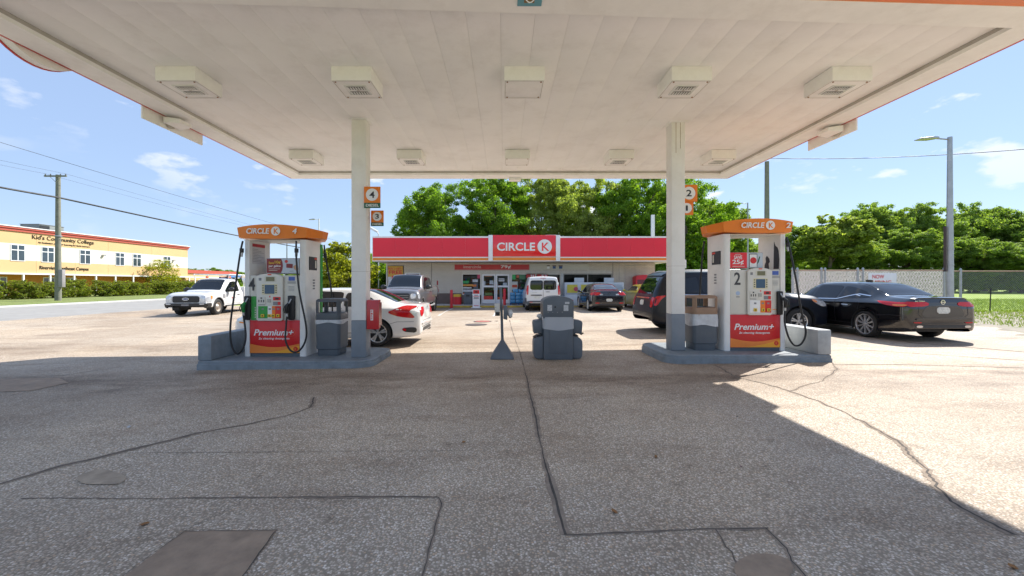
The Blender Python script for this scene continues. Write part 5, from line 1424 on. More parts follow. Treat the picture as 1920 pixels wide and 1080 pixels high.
for s_ in (1, -1): c.patch('tail_light', [(s_*0.79, 0.86), (s_*0.86, 0.86), (s_*0.85, 1.10), (s_*0.80, 1.38), (s_*0.765, 1.36), (s_*0.78, 1.08)], 'x-', TAIL, off=0.014, rnd=1, res=0.05)
for ax in ('y+', 'y-'): c.patch('tail_light', [(0.02, 0.88), (0.09, 0.90), (0.10, 1.12), (0.08, 1.36), (0.03, 1.36)], ax, TAIL, off=0.012, rnd=1, res=0.05)
c.patch('rear_bumper', [(-0.88, 0.33), (0.88, 0.33), (0.88, 0.52), (0.70, 0.55), (-0.70, 0.55), (-0.88, 0.52)], 'x-', GREYP, off=0.03, thick=0.04)
for ax in ('y+', 'y-'):
    c.patch('bumper_corner', [(0.0, 0.34), (0.45, 0.30), (0.42, 0.50), (0.25, 0.66), (0.0, 0.72)], ax, GREYP, off=0.014, rnd=1)
    c.patch('side_cladding', [(1.28, 0.27), (3.10, 0.27), (3.10, 0.42), (1.28, 0.42)], ax, GREYP, off=0.012, rnd=1)
    c.patch('window', [(2.45, 1.10), (2.45, 1.62), (2.85, 1.60), (3.45, 1.16), (3.45, 1.08)], ax, CARGLASS)
c.seam([(0.0, 0.56), (0.0, 1.72)], 'x-', 0.014, name='door_seam')
c.patch('windshield', [(2.92, -0.60), (3.66, -0.70), (3.66, 0.70), (2.92, 0.60)], 'z', CARGLASS)
c.patch('door_handle', [(0.05, 0.815), (0.68, 0.815), (0.66, 0.865), (0.08, 0.87)], 'x-', DARK, off=0.02, thick=0.03)
c.patch('handle_recess', [(-0.36, 1.0), (-0.12, 1.0), (-0.12, 1.03), (-0.36, 1.03)], 'x-', DARK, off=0.010)
plate(c, 0.18, 0.49, 0.68, 0.80)
c.pair('reflector', [(0.56, 0.455), (0.72, 0.455), (0.72, 0.49), (0.56, 0.49)], 'x-', TAIL, off=0.036, rnd=0)
for s_ in (1, -1):
    for zz in (0.75, 1.45): c.patch('hinge', [(s_*0.74, zz), (s_*0.80, zz), (s_*0.80, zz+0.05), (s_*0.74, zz+0.05)], 'x-', VANW, off=0.02, thick=0.03, rnd=0)
c.patch('high_brake_light', [(-0.14, 1.725), (0.14, 1.725), (0.14, 1.745), (-0.14, 1.745)], 'x-', TAIL, off=0.012, rnd=0)
c.seam([(0.34, 0.985), (0.60, 0.99)], 'x-', 0.022, STEEL, 'van_badge')
c.mirror(3.30, 1.12, DARK, 1.3)

# ---- pickups
def pickup(root, L, hw, pm, wr, axles, cab_rear, bed=True, lift=0.0, cab_front=None):
    z = lift
    cf = cab_front            # cowl x
    st = [(0.0, 0.52+z, 1.10+z, 1.30+z, hw*0.94, hw*0.95, hw*0.86, 0.0), (0.05, 0.46+z, 1.12+z, 1.34+z, hw*0.96, hw*0.975, hw*0.88, 0.0)]
    if bed: st += [(cab_rear-0.06, 0.42+z, 1.12+z, 1.34+z, hw*0.97, hw*0.985, hw*0.88, 0.0)]
    st += [(cab_rear, 0.42+z, 1.13+z, 1.50+z, hw*0.97, hw*0.985, hw*0.82, 0.0), (cab_rear+0.06, 0.42+z, 1.13+z, 1.84+z, hw*0.97, hw*0.985, hw*0.74, 0.02), (cab_rear+0.30, 0.42+z, 1.13+z, 1.88+z, hw*0.97, hw*0.985, hw*0.73, 0.03),
           (cf-0.95, 0.41+z, 1.12+z, 1.87+z, hw*0.97, hw*0.985, hw*0.73, 0.035), (cf-0.80, 0.41+z, 1.12+z, 1.82+z, hw*0.97, hw*0.985, hw*0.73, 0.035), (cf-0.02, 0.41+z, 1.10+z, 1.255+z, hw*0.965, hw*0.98, hw*0.84, 0.03), (cf+0.06, 0.41+z, 1.09+z, 1.215+z, hw*0.965, hw*0.98, hw*0.86, 0.035),
           (L-0.42, 0.42+z, 1.06+z, 1.17+z, hw*0.965, hw*0.98, hw*0.87, 0.03), (L-0.16, 0.44+z, 1.02+z, 1.12+z, hw*0.95, hw*0.965, hw*0.85, 0.02), (L-0.06, 0.46+z, 0.98+z, 1.06+z, hw*0.93, hw*0.945, hw*0.82, 0.01), (L, 0.52+z, 0.92+z, 0.99+z, hw*0.90, hw*0.915, hw*0.78, 0.0)]
    return Car(st, axles, wr, pm, root, arch=wr*1.17)
GREYM = paint('truck_grey', (0.17, 0.165, 0.165), 0.3, metal=0.35)
r = vehicle('pickup_truck', 'grey crew cab pickup truck facing out beside the brick shop wall', 'pickup truck', (-4.83, 24.45), R(-90))
L = 5.85; hw = 1.0
c = pickup(r, L, hw, GREYM, 0.40, (1.22, 4.88), 1.75, True, 0.10, 4.55)
c.wheels(mat('dark_rim', (0.09, 0.09, 0.09), 0.35, metal=0.6), 6, 0.62, 0.27)
z = 0.10
c.both('window', [(1.95, 1.20+z), (1.98, 1.74+z), (2.62, 1.78+z), (2.62, 1.19+z)], CARGLASS)
c.both('window', [(2.72, 1.19+z), (2.72, 1.78+z), (3.55, 1.74+z), (4.28, 1.24+z), (4.28, 1.17+z)], CARGLASS)
c.patch('windshield', [(3.72, -0.66), (4.50, -0.80), (4.50, 0.80), (3.72, 0.66)], 'z', CARGLASS)
c.patch('grille', [(-0.55, 0.72+z), (0.55, 0.72+z), (0.60, 1.00+z), (-0.60, 1.00+z)], 'x+', INK, off=0.012)
for zz in (0.80, 0.89): c.patch('grille_bar', [(-0.54, zz+z), (0.54, zz+z), (0.54, zz+0.03+z), (-0.54, zz+0.03+z)], 'x+', GREYM, off=0.03, thick=0.03, rnd=0)
c.pair('headlight', [(0.62, 0.74+z), (0.86, 0.76+z), (0.87, 0.98+z), (0.63, 1.00+z)], 'x+', CLEARL, off=0.014)
c.patch('front_bumper', [(-0.90, 0.50+z), (0.90, 0.50+z), (0.90, 0.68+z), (-0.90, 0.68+z)], 'x+', mat('bumper_chrome', (0.45, 0.45, 0.46), 0.25, metal=0.8), off=0.05, thick=0.07)
for ax in ('y+', 'y-'):
    c.patch('headlight', [(5.50, 0.76+z), (5.80, 0.76+z), (5.80, 0.98+z), (5.56, 1.0+z)], ax, CLEARL, off=0.012, rnd=1)
    s_ = 1 if ax == 'y+' else -1
    MB().tube([(1.95, s_*1.0, 0.47), (2.1, s_*1.06, 0.43), (4.1, s_*1.06, 0.43), (4.25, s_*1.0, 0.47)], 0.045, 10).build('side_step', STEEL, r, smooth=60)
    c.patch('tail_light', [(0.02, 0.95+z), (0.12, 0.95+z), (0.12, 1.28+z), (0.02, 1.28+z)], ax, TAIL, off=0.012, rnd=1)
MB().box(0.0, 0.06, -0.62, -0.50, 1.45, 1.72).build('rack_post', mat('post_red', (0.3, 0.03, 0.03), 0.5), r); MB().box(0.0, 0.06, 0.86, 0.94, 1.45, 1.72).build('rack_post', MATS['post_red'], r)
doors(c, [(1.88, 1.90, 1.92), (2.67, 2.67, 2.67), (4.10, 4.22, 4.22)], 0.58+z, 1.17+z, [(2.05, 1.03+z), (2.80, 1.02+z)], DARK)
c.mirror(4.15, 1.24+z, DARK, 1.5)
for ax in ('y+', 'y-'):
    for xw in (1.22, 4.88): c.seam([(xw + 0.50*math.cos(R(a)), 0.40 + 0.50*math.sin(R(a))) for a in lin(8, 172, 16)], ax, 0.07, mat('flare_grey', (0.13, 0.125, 0.125), 0.4), 'fender_flare', off=0.015)
# ---- white utility truck on the road side
r = vehicle('utility_truck', 'white utility truck with ladder rack and amber beacons by the road', 'truck', (-16.35, 26.4), R(-84))
TW = paint('truck_white', (0.72, 0.72, 0.71), 0.3)
L = 6.0; hw = 1.0
c = pickup(r, L, hw, TW, 0.41, (1.35, 5.0), 2.65, True, 0.0, 4.62)
c.wheels(mat('steel_rim', (0.42, 0.37, 0.32), 0.4, metal=0.4), 'steel', 0.60, 0.25)
c.both('window', [(2.95, 1.20), (2.95, 1.70), (3.12, 1.76), (3.60, 1.72), (4.30, 1.24), (4.30, 1.17)], CARGLASS)
c.patch('windshield', [(3.80, -0.66), (4.56, -0.80), (4.56, 0.80), (3.80, 0.66)], 'z', CARGLASS)
c.patch('grille', [(-0.62, 0.68), (0.62, 0.68), (0.62, 1.00), (-0.62, 1.00)], 'x+', INK, off=0.012)
for zz in (0.76, 0.88): c.patch('grille_bar', [(-0.60, zz), (0.60, zz), (0.60, zz+0.05), (-0.60, zz+0.05)], 'x+', DARK, off=0.03, thick=0.03, rnd=0)
xe = c.on(0, 0.85, 'x+').x
m = MB(); m.prism([(0.155*math.cos(a), 0.855 + 0.07*math.sin(a)) for a in lin(0, 2*math.pi, 30)[:-1]], 'x', xe + 0.0, xe + 0.045); e = m.build('emblem', CHROME, r)
m = MB(); m.prism([(0.13*math.cos(a), 0.855 + 0.05*math.sin(a)) for a in lin(0, 2*math.pi, 30)[:-1]], 'x', xe + 0.0455, xe + 0.05); m.build('emblem_oval', mat('oval_blue', (0.02, 0.05, 0.22), 0.3), e)
text('lettering', 'Ford', CHROME, e, -0.085, 0.085, 0.83, 0.88, xe + 0.0505, facing='+x', shear=0.3)
c.pair('headlight', [(0.66, 0.68), (0.90, 0.70), (0.90, 1.00), (0.66, 1.02)], 'x+', CLEARL, off=0.014)
c.patch('front_bumper', [(-0.94, 0.46), (0.94, 0.46), (0.94, 0.65), (-0.94, 0.65)], 'x+', DARK, off=0.07, thick=0.10)
c.pair('bumper_light', [(0.66, 0.585), (0.88, 0.585), (0.88, 0.635), (0.66, 0.635)], 'x+', CLEARL, off=0.078, rnd=0)
c.patch('front_plate', [(-0.17, 0.49), (0.17, 0.49), (0.17, 0.60), (-0.17, 0.60)], 'x+', GREYT, off=0.08, rnd=0)
for ax in ('y+', 'y-'):
    s_ = 1 if ax == 'y+' else -1
    c.patch('headlight', [(5.62, 0.70), (5.96, 0.70), (5.96, 0.98), (5.62, 1.02)], ax, CLEARL, off=0.012, rnd=1)
    c.patch('turn_light', [(5.58, 0.84), (5.70, 0.84), (5.70, 1.02), (5.56, 1.02)], ax, AMBER, off=0.016, rnd=1)
    c.patch('bumper_end', [(5.66, 0.46), (6.0, 0.46), (6.0, 0.65), (5.66, 0.65)], ax, DARK, off=0.04, thick=0.06, rnd=1)
    c.patch('fender_vent', [(4.42, 0.86), (4.62, 0.86), (4.62, 1.10), (4.46, 1.10)], ax, GREYT, off=0.010, rnd=1)
    c.patch('door_emblem', [(3.72, 0.80), (3.80, 0.80), (3.80, 0.90), (3.72, 0.90)], ax, mat('door_red', (0.4, 0.05, 0.05)), off=0.006, rnd=1)
    c.patch('door_print', [(3.40, 0.84), (3.66, 0.84), (3.66, 0.87), (3.40, 0.87)], ax, GREYT, off=0.006, rnd=0)
    for xw in (1.35, 5.0): c.seam([(xw + 0.495*math.cos(R(a)), 0.41 + 0.495*math.sin(R(a))) for a in lin(8, 172, 16)], ax, 0.05, mat('flare_grey', (0.13, 0.125, 0.125)), 'fender_lip', off=0.012)
    MB().box(2.9, 4.35, s_*0.98 - 0.06, s_*0.98 + 0.06, 0.42, 0.47).build('side_step', DARK, r, 0.01)
doors(c, [(2.90, 2.88, 2.86), (4.28, 4.40, 4.38)], 0.55, 1.15, [(3.0, 1.0)], DARK)
c.mirror(4.12, 1.26, DARK, 1.7)
# service body, rack and load
MB().box(0.05, 2.58, -1.04, 1.04, 0.62, 1.42).build('service_body', mat('service_white', (0.62, 0.62, 0.61), 0.4, var=0.05), r, 0.02)
for s_ in (-1, 1):
    for xa in (0.12, 0.95, 1.78): MB().box(xa, xa + 0.74, s_*1.042 - 0.006, s_*1.042 + 0.006, 0.70, 1.36).build('locker_door', MATS['service_white'], r, 0.004)
    for xa in (0.15, 1.3, 2.5): MB().cyl((xa, s_*0.98, 1.42), (xa, s_*0.98, 2.12), 0.025, n=8).build('rack_post', CLEANW, r)
    MB().cyl((0.0, s_*0.98, 2.12), (3.9, s_*0.90, 2.12), 0.025, n=8).build('rack_rail', CLEANW, r)
    MB().cyl((3.9, s_*0.90, 2.12), (3.86, s_*0.86, 1.86), 0.022, n=8).build('rack_post', CLEANW, r)
    MB().cyl((2.6, s_*0.96, 1.75), (2.6, s_*0.96, 2.12), 0.02, n=8).build('rack_post', CLEANW, r)
for xa in (0.1, 1.3, 2.5, 3.85): MB().cyl((xa, -0.94, 2.12), (xa, 0.94, 2.12), 0.022, n=8).build('rack_bar', CLEANW, r)
for yy in (0.55, -0.62):
    MB().cyl((3.2, yy, 1.93), (3.2, yy, 2.04), 0.08, 0.065, n=14).build('beacon', mat('beacon_amber', (0.8, 0.16, 0.02), 0.2, coat=1), r)
for k, (a, b, mt) in enumerate((((0.4, -0.5, 1.5), (2.5, 0.1, 2.1), BLACK), ((0.5, 0.4, 1.5), (2.4, 0.1, 2.0), mat('load_blue', (0.05, 0.16, 0.36), 0.5)), ((0.3, 0.7, 1.5), (2.0, 0.6, 2.0), mat('load_wood', (0.45, 0.30, 0.16), 0.7)), ((1.0, -0.2, 1.5), (2.45, -0.35, 1.95), mat('load_brown', (0.12, 0.06, 0.04), 0.7)))):
    MB().tube([a, ((a[0]+b[0])/2, (a[1]+b[1])/2, max(a[2], b[2]) + 0.05), b], 0.07, 8).build('load', mt, r, smooth=60)
MB().box(2.0, 2.5, -0.45, 0.0, 1.43, 1.95).build('tool_crate', MATS['load_blue'], r, 0.02)
# ================================================================ the shop
YW, YFA = 27.5, 26.0
WZ = 0.13
store = thing('shop_building', 'low brick convenience shop with long red and orange fascia', 'shop', (1.1, YW, 0))
def sx(px, Y=YW): return (px - CX)*Y/F
def sz(py, Y=YW): return H + (CY - py)*Y/F
OX, OY = 1.1, YW
def sbox(name, m_, x0, x1, y0, y1, z0, z1, parent=None, bevel=0.0):
    return MB().box(x0 - OX, x1 - OX, y0 - OY, y1 - OY, z0, z1).build(name, m_, parent or store, bevel)
def stext(name, s, m_, x0, x1, z0, z1, y, bold=0.02, shear=0, depth=0.01, parent=None):
    return text(name, s, m_, parent or store, x0 - OX, x1 - OX, z0, z1, y - OY, bold=bold, shear=shear, depth=depth)
def brick_mat(name, c1, c2, mortar):
    m, n, b, link = _nodes(name)
    t = n.nodes.new('ShaderNodeTexCoord'); mp_ = n.nodes.new('ShaderNodeMapping')
    mp_.inputs['Rotation'].default_value = (R(90), 0, 0)
    link(t.outputs['Object'], mp_.inputs[0])
    br = n.nodes.new('ShaderNodeTexBrick')
    br.inputs['Color1'].default_value = (*c1, 1); br.inputs['Color2'].default_value = (*c2, 1); br.inputs['Mortar'].default_value = (*mortar, 1)
    br.inputs['Scale'].default_value = 1.0; br.inputs['Brick Width'].default_value = 0.22; br.inputs['Row Height'].default_value = 0.078; br.inputs['Mortar Size'].default_value = 0.009
    link(mp_.outputs[0], br.inputs['Vector'])
    nz_ = n.nodes.new('ShaderNodeTexNoise'); nz_.inputs['Scale'].default_value = 0.9; nz_.inputs['Detail'].default_value = 5
    link(t.outputs['Object'], nz_.inputs['Vector'])
    rr = n.nodes.new('ShaderNodeValToRGB'); rr.color_ramp.elements[0].color = (0.82, 0.80, 0.78, 1); rr.color_ramp.elements[1].color = (1, 1, 1, 1)
    link(nz_.outputs['Fac'], rr.inputs[0])
    mm = n.nodes.new('ShaderNodeMixRGB'); mm.blend_type = 'MULTIPLY'; mm.inputs[0].default_value = 1
    link(br.outputs['Color'], mm.inputs[1]); link(rr.outputs[0], mm.inputs[2]); link(mm.outputs[0], b.inputs['Base Color'])
    bp = n.nodes.new('ShaderNodeBump'); bp.inputs['Strength'].default_value = 0.8; bp.inputs['Distance'].default_value = 0.012; bp.invert = True
    link(br.outputs['Fac'], bp.inputs['Height']); link(bp.outputs[0], b.inputs['Normal'])
    b.inputs['Roughness'].default_value = 0.85
    return m
BRICK = brick_mat('painted_brick', (0.78, 0.71, 0.60), (0.70, 0.63, 0.53), (0.50, 0.45, 0.385))
BRICKB = mat('brown_base_paint', (0.14, 0.10, 0.085), 0.7, var=0.12, vs=3, bump=0.2, bs=20)
FRAME = mat('window_frame_beige', (0.72, 0.68, 0.61), 0.5, var=0.05)
SHOPGLASS = glass_mat('shop_glass', (0.85, 0.88, 0.86), 0.88)
SRED = mat('shop_red', (0.78, 0.012, 0.040), 0.35, var=0.05, vs=0.5)
SRED2 = mat('shop_sign_red', (0.82, 0.008, 0.016), 0.18, var=0.08, vs=1.2, coat=0.6)
FWHITE = mat('fascia_white', (0.84, 0.83, 0.83), 0.4, var=0.04)
FORANGE = mat('fascia_orange_band', (0.80, 0.24, 0.02), 0.4, var=0.05)
xl, xr = sx(726), sx(1228)
wb = 0.83
# openings: window left, doors, windows right, dark windows
w1 = (sx(866), sx(902)); dr = (sx(903), sx(956)); w2 = (sx(958.5), sx(1051.5)); w3 = (sx(1056), sx(1148))
zt = sz(513); zsill = sz(553)
YBK = YW + 0.30
# wall pieces between openings
def wall(x0, x1, z0, z1): return sbox('wall', BRICK, x0, x1, YW, YBK, z0, z1)
wall(xl, w1[0], wb, 2.86)
wall(w3[1], xr, wb, 2.86)
wall(w1[0], w3[1], zt + 0.0, 2.86)
sbox('wall_base', BRICKB, xl, w1[0], YW - 0.01, YBK, WZ, wb - 0.001)
sbox('wall_base', BRICKB, w1[0] + 0.001, w1[1] - 0.06, YW - 0.01, YBK, WZ, zsill - 0.001)
sbox('wall_base', BRICKB, dr[1] + 0.06, w3[1] - 0.001, YW - 0.01, YBK, WZ, zsill - 0.001)
sbox('wall_base', BRICKB, w3[1], xr, YW - 0.01, YBK, WZ, wb - 0.001)
sbox('side_wall', BRICK, xl, xl + 0.3, YBK + 0.001, 40, WZ, 2.86); sbox('side_wall', BRICK, xr - 0.3, xr, YBK + 0.001, 40, WZ, 2.86)
sbox('back_wall', BRICK, xl + 0.301, xr - 0.301, 39.7, 40, WZ, 2.86)
# control joints and conduit on the wall
for px in (809, 1149, 1161, 1172, 1191):
    X = sx(px); sbox('conduit' if px > 1150 else 'control_joint', MATS['gutter_beige'] if px > 1150 else BRICKB, X - 0.012, X + 0.012, YW - 0.02, YW - 0.001, wb, 2.84)
sbox('conduit', MATS['gutter_beige'], sx(1172), sx(1212), YW - 0.03, YW - 0.002, sz(498), sz(497))
sbox('corner_trim', FRAME, xl - 0.06, xl - 0.001, YW - 0.02, YW + 0.1, WZ, 2.86)
# roof, soffit and fascia
fx0, fx1 = sx(698, YFA), sx(1272, YFA)
ft, fb = sz(443, YFA), sz(490, YFA)
sbox('soffit', mat('soffit_grey', (0.52, 0.50, 0.47), 0.7, var=0.08), fx0 + 0.02, fx1 - 0.02, YFA + 0.07, YW + 13, fb + 0.005, fb + 0.06)
sbox('roof', mat('roof_membrane', (0.4, 0.4, 0.4), 0.8), fx0 + 0.03, fx1 - 0.03, YFA + 0.1, YW + 13, ft - 0.3, ft - 0.2)
sbox('fascia_side', FWHITE, fx0, fx0 + 0.05, YFA + 0.07, YW + 13, fb, ft); sbox('fascia_side', FWHITE, fx1 - 0.05, fx1, YFA + 0.07, YW + 13, fb, ft)
sbox('fascia_back', FWHITE, fx0, fx1, YFA + 0.01, YFA + 0.069, fb, ft, None)
p0, p1 = sx(916, YFA), sx(1050, YFA); q0, q1 = sx(924, YFA), sx(1042, YFA)
def run(x0, x1, n):
    for i in range(n):
        a = x0 + (x1 - x0)*i/n; b = x0 + (x1 - x0)*(i+1)/n
        sbox('fascia_panel', SRED, a + 0.002, b - 0.002, YFA - 0.004, YFA + 0.009, sz(481.5, YFA), sz(446, YFA))
    sbox('orange_band', FORANGE, x0, x1, YFA - 0.004, YFA + 0.009, sz(488.2, YFA), sz(483.6, YFA))
run(fx0 + 0.03, p0 - 0.01, 5); run(p1 + 0.01, fx1 - 0.03, 5)
sbox('sign_post', FWHITE, p0, q0 - 0.004, YFA - 0.10, YFA + 0.009, fb, sz(441, YFA), None, 0.01); sbox('sign_post', FWHITE, q1 + 0.004, p1, YFA - 0.10, YFA + 0.009, fb, sz(441, YFA), None, 0.01)
sign = sbox('sign_cabinet', SRED2, q0, q1, YFA - 0.08, YFA + 0.009, sz(481, YFA), sz(441, YFA), None, 0.02)
sbox('orange_band', FORANGE, q0, q1, YFA - 0.06, YFA + 0.009, sz(488, YFA), sz(483, YFA))
stext('lettering', 'CIRCLE', CLEANW, sx(932, YFA), sx(1003, YFA), sz(470.5, YFA), sz(455, YFA), YFA - 0.081, bold=0.035, depth=0.03)
lx, lz = sx(1021, YFA), sz(462.5, YFA); lr = 13.4*YFA/F
disc('emblem_disc', CLEANW, store, lx - OX, YFA - 0.081 - OY, lz, lr, 0.02)
text('emblem_letter', 'K', SRED2, store, lx - lr*0.40 - OX, lx + lr*0.66 - OX, lz - lr*0.62, lz + lr*0.55, YFA - 0.1015 - OY, bold=0.03, depth=0.006)
sbox('roof_cap', FWHITE, sx(1024, YFA), sx(1045, YFA), YFA + 0.3, YFA + 0.8, ft - 0.2, ft + 0.12)
# banners under the soffit
b1 = sbox('banner', mat('banner_red', (0.52, 0.02, 0.022), 0.4, var=0.08), sx(853), sx(991.5), YW - 0.07, YW - 0.03, sz(505.5), sz(496.5))
sbox('banner_frame', mat('banner_pink', (0.6, 0.30, 0.28), 0.5), sx(852), sx(992.5), YW - 0.029, YW - 0.002, sz(506.5), sz(495.5))
stext('lettering', 'innercircle', mat('banner_text', (0.68, 0.42, 0.38), 0.5), sx(869), sx(902), sz(503.2), sz(497.2), YW - 0.071, bold=0.03, depth=0.006)
stext('lettering', '79¢', CLEANW, sx(939), sx(958), sz(504.4), sz(497.2), YW - 0.071, bold=0.03, depth=0.006)
b2 = sbox('sign_panel', mat('panel_beige', (0.60, 0.57, 0.48), 0.5, var=0.05), sx(993), sx(1105), YW - 0.06, YW - 0.002, sz(505.5), sz(494.5))
for i, (px, sc) in enumerate(((1028, 0.8), (1039, 1.0), (1051, 1.1))):
    X = sx(px)
    c_ = sbox('cup_print', mat('cup_blue', (0.04, 0.10, 0.26), 0.5) if i else FWHITE, X - 0.10*sc, X + 0.10*sc, YW - 0.064, YW - 0.0605, sz(503.8), sz(499.5))
    sbox('cup_lid', mat('cup_brown', (0.10, 0.05, 0.03), 0.5), X - 0.12*sc, X + 0.12*sc, YW - 0.068, YW - 0.0605, sz(499.3), sz(497.6))
m = MB()
for i in range(120):
    X = w1[0] + 0.05 + i*(w3[1] - w1[0] - 0.1)/120
    m.box(X - OX, X + 0.05 - OX, -0.035, -0.002, zt + 0.02, sz(507.2))
fl_ = m.build('fluted_band', FRAME, store); fl_['kind'] = 'stuff'
# frames, doors and panes
def frame(x0, x1, z0, z1, y=YW + 0.02, w=0.06, name='window_frame', mt=FRAME, pane=SHOPGLASS, mull=()):
    m = MB()
    m.box(x0 - OX, x0 + w - OX, y - OY, y + 0.08 - OY, z0, z1); m.box(x1 - w - OX, x1 - OX, y - OY, y + 0.08 - OY, z0, z1)
    m.box(x0 + w - OX, x1 - w - OX, y - OY, y + 0.08 - OY, z0, z0 + w); m.box(x0 + w - OX, x1 - w - OX, y - OY, y + 0.08 - OY, z1 - w, z1)
    for q in mull: m.box(q - w/2 - OX, q + w/2 - OX, y - OY, y + 0.08 - OY, z0 + w, z1 - w)
    f_ = m.build(name, mt, store)
    xs_ = [x0 + w] + [v for q in mull for v in (q - w/2, q + w/2)] + [x1 - w]
    for a, b in zip(xs_[::2], xs_[1::2]): MB().box(a - OX, b - OX, y + 0.03 - OY, y + 0.04 - OY, z0 + w, z1 - w).build('pane', pane, f_)
    return f_
frame(w1[0], w1[1], zsill, zt)
frame(w2[0], w2[1], zsill, zt, mull=(sx(1004.5),))
frame(w3[0], w3[1], zsill, zt, mull=(sx(1102),), mt=mat('frame_dark', (0.35, 0.33, 0.30), 0.5))
for px in (957, 1053.8): sbox('window_post', mat('post_cream', (0.60, 0.58, 0.54), 0.5), sx(px) - 0.075, sx(px) + 0.075, YW - 0.05, YW + 0.019, WZ, zt + 0.02)
dm = (dr[0] + dr[1])/2
for a, b, hs in ((dr[0] + 0.05, dm - 0.01, 1), (dm + 0.01, dr[1] - 0.05, -1)):
    d_ = frame(a, b, WZ + 0.02, zt - 0.05, w=0.09, name='door', mt=FWHITE)
    midz = sz(537)
    MB().box(a + 0.091 - OX, b - 0.091 - OX, 0.018, 0.105, midz - 0.06, midz + 0.06).build('push_bar', FWHITE, d_)
    MB().box(a + 0.0905 - OX, b - 0.0905 - OX, 0.022, 0.105, WZ + 0.111, WZ + 0.28).build('kick_plate', FWHITE, d_)
    hx = b - 0.13 if hs > 0 else a + 0.10
    MB().box(hx - OX, hx + 0.03 - OX, -0.04, 0.015, midz - 0.25, midz + 0.25).build('door_handle', STEEL, d_)
sbox('door_frame', FRAME, dr[0] - 0.02, dr[0] + 0.049, YW - 0.02, YW + 0.12, WZ, zt); sbox('door_frame', FRAME, dr[1] - 0.049, dr[1] + 0.02, YW - 0.02, YW + 0.12, WZ, zt)
sbox('door_frame', FRAME, dr[0] + 0.05, dr[1] - 0.05, YW - 0.02, YW + 0.12, zt - 0.049, zt - 0.001)
# posters and stickers on the glass
def poster(px0, px1, py0, py1, col, name='poster', y=YW + 0.035):
    return sbox(name, mat('poster_%02d%02d%02d' % tuple(int(c*99) for c in col), col, 0.6, var=0.18, vs=9), sx(px0), sx(px1), y - 0.006, y, sz(py1), sz(py0))
poster(895, 900, 514, 522, (0.55, 0.08, 0.14)); poster(905, 910, 527, 535, (0.5, 0.52, 0.54)); poster(918, 925, 526, 533, (0.5, 0.53, 0.55))
poster(935, 946, 522, 524, (0.7, 0.7, 0.72)); poster(935, 946, 525.5, 527.5, (0.7, 0.7, 0.72)); poster(943, 950.5, 530, 535.5, (0.45, 0.50, 0.55))
a_ = poster(959, 970.5, 528, 544, (0.62, 0.60, 0.55)); poster(959.6, 969.8, 534, 539, (0.60, 0.08, 0.03), y=YW + 0.028)
poster(959, 970, 546, 553, (0.65, 0.36, 0.03)); 
poster(868, 879, 526.5, 531.5, (0.05, 0.34, 0.10)); poster(867.5, 886, 533, 536.5, (0.66, 0.30, 0.06)); poster(867.5, 884, 538.5, 541, (0.68, 0.68, 0.66)); poster(867.5, 894, 543, 547, (0.62, 0.62, 0.64)); poster(868, 876, 549, 552, (0.60, 0.10, 0.05))
poster(886, 896, 524, 529, (0.55, 0.56, 0.58)); poster(888, 896, 531, 542, (0.12, 0.13, 0.15)); poster(886, 893, 533.5, 537.5, (0.70, 0.20, 0.05), y=YW + 0.026)
poster(907, 924, 555, 562, (0.62, 0.06, 0.04)); poster(909, 923, 549, 554, (0.15, 0.22, 0.07)); poster(933, 944, 557, 563, (0.60, 0.10, 0.04)); poster(909, 922, 514.5, 519, (0.30, 0.14, 0.07))
poster(960.5, 966.5, 514.5, 524, (0.06, 0.42, 0.12)); poster(968.5, 973, 516, 521, (0.60, 0.16, 0.08)); poster(974, 985, 514, 524, (0.08, 0.20, 0.10)); poster(1030, 1046, 515, 521, (0.10, 0.09, 0.07))
for a, b, tx in ((987, 1003.5, '$4'), (1007, 1027, '$3')):
    poster(a, b, 512.8, 521.5, (0.55, 0.05, 0.05), y=YW + 0.026)
    stext('lettering', tx, CLEANW, sx(a + 8), sx(b - 2), sz(520.5), sz(514.5), YW + 0.0195, bold=0.02, depth=0.004)
fp = sbox('wall_poster', mat('poster_gold', (0.62, 0.37, 0.05), 0.5, var=0.08), sx(728), sx(756), YW - 0.06, YW - 0.012, sz(519), sz(499))
sbox('wall_poster', mat('poster_pale', (0.56, 0.56, 0.58), 0.5, var=0.25, vs=6), sx(728), sx(756), YW - 0.06, YW - 0.012, sz(540), sz(519) - 0.002)
sbox('poster_frame', MATS['dark_plastic'], sx(727), sx(757.2), YW - 0.011, YW - 0.001, sz(541), sz(498))
stext('lettering', 'BUY 2 GET 1', RED, sx(729), sx(755), sz(505.5), sz(502), YW - 0.061, bold=0.02)
stext('lettering', 'FREE', RED, sx(730), sx(754.5), sz(514), sz(507), YW - 0.061, bold=0.04)
for px in (735, 741, 748): sbox('bottle_print', RED, sx(px), sx(px + 3.5), YW - 0.064, YW - 0.0605, sz(538), sz(517))
frame(sx(760), sx(788), sz(560), zt + 0.05, y=YW - 0.05, mt=FWHITE, pane=INK)
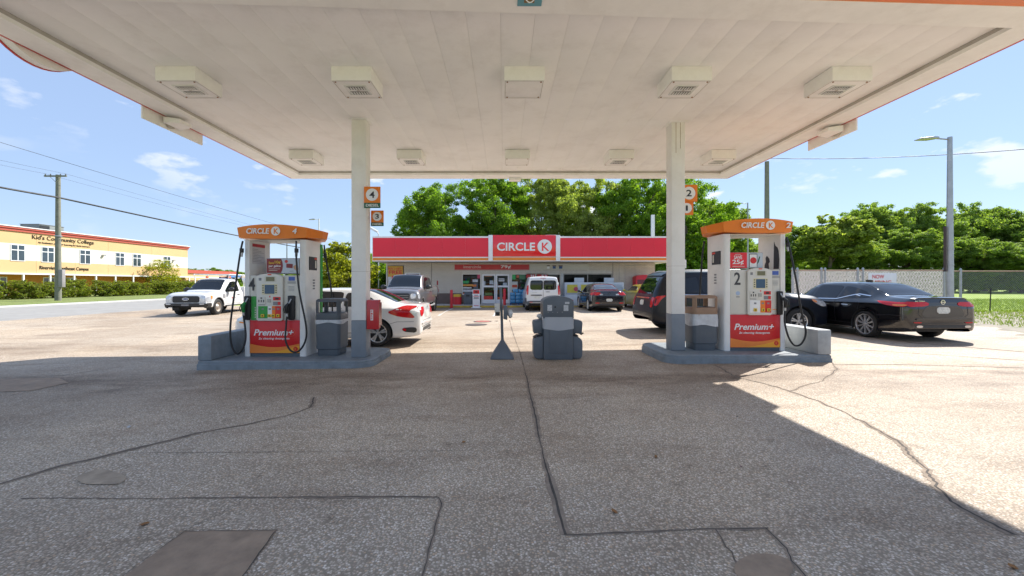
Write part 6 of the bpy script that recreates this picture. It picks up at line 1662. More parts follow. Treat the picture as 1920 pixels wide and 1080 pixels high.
# inside: shelves full of goods behind the glass, ceiling and back partition
sbox('floor', mat('shop_floor', (0.4, 0.38, 0.35), 0.5), xl + 0.31, xr - 0.31, YBK, 39.6, WZ - 0.01, WZ + 0.01)
sbox('partition', mat('shop_partition', (0.25, 0.20, 0.17), 0.8, var=0.3), xl + 0.32, xr - 0.32, 33, 33.1, WZ + 0.02, 2.8)
rnd = random.Random(11)
GOODS = [mat('goods_%d' % i, c_, 0.5, var=0.2, vs=12) for i, c_ in enumerate([(0.55, 0.05, 0.04), (0.65, 0.33, 0.04), (0.08, 0.30, 0.08), (0.06, 0.16, 0.40), (0.6, 0.6, 0.58), (0.55, 0.42, 0.10), (0.30, 0.10, 0.06), (0.7, 0.18, 0.05)])]
for (a, b, dy) in ((w1[0] + 0.1, w1[1] - 0.1, 0.18), (dr[0] + 0.1, dr[1] - 0.1, 0.9), (w2[0] + 0.1, w2[1] - 0.1, 0.18)):
    sh = sbox('display_shelf', mat('shelf_grey', (0.35, 0.35, 0.35), 0.5), a, b, YW + dy + 0.38, YW + dy + 0.42, WZ + 0.02, 2.0)
    for zz in (0.35, 0.78, 1.18, 1.58):
        MB().box(a - OX, b - OX, dy - 0.02, dy + 0.379, zz - 0.03, zz).build('shelf_board', MATS['shelf_grey'], sh)
        X = a
        while X < b - 0.12:
            wd = rnd.choice((0.10, 0.14, 0.20, 0.26)); hg = rnd.uniform(0.18, 0.33)
            MB().box(X - OX, min(X + wd - 0.01, b) - OX, dy + rnd.uniform(0, 0.05), dy + 0.3, zz + 0.001, zz + hg).build('product', rnd.choice(GOODS), sh)
            X += wd

# things before the shop
ICEW = mat('freezer_white', (0.60, 0.62, 0.64), 0.4, var=0.05)
def freezer(px0, px1, label, prints):
    Y0 = 26.2; x0 = sx(px0, Y0); x1 = sx(px1, Y0); w = x1 - x0
    t = thing('ice_freezer', label, 'freezer', ((x0 + x1)/2, Y0, WZ), 0, 'ice freezers outside the shop')
    MB().box(-w/2, w/2, 0, 0.9, 0, 1.42).build('cabinet', ICEW, t, 0.02)
    MB().box(-w/2 + 0.05, w/2 - 0.05, -0.025, -0.001, 0.05, 0.62).build('front_panel', ICEW, t, 0.008)
    for i in range(2):
        a = -w/2 + 0.06 + i*(w/2 - 0.03)
        d_ = MB().box(a, a + w/2 - 0.09, -0.03, -0.001, 0.68, 1.36).build('lid_door', mat('freezer_door', (0.52, 0.55, 0.58), 0.35), t, 0.01)
        MB().box(a + 0.08, a + w/2 - 0.17, -0.034, -0.0305, 0.76, 1.28).build('door_print', mat('ice_yellow', (0.60, 0.50, 0.06), 0.5, var=0.15) if prints else mat('door_pane', (0.45, 0.5, 0.55), 0.2), d_)
        MB().box(a + w/2 - 0.16, a + w/2 - 0.13, -0.06, -0.0305, 0.9, 1.1).build('door_handle', STEEL, d_)
    if prints:
        disc('print_dot', mat('print_pink', (0.5, 0.08, 0.12)), t, -w*0.12, -0.0345, 1.0, 0.14, 0.004)
        text('lettering', 'Re', RED, t, -w/2 + 0.12, -w/2 + 0.55, 0.15, 0.42, -0.0255, bold=0.03)
    MB().box(-w*0.14, w*0.20, 0.3, 0.34, 1.421, 1.72).build('top_sign', mat('top_sign_grey', (0.50, 0.53, 0.56), 0.5), t, 0.01)
freezer(1059, 1113, 'white ice freezer with yellow prints and red letters on its front', True)
freezer(1115, 1170, 'white ice freezer with plain doors next to the brick corner', False)
RB = mat('bollard_red', (0.60, 0.02, 0.03), 0.45, var=0.08)
def bollard(px, py0, py1, label):
    Y0 = 25.2; p = at(px, py1, Y0)
    t = thing('bollard', label, 'bollard', (p.x, Y0, 0.0), 0, 'red bollards before the shop')
    h = H + (CY - py0)*Y0/F
    MB().lathe([(0.001, 0.0), (0.085, 0.0), (0.085, h - 0.06), (0.06, h - 0.02), (0.001, h)], 20, 'z', close=False).build('post', RB, t)
    MB().lathe([(0.10, 0.0), (0.10, 0.05), (0.086, 0.05)], 20, 'z', close=False).build('foot_collar', RB, t)
bollard(846.5, 543, 577, 'red bollard beside the red and yellow drum')
bollard(946, 541, 576, 'red bollard standing before the shop doors')
# red and yellow drum
X = sx(856.5, 26.3)
t = thing('windshield_fluid_drum', 'red drum with yellow top standing against the brown wall base', 'drum', (X, 26.6, WZ))
MB().lathe([(0.001, 0), (0.27, 0), (0.28, 0.25), (0.27, 0.5), (0.001, 0.5)], 24, 'z', close=False).build('drum', RB, t)
MB().lathe([(0.001, 0.501), (0.268, 0.501), (0.25, 0.66), (0.001, 0.68)], 24, 'z', close=False).build('lid', mat('drum_yellow', (0.65, 0.40, 0.03), 0.5), t)
# grey bin at the window
X = sx(877, 26.4)
t = thing('shop_bin', 'grey slope topped bin under the shop window', 'trash bin', (X, 26.6, WZ))
MB().loft([[(-0.24, -0.2, 0), (0.24, -0.2, 0), (0.24, 0.2, 0), (-0.24, 0.2, 0)], [(-0.27, -0.22, 0.42), (0.27, -0.22, 0.42), (0.27, 0.22, 0.42), (-0.27, 0.22, 0.42)]]).build('body', GREYP, t, 0.015)
MB().loft([[(-0.28, -0.23, 0.421), (0.28, -0.23, 0.421), (0.28, 0.23, 0.421), (-0.28, 0.23, 0.421)], [(-0.21, -0.12, 0.80), (0.21, -0.12, 0.80), (0.21, 0.16, 0.80), (-0.21, 0.16, 0.80)]]).build('lid', mat('lid_grey', (0.085, 0.095, 0.105)), t, 0.02)
MB().box(-0.12, 0.12, -0.22, -0.185, 0.52, 0.64).build('flap', INK, t)
# pavement sign
X = sx(893, 25.0)
t = thing('pavement_sign', 'white pavement sign with red heading before the shop', 'sign', (X, 25.0, 0.0))
MB().box(-0.22, 0.22, -0.02, 0.02, 0.04, 1.12).build('board', FWHITE, t, 0.006)
MB().box(-0.30, 0.30, -0.14, 0.14, 0.0, 0.039).build('foot', FWHITE, t, 0.01)
MB().box(-0.19, 0.19, -0.024, -0.0205, 0.86, 1.09).build('heading', RED, t)
for s_ in (-1, 1): MB().prism([(-0.1*s_, 0.92), (-0.06*s_, 0.90), (0.1*s_, 1.03), (0.06*s_, 1.05)], 'y', -0.028 - 0.002*s_, -0.0245).build('heading_mark', INK, t)
for i, (zz, w_, c_) in enumerate(((0.76, 0.12, INK), (0.69, 0.17, RED), (0.62, 0.15, INK), (0.55, 0.16, INK), (0.12, 0.15, RED))): MB().box(-w_, w_, -0.023, -0.0205, zz, zz + 0.035).build('print_line', c_, t)
# bottled water on pallets
WBL = mat('water_wrap_blue', (0.05, 0.26, 0.48), 0.2, var=0.3, vs=10, coat=0.5)
def pallet(px, ncol, nrow, label, Y0=26.2):
    X = sx(px, Y0)
    t = thing('pallet', label + ' on a blue pallet', 'pallet', (X, Y0, WZ), 0, 'pallets of water')
    t['label'] = 'blue pallet under ' + label
    PB = mat('pallet_blue', (0.02, 0.07, 0.22), 0.6, var=0.15)
    w = 0.36*ncol/2
    for i in range(3): MB().box(-w + i*(w - 0.05), -w + i*(w - 0.05) + 0.1, 0, 0.7, 0, 0.09).build('runner', PB, t)
    for i in range(5): MB().box(-w, w, 0.01 + i*0.145, 0.11 + i*0.145, 0.091, 0.115).build('deck_board', PB, t)
    for r_ in range(nrow):
        for c_ in range(ncol - (1 if r_ == nrow - 1 else 0)):
            m = MB(); x0 = X - w + c_*0.36 + 0.01 + (0.18 if r_ == nrow - 1 else 0)
            z0 = WZ + 0.116 + r_*0.222
            m.box(-0.168, 0.168, 0, 0.5, 0, 0.215)
            o = m.build('water_case', WBL, None, 0.03, loc=(x0 + 0.17, Y0 + 0.06, z0))
            tag(o, 'blue wrapped water case on the pallet ' + label.split(' water ')[1], 'water case', 'cases of bottled water ' + label.split(' water ')[1])
pallet(972, 3, 4, 'bottled water beside the shop doors')
pallet(1053.5, 1, 3, 'bottled water between the van and the freezers', 26.1)
# red kiosk on the right
Y0 = 26.7
X0, X1 = sx(1192, Y0), sx(1225, Y0)
t = thing('red_kiosk', 'red round topped vending kiosk against the brick corner', 'kiosk', ((X0 + X1)/2, Y0, WZ))
w = (X1 - X0)/2
MB().prism([(-w, 0), (w, 0), (w, 1.75)] + [(w*math.cos(R(a)), 1.75 + 0.16*math.sin(R(a))) for a in lin(10, 170, 10)] + [(-w, 1.75)], 'y', 0, 0.7).build('case', RB, t, 0.02)
MB().box(-w + 0.1, w - 0.1, -0.01, -0.001, 0.9, 1.6).build('screen_panel', mat('kiosk_dark', (0.15, 0.02, 0.02), 0.3), t, 0.004)
# things that rise behind the shop
def street_light(px, py_top, Y, arm, label, pm=STEEL, z0=None, r0=0.10, head=0.65):
    p = at(px, py_top, Y); zb = gz(p.x) if z0 is None else z0
    t = thing('street_light', label, 'street light', (p.x, Y, zb), 0, 'street lights')
    h = p.z - zb
    MB().cyl((0, 0, 0), (0, 0, h), r0, r0*0.62, 14).build('pole', pm, t)
    if arm:
        s_ = 1 if arm > 0 else -1; a = abs(arm)
        MB().cyl((0, 0, h - 0.12), (s_*a*0.55, 0, h - 0.06), 0.035, n=8).build('arm', pm, t)
        m = MB(); m.loft([[(s_*a*0.45, -0.12, h - 0.08), (s_*a*0.45, 0.12, h - 0.08), (s_*a*0.45, 0.12, h - 0.0), (s_*a*0.45, -0.12, h - 0.0)], [(s_*a*0.7, -0.2, h - 0.12), (s_*a*0.7, 0.2, h - 0.12), (s_*a*0.7, 0.2, h - 0.02), (s_*a*0.7, -0.2, h - 0.02)], [(s_*a*1.15, -0.16, h - 0.14), (s_*a*1.15, 0.16, h - 0.14), (s_*a*1.15, 0.16, h - 0.09), (s_*a*1.15, -0.16, h - 0.09)]])
        m.build('lamp_head', STEEL, t, 0.02)
    MB().cyl((0, 0, 0), (0, 0, 0.05), r0*1.9, n=14).build('base_plate', pm, t)
    return t
street_light(598, 410, 44, -0.9, 'thin white street light rising beside dispenser 4', CLEANW)
sl = street_light(1781, 257, 19.7, -1.35, 'tall grey street light standing behind the black saloon car', STEEL, None, 0.15)
MB().box(-0.26, -0.20, -0.05, 0.05, 1.9, 4.05).build('strapped_conduit', mat('conduit_brown', (0.06, 0.04, 0.04), 0.6), sl)
for zz in (2.2, 2.95): MB().lathe([(0.145, 0), (0.155, 0), (0.155, 0.03), (0.145, 0.03)], 16, 'z', (0, 0, zz)).build('strap', STEEL, sl)
street_light(1402, 380, 42, -1.3, 'distant street light rising above the orange topper of dispenser 2')
p = at(704, 432, 34)
t = thing('roof_flood_light', 'white square floodlight on a bent post at the shop roof corner', 'floodlight', (p.x + 0.1, 34, gz(p.x)))
MB().cyl((0.15, 0, 0), (0.15, 0, p.z - gz(p.x) - 0.25), 0.05, n=10).build('post', CLEANW, t)
m = MB(); m.obox((-0.62, -0.3, p.z - gz(p.x) + 0.16), (0.62, 0, -0.34), (0, 0.6, 0), (0.10, 0, 0.14)); m.build('lamp_head', FWHITE, t, 0.03)
MB().cyl((0.15, 0, p.z - gz(p.x) - 0.27), (-0.1, 0, p.z - gz(p.x) - 0.02), 0.04, n=8).build('bracket', CLEANW, t)
p = at(1224, 403, 31)
t = thing('roof_post', 'plain white post rising above the shop roof', 'post', (p.x, 31, 2.9))
MB().box(-0.11, 0.11, -0.11, 0.11, 0, p.z - 2.9).build('shaft', CLEANW, t, 0.01)
MB().box(-0.14, 0.14, -0.14, 0.14, 0, 0.03).build('flange', STEEL, t)
# ================================================================ school across the road
XSC = -56.0
school = thing('school_building', 'long yellow and cream two storey school with red roof edge', 'school', (XSC, 50, gz(XSC)))
def ypx(px): return -XSC*F/(CX - px)
def zpx(py, Y): return H + (CY - py)*Y/F
g0 = gz(XSC)
SY = mat('stucco_yellow', (0.66, 0.44, 0.22), 0.85, var=0.04, vs=0.4, bump=0.05)
SO = mat('stucco_orange', (0.62, 0.27, 0.06), 0.85, var=0.05, vs=0.4)
SW = mat('stucco_cream', (0.78, 0.70, 0.60), 0.85, var=0.03, vs=0.4)
SR = mat('cornice_red', (0.48, 0.09, 0.06), 0.6, var=0.06)
def scb(name, m_, x0, x1, y0, y1, z0, z1, parent=None, bevel=0.0):
    return MB().box(x0 - XSC, x1 - XSC, y0 - 50, y1 - 50, z0 - g0, z1 - g0).build(name, m_, parent or school, bevel)
Y0s, Y1s = 30.0, ypx(352)
zA, zB, zC, zD, zE = 8.05, 7.45, 6.05, 4.15, 2.68
joints = [Y0s] + [ypx(a) for a in (68, 141, 203, 284.5)] + [Y1s]
for a, b in zip(joints, joints[1:]):
    e = 0.012
    scb('wall_panel', SY, XSC - 0.3, XSC, a + e, b - e, zC, zB); scb('wall_panel', SW, XSC - 0.3, XSC - 0.004, a + e, b - e, zD, zC - 0.002); scb('wall_panel', SY, XSC - 0.3, XSC, a + e, b - e, zE, zD - 0.002)
    scb('joint_backing', SO, XSC - 0.32, XSC - 0.301, a, b, zE, zB)
scb('cornice', SR, XSC - 0.3, XSC + 0.12, Y0s, Y1s + 0.1, zB + 0.001, zB + 0.30); scb('cornice', SR, XSC - 0.3, XSC + 0.22, Y0s, Y1s + 0.2, zB + 0.301, zA - 0.1)
scb('parapet_cap', FWHITE, XSC - 0.5, XSC + 0.28, Y0s, Y1s + 0.25, zA - 0.099, zA)
scb('end_wall', SY, XSC - 25, XSC - 0.301, Y1s - 0.3, Y1s, g0, zB); scb('roof', MATS['roof_membrane'], XSC - 25, XSC - 0.31, Y0s, Y1s - 0.31, zB - 0.3, zB - 0.1)
scb('ground_floor_wall', SO, XSC - 2.3, XSC - 2.0, Y0s, Y1s - 0.31, g0, zE + 0.2)
scb('porch_ceiling', SW, XSC - 2.0, XSC - 0.33, Y0s, Y1s - 0.31, zE + 0.01, zE + 0.06)
scb('porch_beam', FWHITE, XSC - 0.05, XSC + 0.18, Y0s, Y1s + 6, zE - 0.16, zE - 0.002)
WGL = mat('school_glass', (0.035, 0.055, 0.075), 0.05, coat=0.6, var=0.3, vs=0.7)
for a, b in ((20.8, 45.1), (78.6, 100), (150, 168.5), (217, 232), (249.5, 263.5), (307, 319)):
    ya, yb = ypx(a), ypx(b)
    z0, z1 = zD - 0.02, zC + 0.0
    f_ = scb('window', FWHITE, XSC - 0.003, XSC + 0.05, ya - 0.08, yb + 0.08, z0 - 0.08, z1 - 0.1, None, 0.0)
    ym = (ya + yb)/2; zm = z0 + (z1 - z0)*0.62
    for u0, u1 in ((ya, ym - 0.05), (ym + 0.05, yb)):
        for v0, v1 in ((z0, zm - 0.05), (zm + 0.05, z1 - 0.18)): scb('pane', WGL, XSC + 0.0505, XSC + 0.056, u0, u1, v0, v1, f_)
for a, b in ((20, 43), (112, 130), (150, 169), (305, 319)):
    ya, yb = ypx(a), ypx(b)
    f_ = scb('window', FWHITE, XSC - 2.0, XSC - 1.95, ya - 0.1, yb + 0.1, 0.1, 2.25)
    ym = (ya + yb)/2
    for u0, u1 in ((ya, ym - 0.06), (ym + 0.06, yb)): scb('pane', WGL, XSC - 1.949, XSC - 1.943, u0, u1, 0.2, 2.15, f_)
for px in (42.5, 93, 138, 179, 215.5, 249, 284.5, 303.5, 330, 354, 365):
    y_ = ypx(px); scb('porch_post', FWHITE, XSC - 0.02, XSC + 0.14, y_ - 0.08, y_ + 0.08, g0, zE - 0.161)
for px in (193, 325):
    y_ = ypx(px); scb('wall_light', MATS['galvanised_steel'], XSC, XSC + 0.3, y_ - 0.15, y_ + 0.15, 5.3, 5.5)
def sctext(s, pxa, pxb, z0, z1, bold=0.0):
    return text('lettering', s, mat('letter_brown', (0.05, 0.035, 0.02), 0.6), school, ypx(pxa) - 50, ypx(pxb) - 50, z0 - g0, z1 - g0, 0.001, facing='+x', bold=bold, depth=0.05)
sctext("Kid's Community College", 60, 175.5, 6.62, 7.28)
sctext('An Institution of Higher Learning for Early Learners', 71, 168, 6.27, 6.50)
sctext('Riverview Southeast Campus', 74, 166, 3.06, 3.62)
wing = scb('low_wing', SY, XSC - 12, XSC - 0.5, Y1s + 0.05, Y1s + 14, g0, 3.3); scb('wing_cornice', SR, XSC - 12, XSC - 0.3, Y1s + 0.05, Y1s + 14.2, 3.301, 3.9)
scb('wing_beam', FWHITE, XSC - 0.4, XSC + 0.2, Y1s + 6.05, Y1s + 14, zE - 0.16, zE)
ac = thing('rooftop_unit', 'grey air conditioning unit on the school roof', 'rooftop unit', (XSC - 3.5, 53.3, zB + 0.2))
UG = mat('unit_grey', (0.20, 0.22, 0.21), 0.6, var=0.1)
MB().box(-1.2, 1.2, -1.45, 1.45, 0, 1.25).build('case', UG, ac, 0.03)
MB().box(1.201, 1.24, -1.4, -0.3, 0.1, 1.15).build('coil_face', DARK, ac); MB().box(1.201, 1.23, 0.8, 1.1, 0.75, 1.0).build('data_plate', FWHITE, ac)
MB().box(-1.25, 1.25, -1.5, 1.5, 1.251, 1.3).build('cover', UG, ac)

# ================================================================ vegetation
def crown_mesh(name, seed, n_leaf, rx, rz, leaf, n_cl=26, flat=0.0, gap=0.72, low=-0.75):
    """leaf-sized faces gathered in clumps through the crown's volume"""
    rnd = random.Random(seed); cl = []
    for i in range(n_cl):
        while True:
            p = Vector((rnd.uniform(-1, 1), rnd.uniform(-1, 1), rnd.uniform(low, 1)))
            if 0.25 < p.length < 0.92: break
        if rnd.random() < 0.75: p = p.normalized()*rnd.uniform(0.62, 0.9)
        if p.z < low: p.z = low
        cl.append((Vector((p.x*rx, p.y*rx, p.z*rz)), rnd.uniform(0.20, 0.36)*rx, rnd.uniform(0.6, 0.9)))
    cl.append((Vector((0, 0, 0)), rx*0.5, 0.8))
    subs = []
    for c_, r_, sq in cl:
        for _ in range(16):
            d = Vector((rnd.gauss(0, 1), rnd.gauss(0, 1), rnd.gauss(0.15, 1))).normalized()
            q = r_*rnd.uniform(0.55, 1.12)
            subs.append((c_ + Vector((d.x*q, d.y*q, d.z*q*sq)), r_*rnd.uniform(0.20, 0.46), rnd.uniform(0.5, 0.9), d))
    tot = sum(c_[1]**1.7 for c_ in subs); vs = []; fs = []
    for c_, r_, sq, od in subs:
        k = int(n_leaf*r_**1.7/tot)
        for _ in range(k):
            d = (Vector((rnd.gauss(0, 1), rnd.gauss(0, 1), rnd.gauss(0, 1))) + od*0.5).normalized()
            rad = r_*(gap*0.6 + (1 - gap*0.6)*rnd.random())*rnd.choice((1, 1, 1, 0.8, 1.25))
            p = c_ + Vector((d.x*rad, d.y*rad, d.z*rad*sq))
            nrm = (d + Vector((rnd.gauss(0, .6), rnd.gauss(0, .6), rnd.gauss(0.25, .6)))).normalized()
            a = nrm.orthogonal().normalized(); a.rotate(Matrix.Rotation(rnd.random()*6.28, 3, nrm)); b = nrm.cross(a)
            s_ = leaf*rnd.uniform(0.55, 1.25); q = len(vs)
            vs += [tuple(p - a*s_*0.5), tuple(p + b*s_*0.32 + nrm*s_*0.08), tuple(p + a*s_*0.5), tuple(p - b*s_*0.32 + nrm*s_*0.08)]
            fs.append((q, q+1, q+2, q+3))
    me = bpy.data.meshes.new(name); me.from_pydata(vs, [], fs); me.update()
    return me, cl
def trunk_mesh(name, seed, h, r, cl, z0, mt):
    rnd = random.Random(seed); m = MB()
    P = [Vector((0, 0, 0))]
    for i in range(1, 6): P.append(Vector((rnd.uniform(-1, 1)*0.05*h*i/5, rnd.uniform(-1, 1)*0.05*h*i/5, h*i/5)))
    m.tube(P, [r*1.25, r, r*0.88, r*0.75, r*0.6, r*0.4], 10)
    for c_, r_, sq in cl[:12]:
        t = rnd.uniform(0.45, 0.95); s0 = P[0].lerp(P[-1], t); e = Vector((c_.x, c_.y, c_.z + z0))
        mid = s0.lerp(e, 0.5) + Vector((0, 0, 0.06*h))
        m.tube([s0, mid, e], [r*0.38, r*0.25, r*0.08], 6)
    return m.mesh(name, mt, smooth=60)
BARK = mat('bark', (0.13, 0.10, 0.08), 0.9, var=0.3, vs=4, bump=0.6, bs=9)
LF = {'oak': leaf_mat('leaf_oak', (0.075, 0.16, 0.018), (0.24, 0.36, 0.045)), 'pale': leaf_mat('leaf_pale', (0.15, 0.20, 0.05), (0.38, 0.43, 0.13)),
      'deep': leaf_mat('leaf_deep', (0.11, 0.18, 0.045), (0.31, 0.40, 0.11)), 'yel': leaf_mat('leaf_yellow', (0.12, 0.15, 0.015), (0.38, 0.37, 0.04)), 'hedge': leaf_mat('leaf_hedge', (0.13, 0.10, 0.04), (0.24, 0.32, 0.04))}
KINDS = {}
def kind(key, leafm, seed, n_leaf, rx, rz, leaf, th, tr, n_cl=26, **k):
    me, cl = crown_mesh('crown', seed, n_leaf, rx, rz, leaf, n_cl, **k)
    me.materials.append(LF[leafm])
    z0 = th
    KINDS[key] = (me, trunk_mesh('trunk', seed, th, tr, cl, z0, BARK), z0, rx, rz)
kind('oak1', 'oak', 3, 90000, 5.0, 4.4, 0.19, 6.6, 0.34, 40)
kind('oak2', 'oak', 5, 90000, 4.6, 4.8, 0.19, 7.0, 0.32, 38)
kind('pale1', 'pale', 8, 86000, 4.4, 4.3, 0.18, 6.6, 0.30, 38)
kind('deep1', 'deep', 12, 95000, 5.2, 4.4, 0.21, 6.6, 0.32, 44)
kind('deep2', 'deep', 15, 95000, 4.8, 5.0, 0.21, 7.2, 0.32, 40)
kind('pale2', 'pale', 19, 30000, 4.2, 3.2, 0.34, 7.8, 0.26, 34, gap=0.6)
kind('bush1', 'yel', 21, 22000, 2.6, 2.5, 0.20, 2.2, 0.10, 34, low=-0.9)
kind('bush2', 'oak', 24, 18000, 2.3, 2.0, 0.20, 1.8, 0.10, 30, low=-0.9)
kind('hedge1', 'hedge', 31, 10000, 1.9, 0.95, 0.15, 0.85, 0.05, 26, low=-0.95)
kind('hedge2', 'hedge', 33, 10000, 1.8, 0.90, 0.15, 0.80, 0.05, 26, low=-0.95)
kind('small', 'yel', 41, 7000, 2.6, 1.9, 0.16, 3.0, 0.09, 26, gap=0.45)
def tree(key, x, y, z, label, cat='tree', name='oak_tree', sc=1.0, scz=None, rot=None, group='trees behind the shop'):
    cm, tm, z0, rx, rz = KINDS[key]
    t = thing(name, label, cat, (x, y, z), random.Random(int(x*7 + y*13)).random()*6.28 if rot is None else rot, group)
    t.scale = (sc, sc, scz or sc)
    link_obj('trunk', tm, t); link_obj('crown', cm, t, (0, 0, z0))
    return t
def tree_px(key, px, py_top, Y, label, sc=1.0, **k):
    cm, tm, z0, rx, rz = KINDS[key]
    x = (px - CX)*Y/F; z = gz(x); top = H + (CY - py_top)*Y/F
    return tree(key, x, Y, z, label, sc=sc, scz=(top - z)/(z0 + rz), **k)
G2 = 'trees behind the shop'
tree_px('oak1', 830, 352, 44, 'bright green broad oak rising over the plain red fascia beside the floodlight', 1.0, rot=0.4, group=G2)
tree_px('oak2', 925, 325, 46, 'bright green oak rising behind the round lettered shop sign', 1.0, rot=2.1, group=G2)
tree_px('pale1', 1005, 328, 49, 'pale olive tree between the bright green oaks behind the shop', 1.05, rot=1.0, group=G2)
tree_px('pale1', 1095, 335, 47, 'pale olive tree behind the right half of the shop roof', 1.1, rot=3.3, group=G2)
tree_px('oak2', 1195, 322, 45, 'dark green oak behind the white roof post', 1.0, rot=4.4, group=G2)
tree_px('oak1', 1290, 338, 46, 'green oak behind the orange number signs of the right column', 1.05, rot=5.2, group=G2)
tree_px('deep1', 1345, 382, 52, 'green tree trailing off beside the distant street light', 0.95, rot=0.2, group=G2)
tree_px('bush1', 652, 455, 33, 'yellow green leafy shrub left of the shop behind the column', 1.0, name='large_shrub', cat='shrub', group='shrubs beside the shop', rot=1.2)
tree_px('bush2', 700, 478, 36, 'darker green shrub against the shop side wall', 1.0, name='large_shrub', cat='shrub', group='shrubs beside the shop', rot=0.5)
tree_px('bush1', 622, 492, 36, 'yellow green shrub seen past the side of dispenser 4', 0.9, name='large_shrub', cat='shrub', group='shrubs beside the shop', rot=3.0)
G3 = 'trees beyond the field'
W = [('deep1', 1395, 452, 60), ('deep2', 1480, 428, 62), ('pale2', 1555, 400, 58), ('deep2', 1610, 398, 70), ('deep1', 1660, 384, 68), ('deep2', 1720, 388, 66), ('deep1', 1785, 392, 70), ('deep1', 1845, 396, 68), ('deep2', 1905, 398, 66), ('deep1', 1960, 402, 64), ('deep2', 2040, 396, 66), ('deep1', 1520, 446, 72), ('deep2', 1700, 430, 60), ('deep1', 1830, 445, 58), ('deep1', 1600, 450, 60), ('deep2', 1915, 450, 56)]
for i, (k_, px, py, Y) in enumerate(W):
    lab = 'pale flat topped tree with a bare trunk before the wood' if k_ == 'pale2' else ('tall green tree of the wood beyond the fence' if py < 425 else 'low green tree at the edge of the wood beyond the fence')
    tree_px(k_, px, py, Y, lab, 1.15 if py < 425 else 0.95, name='wood_tree', group=G3, rot=i*1.37)
# undergrowth below the wood keeps the ground line dark
for i in range(16):
    px = 1400 + i*38
    tree_px('bush2', px, 505, 57, 'dense bush along the foot of the wood', 1.3, name='woodland_bush', cat='bush', group='bushes along the foot of the wood', rot=i*0.9)
for i in range(12):
    px = 765 + i*50
    tree_px('bush2', px, 470 if i % 2 else 452, 43 + (i % 3), 'dense bush in the shade behind the shop', 1.5, name='woodland_bush', cat='bush', group='bushes behind the shop', rot=i*0.7)
# left: hedge along the school fence, young tree, far trees
for i in range(15):
    y_ = 33 + i*2.75
    x_ = -48.3 + 0.4*math.sin(i*2.2)
    tree('hedge1' if i % 2 else 'hedge2', x_, y_, gz(x_) + 0.08, 'leafy green hedge shrub along the school fence', 'hedge shrub', 'hedge_shrub', sc=1.0, scz=random.Random(i).uniform(0.88, 1.08), group='hedge shrubs along the school fence')
tree_px('small', 301, 486, 66, 'sparse young tree with yellow green leaves before the school', 1.15, name='young_tree', group='young trees', rot=0.8)
for i, (px, py, Y) in enumerate(((370, 505, 110), (402, 503, 120), (432, 508, 105), (466, 512, 115), (505, 510, 120), (545, 512, 110), (585, 506, 100))):
    tree_px(('deep1', 'deep2')[i % 2], px, py, Y, 'distant dark green tree beyond the road', 0.9, name='distant_tree', group='distant trees beyond the road', rot=i*1.1)

# ================================================================ poles and wires
WOODP = mat('pole_wood', (0.20, 0.20, 0.16), 0.9, var=0.2, vs=5, bump=0.3, bs=14)
def pole(px, py_top, Y, r0, label, arms):
    p = at(px, py_top, Y); g = gz(p.x); h = p.z - g
    t = thing('utility_pole', label, 'utility pole', (p.x, Y, g), 0, 'wooden utility poles')
    MB().cyl((0, 0, 0), (0, 0, h), r0, r0*0.7, 14).build('pole', WOODP, t)
    for dz, hl in arms:
        a = MB().box(-hl, hl, -0.16 - r0*0.5, -0.05 - r0*0.5, h - dz, h - dz + 0.12).build('crossarm', WOODP, t)
        for k_ in (-0.92, -0.45, 0.45, 0.92): MB().lathe([(0.001, 0), (0.04, 0), (0.06, 0.05), (0.03, 0.09), (0.05, 0.12), (0.001, 0.16)], 10, 'z', (k_*hl, -0.1 - r0*0.5, h - dz + 0.12), close=False).build('insulator', mat('insulator', (0.12, 0.12, 0.12), 0.3), a)
        for s_ in (-1, 1): MB().cyl((s_*hl*0.5, -0.1 - r0*0.5, h - dz), (0, -r0*0.75, h - dz - 0.5), 0.02, n=6).build('brace', STEEL, a)
    return t, p
pl, pp = pole(109, 328, 37.6, 0.235, 'wooden utility pole with one crossarm on the school verge', [(0.22, 1.0)])
MB().box(0.16, 0.52, -0.15, 0.15, 1.3, 2.9).build('meter_box', mat('meter_grey', (0.3, 0.28, 0.28), 0.6), pl, 0.02)
MB().lathe([(0.245, 0), (0.27, 0), (0.27, 0.1), (0.245, 0.1)], 16, 'z', (0, 0, 5.9)).build('band', STEEL, pl)
pole(1438, 303, 36, 0.24, 'bare wooden utility pole rising behind dispenser 2', [])
pole(665, 452, 120, 0.2, 'far thin utility pole with crossarm seen under the topper', [(0.4, 1.2)]) if False else None
pole(538, 452, 118, 0.17, 'far thin utility pole down the road', [(0.35, 1.1)])
WIRE = mat('wire_black', (0.015, 0.015, 0.016), 0.6)
def wire(pts, r, label, sag=0.0, n=40):
    P = [Vector(p) for p in pts]; out = []
    for a, b in zip(P, P[1:]):
        for i in range(n):
            t = i/n; q = a.lerp(b, t); q.z -= sag*4*t*(1 - t); out.append(q)
    out.append(P[-1]); base = out[0].copy()
    o = MB().tube([q - base for q in out], r, 6).build('overhead_wire', WIRE, None, smooth=60, loc=base)
    return tag(o, label, 'wire', 'overhead wires')
X = -40.45
wire([(X, 8, 10.6), (X, 37.6, 9.28), (X, 118, 9.0)], 0.085, 'thick twisted black cable along the road past the school pole', 0.55)
wire([(-36, 12, 12.2), (-36, 118, 10.9)], 0.018, 'thin wire strung above the road over the school pole', 0.75)
for k_ in (-0.9, 0.9): wire([(pp.x + k_, 2, 11.9), (pp.x + k_, 37.4, pp.z + 0.05), (pp.x + k_, 118, pp.z - 0.6)], 0.010, 'hair thin line resting on the crossarm of the school pole', 0.6)
q0 = at(1455, 297, 36); q1 = at(2050, 268, 26)
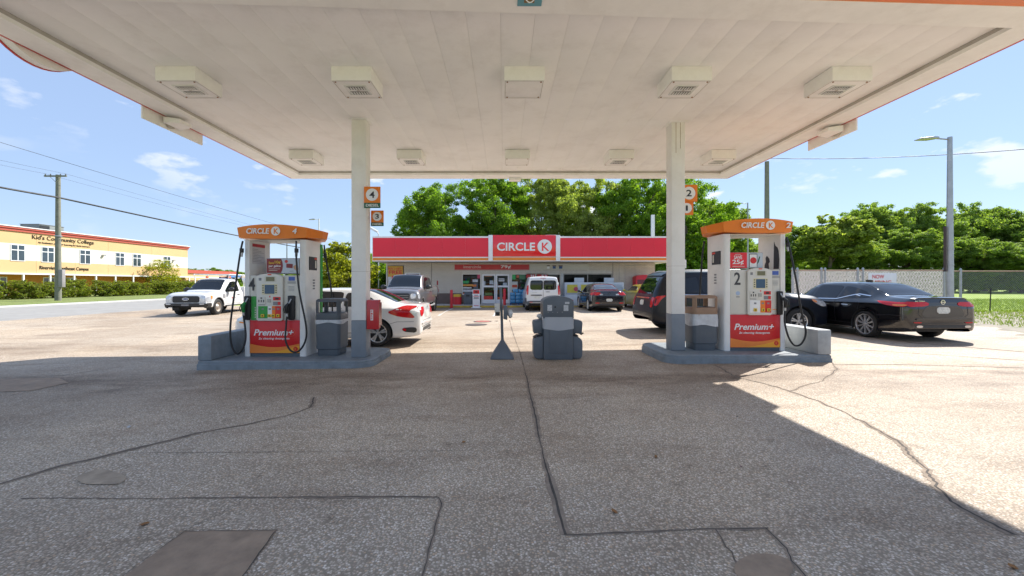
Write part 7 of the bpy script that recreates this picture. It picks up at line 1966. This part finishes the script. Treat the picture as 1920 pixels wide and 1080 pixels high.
wire([q0, q1], 0.024, 'twisted black wire from the bare pole over the street light', 0.35)
wire([q0, (q0.x - 0.6, 36, q0.z)], 0.02, 'short black stub of wire on the bare pole', 0.0, 4)

# ================================================================ fences on the right
YFN = 20.4
xf0, xf1, xf2 = (1484 - CX)*YFN/F, (1772 - CX)*YFN/F, 48.0
GALV = mat('fence_galvanised', (0.40, 0.42, 0.44), 0.5, metal=0.3, var=0.12)
SLAT = leaf_mat('fence_slat_white', (0.84, 0.81, 0.79), (0.92, 0.90, 0.88), 0.5, (1, 1, 1))
def fence(name, label, x0, x1, h, posts, slats, rail, mesh_step, wr):
    xm = (x0 + x1)/2; g = gz(xm)
    t = thing(name, label, 'fence', (xm, YFN, g), 0)
    for px in posts:
        X = (px - CX)*YFN/F if px > 200 else px
        MB().cyl((X - xm, 0, -0.1), (X - xm, 0, h + 0.06), 0.05, n=12).build('post', GALV, t)
        MB().lathe([(0.001, 0.10), (0.04, 0.06), (0.06, 0.0)], 12, 'z', (X - xm, 0, h + 0.06), close=False).build('post_cap', GALV, t)
    if rail: MB().cyl((x0 - xm, 0, h), (x1 - xm, 0, h), 0.028, n=10).build('top_rail', mat('rail_rust', (0.36, 0.24, 0.16), 0.6, metal=0.3, var=0.3), t)
    w = x1 - x0; m = MB()
    k = -h
    while k < w:
        for s_ in (1, -1):
            a0, a1 = k, k + h
            z0, z1 = (0.0, h)
            if a0 < 0: z0 = -a0; a0 = 0
            if a1 > w: z1 = z1 - (a1 - w); a1 = w
            if a1 <= a0: continue
            p0 = (a0 - w/2, z0); p1 = (a1 - w/2, z1)
            if s_ < 0: p0 = (-p0[0], p0[1]); p1 = (-p1[0], p1[1])
            y_ = -0.012 if s_ > 0 else -0.018
            m.obox((p0[0], y_, p0[1]), (p1[0] - p0[0], 0, p1[1] - p0[1]), (0, 0.005, 0), (wr*0.7, 0, -wr*0.7*s_ ))
        k += mesh_step
    o = m.build('chain_mesh', mat('mesh_grey', (0.55, 0.53, 0.51), 0.6, metal=0.2) if slats else GALV, t, smooth=0); o['kind'] = 'stuff'
    if slats:
        m = MB(); X = -w/2 + 0.01; i = 0
        while X < w/2 - 0.04:
            n_ = 12
            for j in range(n_):
                z0 = 0.05 + (h - 0.05)*j/n_
                y_ = 0.004 + (0.030 if (i + j) % 2 else -0.006)
                m.obox((X, y_, z0), (0.062, 0, 0), (0, 0.006, 0), (0, (0.036 if (i + j) % 2 == 0 else -0.036), (h - 0.05 + (0.05 if i % 2 else 0.0))/n_))
            X += 0.078; i += 1
        o = m.build('privacy_slat', SLAT, t, smooth=0); o['kind'] = 'stuff'
    return t
sf = fence('slatted_fence', 'chain link fence with white privacy slats behind the black saloon', xf0, xf1, 1.98, [1486, 1495, 1540, 1547, 1608, 1618, 1770], True, True, 0.13, 0.024)
cf_ = fence('chain_link_fence', 'open chain link fence with rusty top rail before the green field', xf1 + 0.12, xf2, 1.93, [1801] + [30.0, 36.0, 42.0], False, True, 0.11, 0.0032)
BLUEP = mat('blue_post', (0.10, 0.22, 0.40), 0.5)
sp = thing('leaning_stake', 'thin dark stake leaning against the chain link fence', 'stake', ((1857 - CX)*20.0/F, 20.0, gz(24)))
MB().cyl((-0.03, 0.0, -0.1), (0.14, 0.1, 1.05), 0.022, n=8).build('shaft', mat('stake_dark', (0.05, 0.045, 0.04), 0.8), sp); MB().cyl((0.14, 0.1, 1.05), (0.145, 0.1, 1.08), 0.026, n=8).build('cap', mat('stake_dark', (0.05, 0.045, 0.04)), sp)
# hiring banner on the slatted fence
x0, x1 = (1629 - CX)*20.3/F, (1682 - CX)*20.3/F
t = thing('hiring_banner', 'white banner reading NOW HIRING tied to the slatted fence', 'banner', ((x0 + x1)/2, 20.33, gz(19)))
w = (x1 - x0)/2
zt_ = H + (CY - 512)*20.3/F - gz(19)
MB().box(-w, w, -0.01, 0.01, zt_ - 0.98, zt_).build('cloth', FWHITE, t, 0.003)
text('lettering', 'NOW', RED, t, -w*0.72, w*0.12, zt_ - 0.27, zt_ - 0.08, -0.0105, bold=0.035)
text('lettering', 'HIRING', RED, t, -w*0.72, w*0.62, zt_ - 0.55, zt_ - 0.36, -0.0105, bold=0.035)
for px in (-1, 1): MB().cyl((px*w*0.97, -0.01, zt_ - 0.03), (px*w*0.97, 0.06, zt_ - 0.03), 0.012, n=6).build('tie', STEEL, t)
# grass tufts along the fence and in the dirt verge
def tufts(name, label, area, n, h, mt, seed):
    rnd = random.Random(seed); m = MB()
    for _ in range(n):
        x = rnd.uniform(area[0], area[1]); y_ = rnd.uniform(area[2], area[3])
        if y_ < 19.6 and (x < rbound(y_) + 0.15 or rnd.random() < 0.35): continue
        for k_ in range(3):
            a = rnd.random()*6.28; hh = h*rnd.uniform(0.4, 1.2); s_ = 0.012
            bx, by = x + rnd.uniform(-.06, .06), y_ + rnd.uniform(-.06, .06)
            q = len(m.v)
            m.v += [(bx - s_*math.cos(a), by - s_*math.sin(a), gz(bx) - 0.01), (bx + s_*math.cos(a), by + s_*math.sin(a), gz(bx) - 0.01), (bx + hh*0.35*math.sin(a), by + hh*0.35*math.cos(a), gz(bx) + hh)]
            m.f.append((q, q+1, q+2))
    o = m.build(name, mt, None, smooth=0); tag(o, label, 'grass', kind='stuff')
tufts('grass_tufts', 'short green grass along the foot of the chain link fence', (16, 40, 12.5, 20.6), 9000, 0.09, leaf_mat('grass_blade', (0.10, 0.17, 0.02), (0.28, 0.34, 0.05), 0.3), 5)
tufts('field_grass', 'bright green grass of the field beyond the fence', (14, 60, 20.6, 34), 16000, 0.14, MATS['grass_blade'], 6)
tufts('verge_grass', 'thin grass on the verge before the school hedge', (-48, -35, 24, 60), 5000, 0.12, MATS['grass_blade'], 8)
